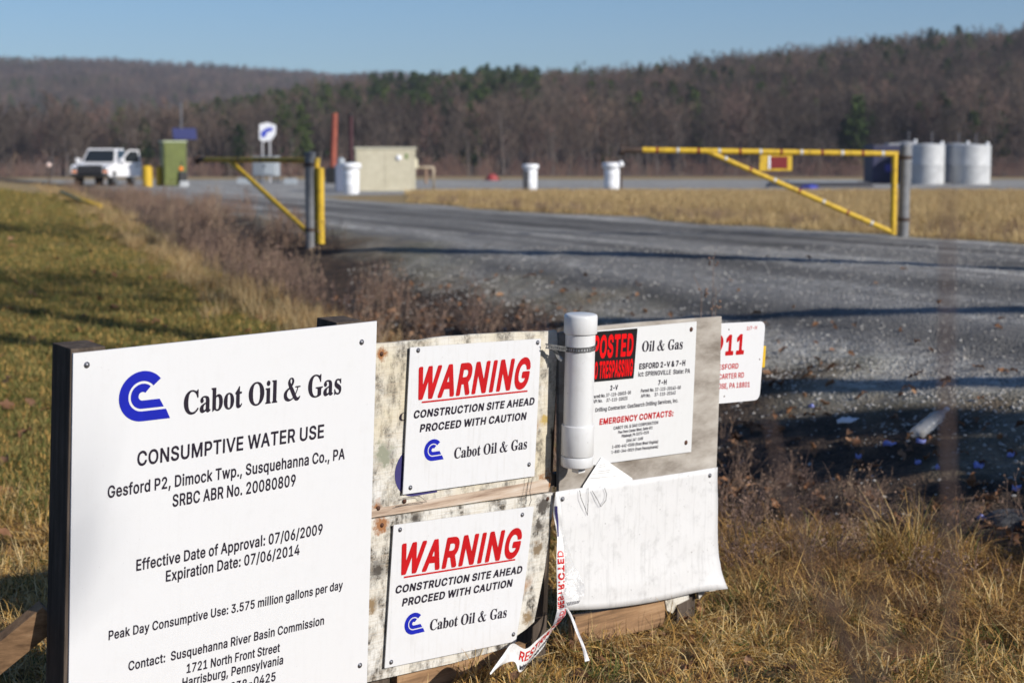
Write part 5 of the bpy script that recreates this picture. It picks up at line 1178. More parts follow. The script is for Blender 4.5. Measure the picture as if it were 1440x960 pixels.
class Board:
    """a thing lying in a board plane; local x right, y up, z out of the face"""
    def __init__(s, plane, w, name, label, cat, ctr, group=None, empty=True):
        s.pl, s.w = plane, w
        s.c = plane.uv(*ctr, w)
        s.root = thing(name, label, cat, group=group)
        s.root.matrix_world = plane.matrix(s.c[0], s.c[1], w)
    def l(s, px, py):
        u, v = s.pl.uv(px, py, s.w)
        return (u - s.c[0], v - s.c[1])
    def panel(s, name, pts, thick, mat, z0=0.0, bev=0.0015, local=False):
        poly = pts if local else [s.l(*p) for p in pts]
        mb = MB().prism(poly, z0 - thick, z0)
        if bev: mb.bevel(bev, 1)
        return mb.build(name, mat, s.root)
    def text(s, items, name, mat, parent, z):
        """items: (string, style, baseline start px, baseline end px, cap height px, shear)"""
        o = None
        for st, sty, p0, p1, cap, sh in items:
            V, F = [], []
            a, b = Vector(s.l(*p0)), Vector(s.l(*p1))
            top = Vector(s.l(p0[0] + 0.04 * cap, p0[1] - cap))
            ex = (b - a)
            ux = ex.normalized()
            uy = Vector((-ux.y, ux.x))
            hgt = (top - a).dot(uy)
            v, f, wd = text_flat(st, sty, 0)
            k = len(V)
            sx = ex.length / wd
            for x, y in v:
                q = a + ux * (x * sx + sh * y * hgt) + uy * (y * hgt)
                V.append((q.x, q.y, z))
            F += [tuple(i + k for i in t) for t in f]
            o = link_mesh(name, raw_mesh(name, V, F, mat), [], parent)     # each line of print is a piece of its own
        return o
    def polys(s, polys, name, mat, parent, z):
        V, F = [], []
        for p in polys:
            k = len(V)
            V += [(x, y, z) for x, y in p]
            F.append(tuple(range(k, k + len(p))))
        bm = bmesh.new()
        for f, p in zip(F, polys): bm.faces.new([bm.verts.new(V[i]) for i in f])
        bmesh.ops.recalc_face_normals(bm, faces=bm.faces[:])
        me = bpy.data.meshes.new(name); bm.to_mesh(me); bm.free()
        me.materials.append(mat)
        return link_mesh(name, me, [], parent)
    def strip(s, p0, p1, thick_px, name, mat, parent, z):
        a, b, c = s.l(*p0), s.l(*p1), s.l(p0[0], p0[1] + thick_px)
        t = c[1] - a[1]
        return s.polys([[a, b, (b[0], b[1] + t), (a[0], a[1] + t)]], name, mat, parent, z)
    def emblem(s, xl, xr, yb_, yt, mat, parent, z, name="emblem"):
        """two nested C shapes with long feet; corners given in pixels of the photo: left, right tip, bottom, top points"""
        L, Rt, Bt, Tp = s.l(*xl), s.l(*xr), s.l(*yb_), s.l(*yt)
        x0, x1, y0, y1 = L[0], Rt[0], Bt[1], Tp[1]
        sy = (y1 - y0) / 2
        sx = (x1 - x0) / 2.22
        cx, cy = x0 + sx, (y0 + y1) / 2
        V, F = [], []
        for ro, ri, a0, tip_o, tip_i in ((1.0, .60, 40, 1.22, 1.03), (.50, .17, 47, .93, .74)):
            n = 26
            k = len(V)
            for i in range(n + 1):
                a = R(a0 + (270 - a0) * i / n)
                V.append((ro * math.cos(a), ro * math.sin(a)))
                V.append((ri * math.cos(a), ri * math.sin(a)))
            V.append((tip_o, -ro)); V.append((tip_i, -ri))
            for i in range(n + 1): F.append((k + 2 * i, k + 2 * i + 1, k + 2 * i + 3, k + 2 * i + 2))
        me = raw_mesh(name, [(cx + x * sx, cy + y * sy, z) for x, y in V], F, mat)
        return link_mesh(name, me, [], parent)
    def screw(s, px, py, rad, mat, parent, z=0.0):
        x, y = s.l(px, py)
        mb = MB().lathe([(rad * 1.5, z - .001), (rad * 1.5, z + .0008), (rad, z + .001), (rad * .95, z + .003), (rad * .55, z + .0048), (0.0001, z + .005)], 14, Matrix.Translation((x, y, 0)))
        return mb.build("screw", mat, parent)

E_Z = 0.0009
def gz(P):
    return hz(P.x, P.y)
def post_between(mb, pl, u, v_top, w, width, depth, root_inv, down=0.25):
    """square post in plane axes from v_top down into the ground"""
    top = pl.world(u, v_top, w)
    v = v_top
    while v > v_top - 3:
        p = pl.world(u, v, w)
        if p.z < gz(p) - down: break
        v -= .02
    x0, x1 = u - width / 2, u + width / 2
    return x0, x1, v

# --- the tall white water-use sign
S = Board(PG, 0.0, "water_use_sign", "tall white sign on dark wooden posts reading CONSUMPTIVE WATER USE, nearest of all", "sign", (315, 720))
tl, tr = S.l(103, 497), S.l(530, 451.5)
br, bl = S.l(514.6, 1010), S.l(96, 1010)
# keep the sheet a true rectangle-ish board: straight edges down past the bottom of the picture
pan = S.panel("sign_sheet", [tl, tr, br, bl], .006, M_WHITE, 0.0, .001, True)
S.text([("Cabot Oil & Gas", 'S', (258, 583), (479.6, 552.8), 33, 0),], "company_name", M_INK, pan, E_Z)
S.text([("CONSUMPTIVE WATER USE", 'M', (192.8, 654.7), (455.2, 614.6), 20, 0),
        ("Gesford P2, Dimock Twp., Susquehanna Co., PA", 'M', (151.2, 699.7), (484.4, 644.6), 16.6, 0),
        ("SRBC ABR No. 20080809", 'M', (242.4, 712), (415.4, 682.2), 16.8, 0),
        ("Effective Date of Approval: 07/06/2009", 'M', (191.4, 802), (453.3, 750), 15.5, 0),
        ("Expiration Date: 07/06/2014", 'M', (233, 817.2), (421, 778.9), 15.2, 0),
        ("Peak Day Consumptive Use: 3.575 million gallons per day", 'M', (152.5, 899.2), (481.7, 827.2), 12.8, 0),
        ("Contact:  Susquehanna River Basin Commission", 'M', (180.3, 942.2), (455.3, 877), 12.8, 0),
        ("1721 North Front Street", 'M', (262.2, 945.6), (393.3, 915.3), 12.6, 0),
        ("Harrisburg, Pennsylvania", 'M', (256, 965.5), (397.8, 932.5), 12.6, 0),
        ("(717) 238-0425", 'M', (285, 981), (387.2, 956), 12.6, 0)], "text_line", M_INK, pan, E_Z)
S.emblem((167, 560), (239, 586), (193, 592.8), (199, 521.5), M_BLUE, pan, E_Z)
for px, py in ((122, 513), (508.5, 481), (506, 935)): S.screw(px, py, .0062, M_SCREW, S.root)
# posts: 0.09 m square, left one flush with the sheet's edge
for u0, u1, topy in ((tl[0] - .004, tl[0] + .104, tl[1] + .012), (tr[0] - .155, tr[0] - .05, tr[1] + .004)):
    P = PG.world(S.c[0] + (u0 + u1) / 2, S.c[1], -.05)
    vb = -(P.z - hz(P.x, P.y)) - .5
    mb = MB().box(((u0 + u1) / 2, (topy + vb) / 2, -.0065 - .052), (u1 - u0, topy - vb, .104), bevel=.004)
    mb.build("post", M_DARKWOOD, S.root)
b0, b1 = (tl[0] + .02, S.l(66, 893)[1], -.15), (tl[0] - .30, S.l(66, 893)[1] - .30, -.30)
mb = MB()
q = (Vector(b1) - Vector(b0)).to_track_quat('Z', 'X')
mb.box((0, 0, 0), (.04, .09, (Vector(b1) - Vector(b0)).length + .02), Matrix.Translation((Vector(b0) + Vector(b1)) / 2) @ q.to_matrix().to_4x4(), bevel=.003)
mb.build("brace", M_LUMBER, S.root)

# --- timber frame that carries the row of boards
W0 = -0.028                         # back of the boards
Fm = Board(PB, W0, "board_frame", "rough timber frame of posts and rails behind the row of old boards", "frame", (780, 700))
def fl(px, py): return Fm.l(px, py)
for px, py, wd in ((548, 500, .09), (777, 480, .075), (985, 470, .09)):
    x, y = fl(px, py)
    y -= .02
    P = PB.world(Fm.c[0] + x, Fm.c[1], W0 - .05)
    vb = -(P.z - hz(P.x, P.y)) - .45
    MB().box((x, (y + vb) / 2, -.052), (wd, y - vb, .09), bevel=.004).build("post", M_DARKWOOD, Fm.root)
def rail(p_l, p_r, h, z, mat, name="rail"):
    a, b = Vector(fl(*p_l)), Vector(fl(*p_r))
    MB().prism([(a.x, a.y), (b.x, b.y), (b.x, b.y - h), (a.x, a.y - h)], z - .035, z).bevel(.003, 1).build(name, mat, Fm.root)
rail((806, 866), (933, 840), .115, .012, M_LUMBER)
rail((560, 940), (740, 905), .10, -.004, M_LUMBER)
rail((532, 700), (800, 664), .05, -.006, M_DARKWOOD)

# --- the two mouldy plywood boards
U = Board(PB, -.010, "old_board", "stained yellow-white plywood board behind the upper warning sign, with mould and rust", "board", (650, 600), "old plywood boards")
RUST, ROT = (0.26, 0.10, 0.025), (0.035, 0.027, 0.022)
M_OLD = old_board_mat("mouldy_board_upper", 0.8, 0.75, [(*U.l(769, 677), .045, RUST), (*U.l(536, 498), .022, RUST), (*U.l(531, 714), .03, RUST), (*U.l(541, 640), .05, (0.22, 0.23, 0.17)), (*U.l(783, 610), .03, ROT), (*U.l(765, 590), .025, (0.40, 0.28, 0.08))])
top = []
for i in range(15):
    t = i / 14
    top.append((530 - 14 + (783 - 516) * t, 484.5 - 19.5 * t - 3.0 * math.sin(t * 3.1) * (1 if t > .3 else .4) + random.uniform(-.6, .6)))
up = U.panel("plywood", top + [(784, 480), (781, 560), (778, 604), (775.5, 612), (774, 660), (776, 672), (772, 690), (515, 729)], .014, M_OLD, 0, .0012)
U.emblem((555, 665), (615, 690), (580, 697.5), (585, 627), M_NAVY, up, E_Z)
U.text([("C", 'S', (560.5, 592), (572, 590), 11, .15)], "text_line", M_INK, up, E_Z)
MB().prism([U.l(520, 716), U.l(771, 673), U.l(770, 690.5), U.l(519, 727.5)], .0004, .004).bevel(.001, 1).build("peeled_strip", M_PINKWOOD, U.root)
for px, py in ((536.5, 497.5), (531, 714), (568, 704)): U.screw(px, py, .0055, M_RUSTSCREW, U.root, 0.0 if py < 600 else .004)
Lb = Board(PB, -.008, "old_board", "black-spotted white plywood board behind the lower warning sign, its bottom corner broken off", "board", (640, 830), "old plywood boards")
M_OLD2 = old_board_mat("mouldier_board", 1.0, 0.35, [(*Lb.l(537, 738), .035, RUST), (*Lb.l(764, 712), .040, ROT), (*Lb.l(756, 770), .035, (0.16, 0.11, 0.06)), (*Lb.l(530, 800), .045, ROT), (*Lb.l(523, 850), .03, (0.2, 0.13, 0.06)), (*Lb.l(758, 740), .035, ROT), (*Lb.l(744, 868), .03, (0.2, 0.13, 0.06)), (*Lb.l(585, 728), .03, ROT)])
lp = Lb.panel("plywood", [(515, 731), (600, 718), (700, 703.5), (780.5, 692), (777, 720), (768, 790), (757, 845), (751, 874), (740, 884), (727, 893), (724, 907), (640, 931), (560, 949), (515, 959)], .014, M_OLD2, 0, .0012)
for px, py in ((537, 738), (770, 701)): Lb.screw(px, py, .0055, M_RUSTSCREW, Lb.root)

# --- the two warning signs
def warning(label, ctr, quad, head, line, l1, l2, emb, name_, screws, cap, c1, w):
    B = Board(PB, w, "warning_sign", label, "sign", ctr, "white warning signs")
    p = B.panel("sign_sheet", quad, .004, M_WARN, 0, .0008)
    B.text([("WARNING", 'B', head[0], head[1], cap, .17)], "heading", M_RED, p, E_Z)
    B.strip(line[0], line[1], 2.4, "underline", M_RED, p, E_Z)
    B.text([("CONSTRUCTION SITE AHEAD", 'B', l1[0], l1[1], c1, .15), ("PROCEED WITH CAUTION", 'B', l2[0], l2[1], c1, .15)], "text_line", M_INK, p, E_Z)
    B.text([("Cabot Oil & Gas", 'S', name_[0], name_[1], 15, .04)], "company_name", M_INK, p, E_Z)
    B.emblem(*emb, M_BLUE, p, E_Z)
    for s in screws: B.screw(s[0], s[1], .0058, M_SCREW, B.root)
    return B
warning("white sign with a red WARNING, screwed to the upper yellowed board beside the pipe", (660, 580),
        [(577, 488.5), (761, 476), (751.5, 669), (566.5, 695)], ((581.8, 560.3), (741.5, 543.5)), ((593, 564.2), (741.7, 548.3)),
        ((581, 587.8), (750.8, 568.3)), ((590, 607), (739.2, 589.2)), ((596.3, 632), (623.6, 645.6), (606, 648), (610, 617)),
        ((638, 644.5), (740.6, 630.5)), ((588, 492.5), (756, 481.6), (577, 685.3), (743.8, 652.8)), 43, 10.4, .004)
warning("white sign with a red WARNING, low on the black-spotted board above the grass", (640, 825),
        [(553.7, 738), (751, 711.5), (737, 830), (725.6, 901), (541, 939)], ((557.2, 806.8), (728.8, 781)), ((567.8, 810), (724.4, 785)),
        ((555.3, 833.8), (733.5, 804.7)), ((565, 851.6), (719.5, 823.6)), ((568.8, 874), (597, 888.2), (580, 891.5), (584, 860.5)),
        ((603.8, 886), (711.9, 867)), ((562.5, 744.4), (734.4, 723.4), (550, 930.3), (721.9, 891.3)), 41, 10.4, .006)

# --- grey plywood with the contact sign, the red notice, and the house-number sign beyond
Pw = Board(PB, -.012, "plywood_backing", "weathered grey plywood sheet behind the contact sign and the white pipe", "board", (930, 560))
Pw.panel("plywood", [(786, 468), (842, 458.5), (900, 453), (1014.8, 444.8), (1012, 540), (1007, 672), (900, 690), (786, 706)], .014, M_PLY, 0, .0015)
C = Board(PB, -.004, "contact_sign", "white sign listing emergency contacts in small print, on the grey plywood right of the pipe", "sign", (910, 560))
cp = C.panel("sign_sheet", [(815, 467), (979.8, 452), (972, 635), (858, 650.5), (812, 657)], .005, M_CONTACT, 0, .0008)
C.text([("Oil & Gas", 'S', (902.2, 494.3), (959.6, 490.3), 14.5, .03)], "company_name", M_INK, cp, E_Z)
C.text([("ESFORD 2-V & 7-H", 'B', (898.5, 518.7), (963.3, 513.4), 7.6, 0), ("ict: SPRINGVILLE  State: PA", 'M', (897.2, 529.2), (970, 524), 6.4, 0),
        ("2-V", 'B', (858, 548.4), (868.5, 547.4), 6.6, 0), ("7-H", 'B', (925.3, 540.9), (937, 539.9), 6.6, 0),
        ("Permit No. 37-115-20033-00", 'M', (833, 560), (887, 553.6), 4.6, 0), ("API No.     37-115-20033", 'M', (833.5, 566.6), (882, 561.8), 4.6, 0),
        ("Permit No. 37-115-20163-00", 'M', (901, 551.6), (957, 546.5), 4.6, 0), ("API No.     37-115-20163", 'M', (901, 558.9), (949.7, 554), 4.6, 0),
        ("Drilling Contractor: GasSearch Drilling Services, Inc.", 'M', (836.9, 579), (953.3, 565), 5.4, 0),
        ("CABOT OIL & GAS CORPORATION", 'M', (862.5, 603.9), (925.2, 595.5), 4.2, 0), ("Five Penn Center West, Suite 401", 'M', (869, 609.5), (917.4, 602.6), 3.9, 0),
        ("Pittsburgh, PA 15276-0120", 'M', (874, 614.9), (912, 609.2), 3.9, 0), ("(304) 347-1600", 'M', (880.6, 621.3), (904, 617.7), 3.9, 0),
        ("1-800-642-0300 (from West Virginia)", 'M', (860.5, 630.2), (925.2, 622.4), 4.2, 0), ("1-800-344-0029 (from Pennsylvania)", 'M', (859.6, 637.4), (925.2, 629.4), 4.2, 0)],
       "text_line", M_INK, cp, E_Z)
C.text([("EMERGENCY CONTACTS:", 'B', (842.6, 596.8), (946.5, 584.4), 8.2, .05)], "heading", M_RED, cp, E_Z)
for px, py in ((972, 463), (964.6, 622)): C.screw(px, py, .0065, M_RUSTSCREW, C.root)
Nt = Board(PB, -.0005, "posted_notice", "black and red POSTED notice stapled over the contact sign's corner", "notice", (865, 500))
npn = Nt.panel("notice_sheet", [(826, 467.5), (896.6, 461.7), (891, 531.5), (822, 538)], .002, plain("notice_black", (0.012, 0.012, 0.013), 0.35), 0, .0005)
Nt.text([("POSTED", 'B', (833.5, 502.6), (889.6, 498.4), 30, 0), ("NO TRESPASSING", 'B', (830, 532.2), (889.0, 526.6), 22.5, 0)], "lettering", plain("notice_red", (0.62, 0.004, 0.006), 0.35), npn, E_Z)
Ad = Board(PB, -.02, "address_sign", "white rounded house-number sign with red 911, sticking out past the grey plywood", "sign", (1030, 510))
rc = []
x0, y0 = Ad.l(1068, 562); x1, y1 = Ad.l(1076.5, 451.5); xl = Ad.l(985, 456)[0]
ybl, ytl = Ad.l(985, 569.5)[1], Ad.l(985, 456)[1]
rr = .035
pc = [Vector((xl, ytl)), Vector((x1, y1)), Vector((x0, y0)), Vector((xl, ybl))]
for i, p in enumerate(pc):
    if i in (0, 3): rc.append(tuple(p)); continue
    a, b = (pc[i - 1] - p).normalized(), (pc[(i + 1) % 4] - p).normalized()
    for k in range(7):
        t = k / 6
        rc.append(tuple(p + a * rr * (1 - t) ** 2 + b * rr * t ** 2))
ap = Ad.panel("sign_sheet", rc, .003, M_WHITE, 0, .0006, True)
Ad.text([("911", 'B', (1004.0, 499.4), (1045.8, 496.4), 27, 0)], "number", M_RED, ap, E_Z)
Ad.text([("GESFORD", 'M', (1004.5, 520.3), (1038, 517.6), 7.2, 0), ("CARTER RD", 'M', (1010, 533.2), (1045.8, 530.3), 7.2, 0), ("MONTROSE, PA 18801", 'M', (986, 548.2), (1054, 543.6), 7.2, 0)], "text_line", M_RED, ap, E_Z)
Ad.text([("2/7-H", 'M', (1049.8, 463.9), (1064.2, 462.6), 4.8, 0)], "small_number", M_REDF, ap, E_Z)
for px, py in ((1025, 463.2), (1068.2, 505), (1018.4, 557)):
    x, y = Ad.l(px, py)
    MB().lathe([(.0035, -.0005), (.0035, .0006), (.0001, .0007)], 10, Matrix.Translation((x, y, 0))).build("screw", M_RUSTSCREW, Ad.root)
a, b = Ad.l(1066, 488), Ad.l(1078.3, 517)
MB().box(((a[0] + b[0]) / 2, (a[1] + b[1]) / 2, -.02), (b[0] - a[0], a[1] - b[1], .022), bevel=.004).build("reflector_block", M_YEL, Ad.root)
a = Ad.l(990, 520)
MB().box((a[0] + .02, a[1] - .76, -.035), (.05, 1.4, .03), bevel=.002).build("stake", M_DARKWOOD, Ad.root)

# --- blank white sheet, curling off at its lower corner
Bl = Board(PB, .004, "blank_sheet", "blank scuffed white sheet sagging off the frame below the contact sign, lower corner curled out", "sheet", (900, 760))
NU, NV = 26, 20
tlp, trp = Vector(Bl.l(781, 691)), Vector(Bl.l(1008.7, 656.5))
blp, brp = Vector(Bl.l(790, 857)), Vector(Bl.l(1003, 822))
V, F = [], []
for sgn in (0, 1):
    for j in range(NV + 1):
        t = j / NV
        for i in range(NU + 1):
            s_ = i / NU
            p = (tlp.lerp(trp, s_)).lerp(blp.lerp(brp, s_), t)
            bow = .010 * math.sin(s_ * math.pi) * t
            p.y -= bow * 2.2
            z = .004 + .030 * t ** 2.2 * math.sin(min(s_ * 1.25, 1) * math.pi * .5) * (0.6 + .4 * s_) + .008 * math.sin(s_ * 5.5 + 1) * t + .006 * float(fbm(np.array([s_ * 5.0]), np.array([t * 3.6]), 3)[0]) + .003 * math.exp(-((t - .86 + .05 * s_) / .03) ** 2)
            z += .05 * max(0, s_ - .86) / .14 * t ** 6 * .7
            p.x += .008 * (max(0, s_ - .8) / .2) * max(0, (t - .72) / .28) ** 1.6
            V.append((p.x, p.y, z - sgn * .0018))
n1 = (NU + 1) * (NV + 1)
for j in range(NV):
    for i in range(NU):
        a = j * (NU + 1) + i
        F.append((a, a + NU + 1, a + NU + 2, a + 1)); F.append((n1 + a, n1 + a + 1, n1 + a + NU + 2, n1 + a + NU + 1))
edge = [i for i in range(NU + 1)] + [j * (NU + 1) + NU for j in range(1, NV + 1)] + [NV * (NU + 1) + i for i in range(NU - 1, -1, -1)] + [j * (NU + 1) for j in range(NV - 1, 0, -1)]
for a, b in zip(edge, edge[1:] + edge[:1]): F.append((a, b, n1 + b, n1 + a))
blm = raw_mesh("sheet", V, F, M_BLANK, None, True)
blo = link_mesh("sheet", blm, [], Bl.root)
for px, py in ((790, 701), (997, 668)): Bl.screw(px, py, .006, M_SCREW, Bl.root, .005)
def wire(pts, name, lab, r=.0011, grp=None):
    mb = MB().tube([PB.world(*PB.uv(px, py, w), w) for px, py, w in pts], r, 5)
    return tag(mb.build(name, M_BLACK), lab, "wire", grp)
wire([(815, 689, .014), (817, 700, .02), (822, 712, .022), (826, 724, .018), (827, 706, .016), (827, 686, .014)], "tie_wire", "bent black tie wire hanging in a V near the left end of the blank sheet")
wire([(833, 690, .014), (840, 702, .02), (845, 712, .02), (852, 703, .02), (853, 694, .016), (850, 686, .014)], "tie_wire", "thin grey looped wire just right of the V-shaped wire on the blank sheet")
wire([(744, 671, .010), (741, 690, .012), (739, 708, .014)], "tie_wire", "straight black wire hanging below the upper warning sign, left of its twin")
wire([(748, 674, .010), (745, 690, .014), (747, 703, .012), (744, 711, .014)], "tie_wire", "kinked black wire hanging below the upper warning sign's corner, right of its twin")
wire([(556, 712, .008), (575, 708, .010), (600, 705, .012), (590, 697, .010), (566, 700, .008)], "tie_wire", "looped black wire under the lower left corner of the upper warning sign")
# splintered white board ends below the sheet
Sp = Board(PB, -.01, "broken_board", "broken white board end showing under the blank sheet, right of the brown rail", "board", (950, 850))
Sp.panel("board_end", [(934, 835), (968, 828), (969, 842), (952, 850), (946, 862), (938, 858)], .014, M_OLD, 0, .001)
Sp.panel("board_end", [(981, 824), (1008, 814), (1006, 830), (992, 832), (983, 842)], .014, M_OLD, 0, .001)

# --- the capped plastic pipe
a, b = Vector(PB.uv(817, 441, .08)), Vector(PB.uv(811.3, 655, .08))
T = thing("document_tube", "upright white plastic pipe with capped ends strapped between the warning sign and the contact sign", "pipe")
ax = (a - b).normalized()
mt = PB.matrix(b.x, b.y, .080) @ Matrix.Rotation(math.atan2(-ax.x, ax.y), 4, 'Z') @ Matrix.Rotation(R(-90), 4, 'X')
T.matrix_world = mt
Lh = (a - b).length
k = Lh / 214.0
rp_ = .0605
MB().lathe([(rp_ * .9, 10 * k), (rp_ * .905, 30 * k), (rp_ * .905, Lh - 20 * k)], 40).build("pipe", M_PVC, T)
MB().lathe([(0.0001, Lh), (rp_ * .86, Lh - .0005), (rp_ * .97, Lh - 1.2 * k), (rp_ * 1.01, Lh - 4 * k), (rp_ * 1.01, Lh - 26 * k), (rp_ * .985, Lh - 27 * k), (rp_ * .9, Lh - 27.2 * k)], 40).build("cap", M_PVC, T)
MB().lathe([(rp_ * .9, 59.5 * k), (rp_ * .985, 59.2 * k), (rp_ * 1.0, 58 * k), (rp_ * 1.0, 17 * k), (rp_ * .97, 16 * k), (rp_ * .9, 15.8 * k)], 40).build("coupling", M_PVC, T)
MB().lathe([(rp_ * .9, 15.0 * k), (rp_ * .97, 15.0 * k), (rp_ * .99, 14 * k), (rp_ * .99, 2 * k), (rp_ * .95, 0.3 * k), (.0001, 0)], 40).build("end_plug", M_PVC, T)
MB().box((.004, -.005, -.011), (.036, .036, .024), bevel=.003).build("plug_nut", M_PVC, T)
# perforated strap
SP = []
zs = (655 - 487.5) * k
n = 30
V, F, hol = [], [], []
def strap_pt(t):
    """t 0..1 round the front of the pipe from the right to the left and away to the screw"""
    if t < .62:
        an = R(100 - 200 * t / .62)
        return Vector((math.sin(an) * (rp_ * .905 + .0022), -math.cos(an) * (rp_ * .905 + .0022), zs + .004 * math.sin(an)))
    q = (t - .62) / .38
    an = R(-100)
    p0 = Vector((math.sin(an) * (rp_ * .905 + .0022), -math.cos(an) * (rp_ * .905 + .0022), zs - .004))
    return p0.lerp(Vector((-.128, .050, zs + .010)), q)
mbs = MB()
NS = 60
for i in range(NS):
    t0, t1 = i / NS, (i + 1) / NS
    p, q = strap_pt(t0), strap_pt(t1)
    hh = .0095
    if i % 2 == 0:
        mbs._add([p - Vector((0, 0, hh)), q - Vector((0, 0, hh)), q + Vector((0, 0, hh)), p + Vector((0, 0, hh))], [(0, 1, 2, 3)])
    else:                                            # a hole between two thin edges
        for s0, s1 in ((-hh, -.0042), (.0042, hh)):
            mbs._add([p + Vector((0, 0, s0)), q + Vector((0, 0, s0)), q + Vector((0, 0, s1)), p + Vector((0, 0, s1))], [(0, 1, 2, 3)])
tailp = [Vector((-.105, .048, zs + .004)), Vector((-.09, .046, zs - .004)), Vector((-.078, .045, zs - .018)), Vector((-.067, .043, zs - .036)), Vector((-.060, .03, zs - .046))]
for p, q in zip(tailp[:-1], tailp[1:]):
    mbs._add([p + Vector((-.004, 0, -.008)), q + Vector((-.006, 0, -.006)), q + Vector((.006, 0, .006)), p + Vector((.004, 0, .008))], [(0, 1, 2, 3)])
st = mbs.build("strap", M_STRAP, T)
sm = st.modifiers.new("thick", 'SOLIDIFY'); sm.thickness = .0012

# --- paper tucked behind the sheet
Pp = Board(PB, .0012, "paper_sheet", "torn white paper with fine print poking out above the blank sheet by the pipe", "paper", (855, 665))
pp = Pp.panel("paper", [(846, 642.5), (889, 672), (893, 690), (815, 700), (820, 683)], .0008, plain("white_paper", (0.78, 0.78, 0.78), .7), 0, 0)
li = []
for i in (1, 2, 4, 5, 7):
    t = i / 9
    x0, y0 = 828 + 16 * (1 - t) * .9 + 6, 650 + 30 * t
    a = Pp.l(843 - 20 * t, 651 + 28 * t); b = Pp.l(848 + (30 - 7 * (i % 3)) * t, 650 + 25 * t)
    li.append([a, b, (b[0], b[1] + .0014), (a[0], a[1] + .0014)])
Pp.polys(li, "print", M_FADED, pp, E_Z)

# --- torn warning tape
def ribbon(name, pts, wid, mat, twist=None, thick=.0006, parent=None, sub=10):
    """pts: world points; wid list of half widths (vectors across)"""
    P = [Vector(p) for p in pts]; Wd = [Vector(w) for w in wid]
    def cr(A, t):
        i = min(int(t), len(A) - 2); f = t - i
        p0, p1, p2, p3 = A[max(i - 1, 0)], A[i], A[i + 1], A[min(i + 2, len(A) - 1)]
        return .5 * ((2 * p1) + (p2 - p0) * f + (2 * p0 - 5 * p1 + 4 * p2 - p3) * f * f + (3 * p1 - p0 - 3 * p2 + p3) * f ** 3)
    def fn(s, t, lift=0.0):
        """s 0..1 along, t -1..1 across"""
        tt = s * (len(P) - 1)
        c, w = cr(P, tt), cr(Wd, tt)
        c2 = cr(P, min(tt + .02, len(P) - 1)); c1 = cr(P, max(tt - .02, 0))
        nrm = (c2 - c1).cross(w)
        nrm = nrm.normalized() if nrm.length > 1e-9 else Vector((0, -1, 0))
        if nrm.y > 0: nrm = -nrm
        return c + w * t + nrm * (lift + .006 * (1 - t * t) * math.sin(tt * 2.3))
    n, mm = (len(P) - 1) * sub, 6
    V, F = [], []
    for i in range(n + 1):
        for j in range(mm + 1): V.append(fn(i / n, j / mm * 2 - 1))
    for i in range(n):
        for j in range(mm):
            a = i * (mm + 1) + j
            F.append((a, a + 1, a + mm + 2, a + mm + 1))
    o = link_mesh(name, raw_mesh(name, V, F, mat, None, True), [], parent)
    return o, fn
def pw(px, py, w): return PB.world(*PB.uv(px, py, w), w)
m, n, l, b = new_mat("white_tape_film")
b.inputs["Base Color"].default_value = (0.74, 0.74, 0.74, 1); b.inputs["Roughness"].default_value = 0.28
t_ = N_noise(n, l, 30, 4, .6, N_obj(n, l))
l.new(N_ramp(n, l, t_.outputs[0], [(.35, (.62, .62, .62)), (.65, (.80, .80, .80))]).outputs[0], b.inputs["Base Color"])
N_bump(n, l, b, t_.outputs[0], .5, .006)
M_TAPE = m
TP = thing("barrier_tape", "torn white barrier tape with red print hanging between the boards down to the grass", "tape", tuple(pw(783, 700, .02)))
def tl_(p): return p - TP.location
pts = [pw(783, 693, .012), pw(784, 720, .02), pw(787, 750, .03), pw(788.5, 790, .05), pw(789, 830, .06), pw(789.5, 856, .07)]
up_ = PB.d
hw = [up_ * .006, up_ * .012 + PB.n * .01, up_ * .014, up_ * .016 + PB.n * .006, up_ * .020, up_ * .022]
strip1, f1 = ribbon("hanging_strip", [tl_(p) for p in pts], hw, M_TAPE, parent=TP)
pts2 = [pw(789.5, 856, .07), pw(786, 872, .12), pw(772, 893, .17), pw(750, 915, .21), pw(735, 928, .25), pw(722, 917, .26), pw(706, 928, .29), pw(690, 946, .33)]
hw2 = [up_ * .022, up_ * .030 + PB.u * .012, up_ * .022 + PB.u * .034, up_ * .020 + PB.u * .040, up_ * .012 + PB.u * .040, up_ * -.006 + PB.u * .034, PB.u * .016, PB.u * .005]
strip2, f2 = ribbon("trailing_strip", [tl_(p) for p in pts2], hw2, M_TAPE, parent=TP)
pts3 = [pw(795, 852, .06), pw(804, 868, .10), pw(812, 888, .16), pw(820, 908, .22), pw(826, 929, .28)]
hw3 = [up_ * .004, up_ * .006, up_ * .007, up_ * .007, up_ * .012]
ribbon("tail", [tl_(p) for p in pts3], hw3, M_TAPE, parent=TP)
pts4 = [pw(790, 740, .02), pw(800, 790, .045), pw(806, 826, .08), pw(806, 850, .10)]
hw4 = [up_ * .004, up_ * .022, up_ * .042 + PB.n * .02, up_ * .030]
m, n, l, b = new_mat("grey_film")
b.inputs["Base Color"].default_value = (0.50, 0.50, 0.50, 1); b.inputs["Roughness"].default_value = 0.2; b.inputs["Alpha"].default_value = 0.62
N_bump(n, l, b, N_noise(n, l, 45, 4, .6, N_obj(n, l)).outputs[0], .7, .008)
film, f4 = ribbon("loose_film", [tl_(p) for p in pts4], hw4, m, parent=TP)
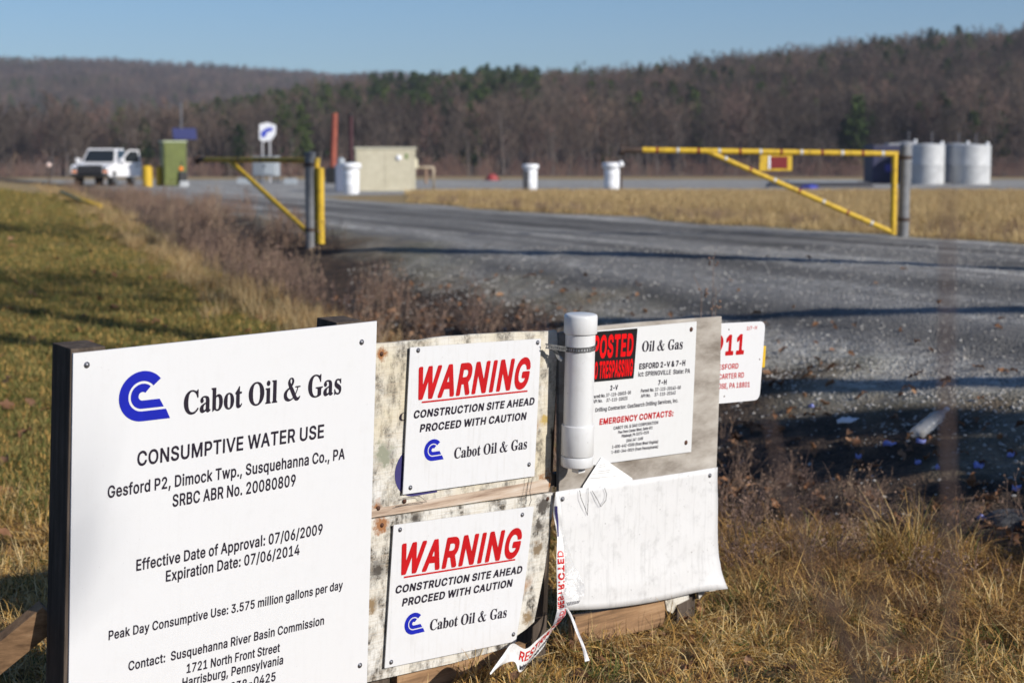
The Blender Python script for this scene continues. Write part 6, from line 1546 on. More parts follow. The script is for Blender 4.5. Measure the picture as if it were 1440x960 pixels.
def on_ribbon(fn, quads, name, mat, parent, lift=.0015):
    V, F = [], []
    for s0, s1, t0, t1 in quads:
        nn = 8
        k = len(V)
        for i in range(nn + 1):
            for j in range(3): V.append(fn(s0 + (s1 - s0) * i / nn, t0 + (t1 - t0) * j / 2, lift))
        for i in range(nn):
            for j in range(2):
                a = k + i * 3 + j
                F.append((a, a + 1, a + 4, a + 3))
    return link_mesh(name, raw_mesh(name, V, F, mat), [], parent)
def text_ribbon(fn, s, style, s0, s1, t0, t1, name, mat, parent, lift=.0016, flip=False):
    v, f, w = text_flat(s, style)
    V = []
    for x, y in v:
        V.append(fn(s0 + (s1 - s0) * x / w, (t0 + (t1 - t0) * y), lift))
    return link_mesh(name, raw_mesh(name, V, f, mat), [], parent)
M_TRED = plain("tape_red", (0.50, 0.012, 0.012), .4)
text_ribbon(f1, "RESTRICTED", 'B', .98, .52, -.7, .75, "red_print", M_TRED, strip1)
on_ribbon(f1, [(.14, .42, -.6, .0)], "blue_patch", M_NAVY, strip1)
text_ribbon(f2, "RESTRICTED", 'M', .62, .06, -.05, .7, "red_print", M_TRED, strip2)
text_ribbon(f2, "without permission", 'M', .60, .16, -.80, -.35, "black_print", M_INK, strip2)
on_ribbon(f2, [(.02, .30, .80, .98)], "red_band", M_TRED, strip2)
on_ribbon(f4, [(.90 - .0, .985, -.95 + .24 * i, -.95 + .24 * i + .12) for i in range(8)], "black_band", M_INK, film)

# ------------------------------------------------------------------ swing gates of the well site
GATE_Y = 27.0
def gate_post(x, y, h, label):
    t = thing("gate_post", label, "post", (x, y, hz(x, y)), 0, "gate posts")
    MB().cyl((0, 0, -.3), (0, 0, h), .085, n=18).build("post", M_STEEL, t)
    MB().lathe([(.092, h - .02), (.09, h + .012), (.0001, h + .03)], 18).build("cap", M_STEEL, t)
    for z in (h - .2, .25):
        MB().cyl((0, 0, z), (0, 0, z + .05), .10, n=14).build("hinge_band", M_RUSTPIPE, t)
    return t
LX, RX = at(437.5, 330, GATE_Y).x, at(1270.5, 330, GATE_Y).x
gate_post(LX, GATE_Y, 1.47, "grey steel gate post on the left side of the gravel road beside a yellow upright")
gate_post(RX, GATE_Y, 1.42, "grey steel gate post on the right side of the gravel road, on the tan grass")
def gate(name, label, post, tip, h_arm, tip_z, uprx, arm_mat, brace_t, bands, sign):
    """a pipe arm with an upright at the post and a slanting brace; local x runs from the post to the tip"""
    base = Vector((post[0], post[1], hz(*post)))
    dx, dy = tip[0] - post[0], tip[1] - post[1]
    L = math.hypot(dx, dy)
    t = thing(name, label, "gate", base, math.atan2(dy, dx), "swing gates")
    MB().cyl((uprx, 0, .04), (uprx, 0, h_arm), .05, n=14).build("upright", M_YEL, t)
    arm = MB().cyl((uprx - .05, 0, h_arm), (L - .3, 0, tip_z), .045, n=14).build("arm", arm_mat, t)
    MB().cyl((L - .3, 0, tip_z), (L, 0, tip_z + .005), .046, n=12).cyl((L - .02, 0, tip_z - .01), (L + .05, 0, tip_z), .08, n=12).build("arm_end", M_RUSTPIPE, t)
    bx = L * brace_t
    bz = h_arm + (tip_z - h_arm) * brace_t
    br_ = MB().cyl((uprx, 0, .07), (bx, 0, bz - .01), .04, n=12).build("brace", M_YEL, t)
    if bands:
        def band(p0, p1, r, f, i, par):
            q = Vector(p0).lerp(Vector(p1), f); e = (Vector(p1) - Vector(p0)).normalized() * .02
            MB().cyl(q - e, q + e, r, n=12).build("reflector_band", M_SIGNRED if i % 2 else M_TANK, par)
        for i in range(12): band((uprx, 0, h_arm), (L - .3, 0, tip_z), .0475, (i + .6) / 12.3, i, arm)
        for i in range(7): band((uprx, 0, .07), (bx, 0, bz), .0425, (i + .9) / 7.6, i, br_)
    if sign:
        sx = sign
        zz = h_arm + (tip_z - h_arm) * sx / L
        MB().box((sx, 0, zz - .165), (.52, .014, .25), bevel=.003).build("sign_board", M_YEL, t)
        MB().box((sx - .05, .012, zz - .16), (.27, .010, .18), bevel=.002).build("red_plate", M_SIGNRED, t)
        MB().box((sx + .105, .012, zz - .16), (.035, .010, .20), bevel=.002).build("white_edge", M_WPLAS, t)
    return t
tipL = at(279, 216, 31.2); tipR = at(876, 211, 26.4)
gl_ = gate("swing_gate", "half-open gate on the left with a dark arm and a yellow slanting brace", (LX + .02, GATE_Y + .12), (tipL.x, tipL.y), 1.34, 1.36, -.15, M_YELDARK, .70, False, None)
MB().cyl((-.24, -.02, .03), (-.24, -.02, 1.22), .06, n=14).build("stop_upright", M_YEL, gl_)
gate("swing_gate", "yellow gate arm with red and white bands swung shut, a red plate hanging from it", (RX - .05, GATE_Y - .08), (tipR.x, tipR.y), 1.30, tipR.z - hz(RX, GATE_Y), .14, M_YEL, .70, True, 2.05)
p = at(873, 250, 60)
t = thing("arm_rest_post", "thin dark post with a pale top behind the tip of the shut gate arm", "post", (p.x, 60, hz(p.x, 60)))
MB().cyl((0, 0, -.2), (0, 0, 1.0), .05, n=10).build("post", M_RUSTPIPE, t)
MB().lathe([(.09, 1.0), (.10, 1.08), (.06, 1.17), (.0001, 1.18)], 12).build("cap", M_WPLAS, t)
MB().tube([(0, 0, .1), (.2, 0, .0), (.35, .1, .02)], .05, 8).build("hose", M_BLACK, t)

# ------------------------------------------------------------------ equipment on the pad
def base(px, Y):
    x = (px - 720) / 2400 * Y
    return (x, Y, hz(x, Y))
# pickup truck, nose towards us, driver's door open
tx, ty, tz = base(151, 90)
TR = thing("pickup_truck", "white pickup truck parked on the pad with its driver's door open", "truck", (tx, ty, tz), R(-93))
body = MB()
body.prism([(-2.85, .55), (-2.85, 1.12), (-1.05, 1.14), (-1.05, 1.16), (1.15, 1.18), (2.5, 1.08), (2.72, .98), (2.75, .55), (2.3, .45), (-2.6, .45)], -.98, .98, Matrix.Rotation(R(90), 4, 'X'))
body.bevel(.07, 3, 25)
body.build("body", M_TRUCK, TR)
cabm = MB()
V_ = [(-1.15, -.92, 1.15), (1.2, -.92, 1.15), (1.2, .92, 1.15), (-1.15, .92, 1.15), (-.95, -.74, 1.93), (.45, -.74, 1.93), (.45, .74, 1.93), (-.95, .74, 1.93)]
cabm._add(V_, [(4, 5, 6, 7), (0, 1, 5, 4), (1, 2, 6, 5), (2, 3, 7, 6), (3, 0, 4, 7), (3, 2, 1, 0)])
cabm.bevel(.05, 3, 20)
cabm.build("cab", M_TRUCK, TR)
ws = MB(); ws._add([(1.145, -.80, 1.225), (1.145, .80, 1.225), (.56, .68, 1.845), (.56, -.68, 1.845)], [(0, 1, 2, 3)])
o = ws.build("windscreen", M_GLASS, TR); o.location = (.018, 0, .014)
for sg in (-1, 1):
    sw = MB(); sw._add([(-.95, sg * .90, 1.24), (.95, sg * .90, 1.24), (.42, sg * .775, 1.84), (-.85, sg * .775, 1.84)], [(0, 1, 2, 3)])
    o = sw.build("side_window", M_GLASS, TR); o.location = (0, sg * .018, .004)
MB().box((2.745, 0, .85), (.07, 1.30, .44), bevel=.03).build("grille", M_BLACK, TR)
for z in (.78, .88, .98): MB().box((2.775, 0, z), (.02, 1.2, .02)).build("grille_bar", M_SCREW, TR)
MB().box((2.80, 0, .58), (.16, 1.9, .17), bevel=.05).build("bumper", M_BLACK, TR)
for sg in (-1, 1):
    hl = MB().lathe([(.115, 0), (.11, .03), (.08, .05), (.0001, .055)], 18, Matrix.Translation((2.72, sg * .79, .90)) @ Matrix.Rotation(R(90), 4, 'Y')).build("headlight", M_CHROME, TR)
    MB().box((2.735, sg * .80, .74), (.05, .26, .09), bevel=.02).build("turn_signal_glint", M_ORANGE, TR)  # its orange also paints the sun's glint at the headlights
    for wx in (1.75, -1.75):
        wh = MB().cyl((wx, sg * .72, .40), (wx, sg * 1.0, .40), .40, n=28).bevel(.04, 2).build("wheel", M_TYRE, TR)
        MB().cyl((wx, sg * .995, .40), (wx, sg * 1.012, .40), .23, n=20).build("rim", M_CHROME, wh)
    MB().box((.98, sg * 1.14, 1.30), (.12, .24, .26), bevel=.04).build("mirror", M_TRUCK if sg < 0 else M_TRUCK, TR)
hinge = Vector((.98, .99, 0))
Md = Matrix.Translation(hinge) @ Matrix.Rotation(R(106), 4, 'Z')
dm = MB()
dm.prism([(0, .50), (1.15, .50), (1.15, 1.18), (1.02, 1.86), (.52, 1.86), (0, 1.20)], -.05, .05, Md @ Matrix.Rotation(R(90), 4, 'X'))
dm.bevel(.03, 2, 30)
dr = dm.build("door", M_TRUCK, TR)
dw = MB(); dw.prism([(.12, 1.22), (1.07, 1.22), (.98, 1.79), (.56, 1.79)], -.058, .058, Md @ Matrix.Rotation(R(90), 4, 'X')); dw.build("door_window", M_GLASS, dr)
MB().box((.95, -.07, 1.05), (.2, .03, .05), Md, bevel=.01).build("handle", M_BLACK, dr)
MB().box((.25, -.12, 1.28), (.16, .14, .22), Md, bevel=.03).build("mirror", M_TRUCK, dr)

# yellow bollards
for px, Y, r, h, lab in ((209.5, 86, .25, 1.0, "wide yellow bollard left of the green cabinet, nearer the truck"), (226, 88, .17, .98, "narrower yellow bollard close against the green cabinet")):
    b_ = base(px, Y)
    t = thing("bollard", lab, "bollard", b_, 0, "yellow bollards")
    MB().cyl((0, 0, -.2), (0, 0, h - .06), r, n=20).build("post", M_YEL, t)
    MB().lathe([(r, h - .06), (r * .92, h - .02), (r * .6, h + .03), (.0001, h + .05)], 20).build("dome_top", M_YEL, t)
# green cabinet
b_ = base(246, 88)
t = thing("green_cabinet", "tall green metal cabinet on the pad behind the left gate arm", "cabinet", b_, R(24))
MB().box((0, 0, 1.12), (1.15, 1.0, 2.2), bevel=.02).build("housing", M_GREENB, t)
MB().box((0, 0, 2.26), (1.25, 1.1, .08), bevel=.02).build("roof", plain("pale_roof_metal", (.40, .45, .30), .4), t)
dd = MB().box((-.05, -.515, 1.2), (.92, .03, 1.7), bevel=.01).build("door", M_GREENB, t)
MB().box((.32, -.54, 1.15), (.05, .04, .18), bevel=.008).build("handle", M_BLACK, dd)
MB().lathe([(.11, 0), (.10, .03), (.0001, .04)], 16, Matrix.Translation((.28, -.54, .88)) @ Matrix.Rotation(R(90), 4, 'X')).build("orange_disc", M_ORANGE, t)
MB().box((.35, -.58, .42), (.42, .18, .62), bevel=.03).build("meter_box", M_BLACK, t)
# white concrete footing by the cabinet
b_ = base(261, 86)
t = thing("concrete_block", "small pale concrete block on the gravel at the foot of the green cabinet", "block", b_)
MB().box((0, 0, .10), (.45, .45, .36), taper=.8, bevel=.03).build("block", M_TANK, t)
# solar panel on its mast
b_ = base(261, 92)
t = thing("solar_panel", "blue solar panel on a thin mast rising behind the green cabinet", "solar panel", b_)
MB().cyl((-.1, 0, -.2), (-.1, 0, 4.35), .045, n=10).build("mast", M_SCREW, t)
MB().box((0, 0, 0), (1.25, .75, .05), Matrix.Translation((.1, -.15, 2.72)) @ Matrix.Rotation(R(18), 4, 'Z') @ Matrix.Rotation(R(52), 4, 'X'), bevel=.01).build("panel", M_SOLAR, t)
MB().cyl((-.1, 0, 2.55), (.08, -.12, 2.68), .03, n=8).build("bracket", M_SCREW, t)
# grey electrical box and the sign mast behind it
b_ = base(376, 100)
t = thing("electrical_box", "grey steel electrical box on short legs behind the left gate's brace", "cabinet", b_, R(-20))
MB().box((0, 0, 1.0), (1.45, .7, 1.15), bevel=.02).build("housing", M_GREYB, t)
dd = MB().box((.34, -.36, 1.02), (.62, .03, .98), bevel=.01).build("door", plain("pale_grey_door", (.52, .56, .58), .4), t)
MB().box((.12, -.385, 1.0), (.04, .03, .16)).build("handle", M_BLACK, dd)
MB().box((-.36, -.36, 1.02), (.62, .03, .98), bevel=.01).build("door", M_GREYB, t)
for sx in (-.6, .6):
    for sy in (-.28, .28): MB().box((sx, sy, .2), (.08, .08, .5)).build("leg", M_SCREW, t)
b_ = base(377, 104)
t = thing("pad_sign", "white and blue notice on two pale poles rising behind the grey electrical box", "sign", b_)
for sx in (-.25, .2): MB().cyl((sx, 0, -.2), (sx, 0, 2.75), .05, n=10).build("pole", plain("pale_pole", (.5, .5, .52), .5), t)
sb = MB().prism([(-.42, 2.6), (-.20, 2.45), (.30, 2.55), (.58, 2.9), (.60, 3.45), (.1, 3.62), (-.40, 3.50)], -.03, .03, Matrix.Translation((0, -.08, 0)) @ Matrix.Rotation(R(90), 4, 'X')).bevel(.01, 1).build("board", M_WPLAS, t)
M_PBLUE = plain("pad_sign_blue", (.05, .08, .50), .4)
MB().prism([(-.32, 2.75), (-.05, 2.72), (.06, 3.02), (.40, 3.12), (.38, 3.34), (.02, 3.26), (-.28, 3.05)], -.002, .01, Matrix.Translation((0, -.115, 0)) @ Matrix.Rotation(R(90), 4, 'X')).build("blue_mark", M_PBLUE, sb)
# small low things beside the box
for px, Y, lab in ((344, 98, "low grey valve box on the gravel left of the electrical box"), (410, 96, "low grey valve box on the gravel right of the electrical box")):
    t = thing("valve_box", lab, "box", base(px, Y), 0, "low valve boxes")
    MB().box((0, 0, .15), (.75, .5, .36), taper=.9, bevel=.03).build("housing", M_GREYB, t)
    MB().cyl((0, 0, .3), (0, 0, .52), .07, n=10).build("stem", M_RUSTPIPE, t)
# stacks
b_ = base(471, 100)
t = thing("vent_stack", "tall rust-red vent pipe left of the tan cabinet", "pipe", b_, 0, "vent stacks")
MB().cyl((-.06, 0, .9), (.08, 0, 4.05), .20, .17, n=16).build("pipe", M_REDPIPE, t)
MB().cyl((-.06, 0, -.1), (-.06, 0, .95), .26, n=16).build("base", M_RUSTPIPE, t)
MB().box((-.1, -.1, .45), (.75, .6, .9), bevel=.05).build("valve_body", M_BLACK, t)
b_ = base(495, 102)
t = thing("vent_stack", "thin dark vent pipe between the red pipe and the tan cabinet", "pipe", b_, 0, "vent stacks")
MB().cyl((0, 0, -.1), (0, 0, 3.95), .13, n=14).build("pipe", plain("dark_maroon_pipe", (.05, .015, .02), .6), t)
MB().cyl((0, 0, -.1), (0, 0, 1.35), .3, n=14).build("base", M_BLACK, t)
MB().cyl((0, 0, 3.95), (0, 0, 4.1), .17, n=14).build("collar", M_BLACK, t)
t = thing("meter_skid", "dark blue-grey metering unit half hidden behind the white-lidded barrel", "equipment", base(481, 70), R(10))
MB().box((0, 0, .55), (.5, .5, 1.1), bevel=.04).build("housing", plain("blue_grey_metal", (.12, .14, .20), .4), t)
MB().lathe([(.16, 1.1), (.16, 1.3), (.1, 1.38), (.0001, 1.4)], 16).build("dial", M_GREYB, t)
# white lidded drums
def drum(px, Y, r, h, lab, dark):
    t = thing("white_barrel", lab, "barrel", base(px, Y), 0, "white barrels on the pad")
    MB().lathe([(r * .92, -.05), (r * .92, .02), (r, .06), (r, h * .3), (r * 1.02, h * .31), (r, h * .33), (r, h * .62), (r * 1.02, h * .63), (r, h * .65), (r * .98, h * .84)], 26).build("drum", M_WPLAS, t)
    MB().lathe([(r * 1.0, h * .82), (r * 1.25, h * .83), (r * 1.27, h * .96), (r * 1.1, h), (.0001, h * 1.01)], 26).build("lid", M_WPLAS, t)
    if dark:
        MB().box((-r * .75, -.1, h * .38), (r * .9, r * 1.3, h * .74), bevel=.03).build("dark_block", plain("dark_block_paint", (.05, .05, .055), .5), t)  # dark block set against the drum's left side
drum(495, 65, .30, 1.17, "white lidded barrel standing right in front of the tan cabinet's left end", False)
drum(746, 72, .27, 1.12, "white lidded barrel with a dark box on its left side, alone in mid-pad", True)
drum(860, 64, .29, 1.18, "white lidded barrel just left of the shut gate arm's tip", False)
# tan cabinet
b_ = base(543, 72)
t = thing("tan_cabinet", "large tan metal equipment house on the gravel pad", "cabinet", b_, R(6))
MB().box((0, .6, .88), (2.5, 1.5, 1.78), bevel=.02).build("housing", M_TANB, t)
MB().box((0, .6, 1.79), (2.6, 1.62, .07), bevel=.02).build("roof", plain("pale_tan_roof", (.55, .53, .42), .5), t)
MB().box((1.30, .5, 1.15), (.16, .9, .42), taper=.7, bevel=.03).build("side_hood", M_TANB, t)
MB().lathe([(.12, 0), (.12, .03), (.0001, .035)], 18, Matrix.Translation((.55, -.155, 1.38)) @ Matrix.Rotation(R(90), 4, 'X')).build("dial", M_WPLAS, t)
MB().box((.88, -.16, 1.45), (.10, .02, .22), bevel=.004).build("label_plate", plain("green_plate", (.12, .2, .05), .5), t)
for sx in (-1.15, 0, 1.15): MB().box((sx, -.158, .85), (.03, .012, 1.6)).build("seam", M_TANB, t)
MB().tube([(1.3, .4, .98), (1.75, .4, .98), (2.02, .4, .98), (2.05, .4, .92), (2.05, .4, -.1)], .06, 10).build("outlet_pipe", plain("tan_pipe", (.40, .33, .24), .6), t)
MB().cyl((1.72, .4, .98), (1.72, .4, .30), .05, n=10).build("pipe_leg", plain("brown_pipe", (.28, .18, .12), .6), t)
# small red cover and low blue heap
b_ = base(692, 118)
t = thing("red_cover", "small red rounded cover lying at the far edge of the pad", "cover", b_)
MB().lathe([(.42, 0), (.44, .1), (.34, .30), (.16, .42), (.0001, .46)], 20).build("cover", plain("red_cover_paint", (.30, .05, .05), .6), t)
MB().cyl((-.6, 0, -.02), (.6, 0, -.02), .09, n=10).build("base_pipe", M_SIGNRED, t)
b_ = base(1135, 78)
t = thing("blue_tarp", "small rumpled blue tarp on the pad under the shut gate's brace", "tarp", b_)
bm = bmesh.new(); bmesh.ops.create_icosphere(bm, subdivisions=3, radius=.35)
for v in bm.verts:
    k = 1 + .35 * float(vnoise(np.array([v.co.x * 7 + 3]), np.array([v.co.y * 7 + v.co.z * 5]))[0])
    v.co = Vector((v.co.x * 1.2 * k, v.co.y * k, max(v.co.z * .55 * k, -.03)))
me = bpy.data.meshes.new("tarp"); bm.to_mesh(me); bm.free()
link_mesh("sheet", me, M_BLUETARP, t)
b_ = base(1150, 84)
t = thing("liner_berm", "long low dark containment liner on the pad behind the shut gate", "berm", b_)
MB().prism([(-2.6, 0), (-2.4, .22), (2.3, .26), (2.6, 0)], -.6, .6, Matrix.Rotation(R(90), 4, 'X')).bevel(.05, 2).build("liner", plain("dark_liner", (.05, .05, .06), .6), t)
MB().box((.1, -.1, .27), (3.4, .7, .07), bevel=.02).build("pale_edge", M_GREYB, t)
# storage tanks
def tank(px, Y, w, h, mat, lab, emblem):
    t = thing("storage_tank", lab, "tank", base(px, Y), 0, "storage tanks at the pad's right end")
    r = w / 2
    MB().lathe([(r, -.1), (r, h * .5), (r * 1.004, h * .505), (r, h * .51), (r, h)], 40).build("shell", mat, t)
    MB().lathe([(r * 1.01, h), (r * 1.01, h + .05), (r * .9, h + .09), (.0001, h + .16)], 40).build("roof", mat, t)
    MB().cyl((r * .75, -r * .3, h), (r * .75, -r * .3, h + .26), .09, n=10).build("hatch", M_WPLAS, t)
    MB().cyl((r * .2, 0, h), (r * .2, 0, h + .75), .025, n=8).build("vent_pipe", M_SCREW, t)
    if emblem:
        for (z0, a0) in ((.0, 0), (.0, 1)):
            V, F = [], []
            for i in range(13):
                an = R(-60 + 120 * i / 12)
                for q in (.9, 1.0):
                    V.append((math.sin(an) * .26 * q, (-.62 + (1 if a0 else -1) * .26 * q * math.cos(an) * .5) + h))
            me = raw_mesh("emblem", [(x, -math.sqrt(max((r * 1.006) ** 2 - x * x, 0)), z - h * .28) for x, z in V], [(2 * i, 2 * i + 1, 2 * i + 3, 2 * i + 2) for i in range(12)], M_WPLAS)
            link_mesh("emblem", me, [], t)
    return t
tank(1302, 96, 1.80, 2.12, M_TANK, "pale grey tank just right of the right-hand gate post", True)
tank(1340, 101, 1.70, 2.2, M_TANKD, "darker grey tank between the two pale grey ones", False)
tank(1363, 96, 2.05, 2.08, M_TANK, "pale grey tank at the right end of the row", True)
tank(1271, 100, 1.25, 2.28, M_TANKD, "narrow grey tank hidden behind the right-hand gate post", False)
b_ = base(1238, 98)
t = thing("navy_tank", "navy blue square tank left of the right-hand gate post", "tank", b_, R(8))
MB().box((0, 0, 1.1), (1.7, 1.5, 2.2), bevel=.06).build("shell", M_NAVYT, t)
MB().box((.15, -.76, .9), (.5, .02, .4), bevel=.01).build("mark", plain("tank_blue", (.06, .06, .3), .5), t)
MB().box((.55, 0, 2.24), (.7, .8, .12), bevel=.02).build("hatch", M_TANKD, t)
# marker post far left, yellow rail in the weeds
b_ = base(72, 84)
t = thing("marker_post", "thin marker post with a pale round top left of the truck", "post", b_)
MB().cyl((0, 0, -.1), (0, 0, .98), .035, n=8).build("post", M_RUSTPIPE, t)
MB().lathe([(.0001, .95), (.10, 1.0), (.13, 1.08), (.10, 1.16), (.0001, 1.2)], 14).build("ball", plain("pink_white_ball", (.72, .55, .50), .4), t)
g0, g1 = gnd(86, 282), gnd(140, 298)
t = thing("yellow_rail", "short yellow pipe rail sagging in the tall grass at the verge's far corner", "rail", tuple(g1))
q0, q1 = at(86, 270, g0.y) - g1, at(141, 291, g1.y) - g1
MB().tube([q0, q0.lerp(q1, .5) + Vector((0, 0, -.02)), q1], .065, 10).build("pipe", M_YEL, t)
m_ = q0.lerp(q1, .45)
MB().cyl((m_.x, m_.y, -.6), m_, .05, n=8).build("leg", M_RUSTPIPE, t)

# ------------------------------------------------------------------ litter and odd plants by the bank
p = gnd(1303, 612)
t = thing("plastic_bottle", "crushed clear plastic bottle leaning on the gravel bank above the sky-tinted scraps", "bottle", tuple(p), R(25))
m, n, l, b = new_mat("clear_dusty_plastic")
b.inputs["Base Color"].default_value = (.62, .62, .62, 1); b.inputs["Roughness"].default_value = .25
b.inputs["Alpha"].default_value = .55; b.inputs["Transmission Weight"].default_value = .3
N_bump(n, l, b, N_noise(n, l, 40, 3, .5, N_obj(n, l)).outputs[0], .6, .01)
Mq = Matrix.Translation((.02, 0, .075)) @ Matrix.Rotation(R(58), 4, 'Y') @ Matrix.Scale(.75, 4, (1, 0, 0))
MB().lathe([(.0001, -.13), (.05, -.13), (.058, -.11), (.055, -.04), (.06, -.02), (.054, .03), (.058, .06), (.04, .10), (.018, .13), (.016, .15)], 20, Mq).build("bottle_body", m, t)
MB().lathe([(.018, .148), (.018, .168), (.0001, .17)], 14, Mq).build("cap", M_WPLAS, t)
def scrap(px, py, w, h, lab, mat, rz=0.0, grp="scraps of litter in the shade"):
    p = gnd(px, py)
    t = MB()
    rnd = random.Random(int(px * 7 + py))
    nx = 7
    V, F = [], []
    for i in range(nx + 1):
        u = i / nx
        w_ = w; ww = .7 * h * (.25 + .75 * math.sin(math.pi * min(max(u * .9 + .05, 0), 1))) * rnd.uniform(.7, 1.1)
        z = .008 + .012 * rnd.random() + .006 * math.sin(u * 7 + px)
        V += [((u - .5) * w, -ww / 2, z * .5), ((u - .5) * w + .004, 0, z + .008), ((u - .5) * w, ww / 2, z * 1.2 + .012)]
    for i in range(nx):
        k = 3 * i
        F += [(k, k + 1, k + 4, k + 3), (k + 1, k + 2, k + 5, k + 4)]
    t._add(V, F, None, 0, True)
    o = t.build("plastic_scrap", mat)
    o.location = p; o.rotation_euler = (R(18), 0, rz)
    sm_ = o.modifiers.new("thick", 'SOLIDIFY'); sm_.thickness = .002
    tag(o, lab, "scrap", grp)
M_SKYSCRAP = mat_var("skylight_blue_plastic", (.16, .19, .60), (.40, .44, .80), 30, .4)  # skylight's blue painted into the colour of white scraps lying in shade
M_WSCRAP = plain("white_plastic_strip", (.82, .82, .86), .35)
scrap(1193, 594, .19, .07, "long white strip of plastic lying alone on the gravel bank", M_WSCRAP, R(22))
for px, py, w, h, lab in ((1250, 627, .13, .05, "white scrap painted pale skylight blue, just below the crushed bottle's neck"), (1294, 624, .08, .035, "small white scrap painted skylight blue under the crushed bottle's right end"),
                          (1375, 657, .10, .09, "largest white scrap painted bright skylight blue, in the deepest shade at the right"), (1207, 645, .05, .03, "tiny white scrap painted skylight blue among brown leaves left of the others"),
                          (1141, 573, .05, .04, "small white scrap painted skylight blue far up the bank near the house-number sign"), (1420, 643, .06, .035, "white scrap painted skylight blue at the right edge, highest of those there"),
                          (1412, 780, .13, .07, "broad white scrap painted skylight blue beside the grass tussock, lowest of all"), (1380, 732, .07, .03, "narrow white scrap painted skylight blue in the dark hollow above the broad one"),
                          (1318, 660, .05, .03, "tiny white scrap painted skylight blue between the bottle and the largest scrap"), (1428, 690, .08, .04, "white scrap painted skylight blue beside the dark stone at the right edge"), (1290, 653, .05, .03, "speck of white plastic painted skylight blue directly below the crushed bottle")):
    scrap(px, py, w * .75, h * .8, lab, M_SKYSCRAP, R(px % 60 - 30))
p = gnd(1425, 735)
bm = bmesh.new(); bmesh.ops.create_icosphere(bm, subdivisions=3, radius=.11)
for v in bm.verts:
    k = 1 + .3 * float(vnoise(np.array([v.co.x * 14 + 9]), np.array([v.co.y * 14 + v.co.z * 11]))[0])
    v.co = Vector((v.co.x * 1.3 * k, v.co.y * k, v.co.z * .6 * k))
me = bpy.data.meshes.new("stone"); bm.to_mesh(me); bm.free()
o = link_mesh("stone", me, mat_var("dark_stone", (.06, .06, .065), (.14, .135, .13), 12, .9, .4)); o.location = p
tag(o, "dark rounded stone at the right edge of the hollow", "stone")

def tussock(px, py, n, L, lab):
    p = gnd(px, py)
    V, F, fm = blades(int(px), n, L * .5, L, .16, .45, 1.5, .0022, 5)
    t = thing("grass_tussock", lab, "grass clump", tuple(p), 0, "big arching grass clumps")
    me = raw_mesh("blades", V, F, [M_STRAW, M_BRN, M_PALE, M_GRN], fm)
    link_mesh("blades", me, [], t)
tussock(1268, 800, 420, .50, "largest arching clump of brown grass, right of the blank sheet by the dark hollow")
tussock(1335, 795, 260, .42, "brown grass clump on the right flank of the largest clump")
tussock(1130, 770, 160, .28, "small greenish grass clump nearer the blank sheet's curled corner")

# dry weed stalks standing before and behind the boards
def stalk(x, y, h, r, seed, lab, leafy=False, name="weed_stalk", heads=True):
    rnd = random.Random(seed)
    z = hz(x, y)
    t = thing(name, lab, "weed", (x, y, z), 0, "dry weed stalks")
    pts = [(0, 0, -.03)]
    dx, dy = rnd.uniform(-.05, .05), rnd.uniform(-.05, .05)
    for i in range(1, 7): pts.append((dx * (i / 6) ** 2 * h + rnd.uniform(-.004, .004), dy * (i / 6) ** 2 * h, h * i / 6))
    mb = MB().tube(pts, [r * (1 - .6 * i / 6) for i in range(7)], 6)
    for k in range(5 if heads else 0):
        q = Vector(pts[3 + k % 4]); e = q + Vector((rnd.uniform(-.07, .07), rnd.uniform(-.05, .05), rnd.uniform(.05, .12)))
        mb.tube([q, e], r * .4, 4)
    mb.build("stem", M_WEED, t)
    if heads:
        hb = MB()
        for k in range(7):
            c = Vector(pts[-1]) + Vector((rnd.uniform(-.035, .035), rnd.uniform(-.03, .03), rnd.uniform(-.03, .03)))
            hb.lathe([(.0001, -.008), (.008, -.003), (.007, .005), (.0001, .009)], 7, Matrix.Translation(c))
        hb.build("seed_head", M_WEED, t)
    if leafy:
        V, F = [], []
        for k in range(26):
            q = Vector(pts[2 + k % 5]); u = Vector((rnd.gauss(0, 1), rnd.gauss(0, 1), rnd.gauss(0, .6))).normalized()
            w = u.cross(Vector((0, 0, 1))).normalized()
            c = q + u * rnd.uniform(.02, .09); L = rnd.uniform(.02, .045)
            b = len(V); V += [c - u * L, c + w * L * .5, c + u * L, c - w * L * .5]; F.append((b, b + 1, b + 2, b + 3))
        link_mesh("withered_leaves", raw_mesh("withered_leaves", V, F, M_LEAF), [], t)
for px, py, Y, lab in ((983, 412, 10.6, "weed stalk with a dark head above the contact sign's right end"), (1003, 368, 10.9, "tallest weed stalk rising from behind the grey plywood"), (1000, 428, 10.2, "short weed stalk just above the grey plywood's corner")):
    q = at(px, py, Y)
    stalk(q.x, Y, q.z - hz(q.x, Y), .004, int(px), lab)
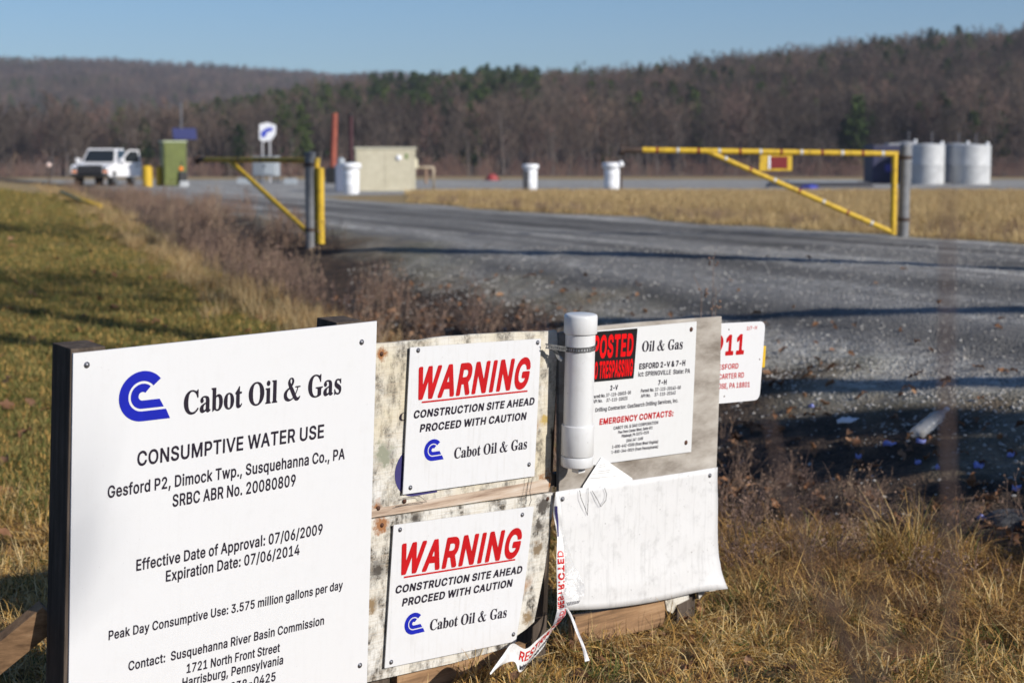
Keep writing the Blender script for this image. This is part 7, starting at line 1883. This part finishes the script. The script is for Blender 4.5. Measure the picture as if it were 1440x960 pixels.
def near_stem(pxs, Y, r, lab, seed, leafy=False):
    """a stem close to the eye, given by points it passes"""
    q = at(pxs[0][0], pxs[0][1], Y)
    g = hz(q.x, Y)
    base_ = Vector((q.x + .0, Y, g))
    t = thing("weed_stalk", lab, "weed", tuple(base_), 0, "dry weed stalks")
    P = [Vector((0, 0, -.03))] + [at(px, py, Y + dy) - base_ for px, py, dy in [(a, b, c) for a, b, c in pxs]]
    MB().tube(P, [r] * (len(P) - 1) + [r * .5], 6).build("stem", M_WEED, t)
    if leafy:
        rnd = random.Random(seed)
        V, F = [], []
        for k in range(22):
            q = P[1 + k % (len(P) - 1)]; u = Vector((rnd.gauss(0, 1), rnd.gauss(0, .6), rnd.gauss(0, .6))).normalized()
            w = u.cross(Vector((.2, 1, .1))).normalized()
            c = q + Vector((rnd.gauss(0, .02), rnd.gauss(0, .02), rnd.gauss(0, .015))); L = rnd.uniform(.004, .009)
            b = len(V); V += [c - u * L, c + w * L * .5, c + u * L, c - w * L * .5]; F.append((b, b + 1, b + 2, b + 3))
        link_mesh("withered_leaves", raw_mesh("withered_leaves", V, F, M_LEAF), [], t)
near_stem([(1338, 940, 0), (1334, 720, 0), (1328, 520, 0), (1331, 380, 0), (1334, 262, 0)], 1.05, .0020, "thin upright weed stem close by at the right, out of focus", 3)
near_stem([(1200, 955, 0), (1150, 820, 0), (1105, 700, 0), (1085, 610, 0), (1078, 575, 0)], 1.1, .0017, "bent pale weed stem close by, just right of the blank sheet", 4)
near_stem([(1225, 985, 0), (1195, 900, 0), (1160, 860, 0), (1130, 852, 0)], 0.95, .0014, "low leafy weed close by above the foreground grass, left of the upright stem", 5, True)
near_stem([(1250, 990, 0), (1235, 930, 0), (1250, 880, 0), (1225, 830, 0)], 1.0, .0013, "second low leafy weed close by, its tip reaching highest", 6, True)
# unseen bushes added out of the picture at the right to shade the hollow
for (x, y, k, s, lab) in ((5.6, 6.0, 0, .22, "added unseen evergreen bush shading the hollow, nearest the road"), (6.0, 7.5, 1, .25, "added unseen evergreen bush shading the hollow, nearest the grass")):
    place_tree(CONIFER_KINDS[k], x, y, s, k, "added_shade_bush", lab, "added bushes shading the hollow")
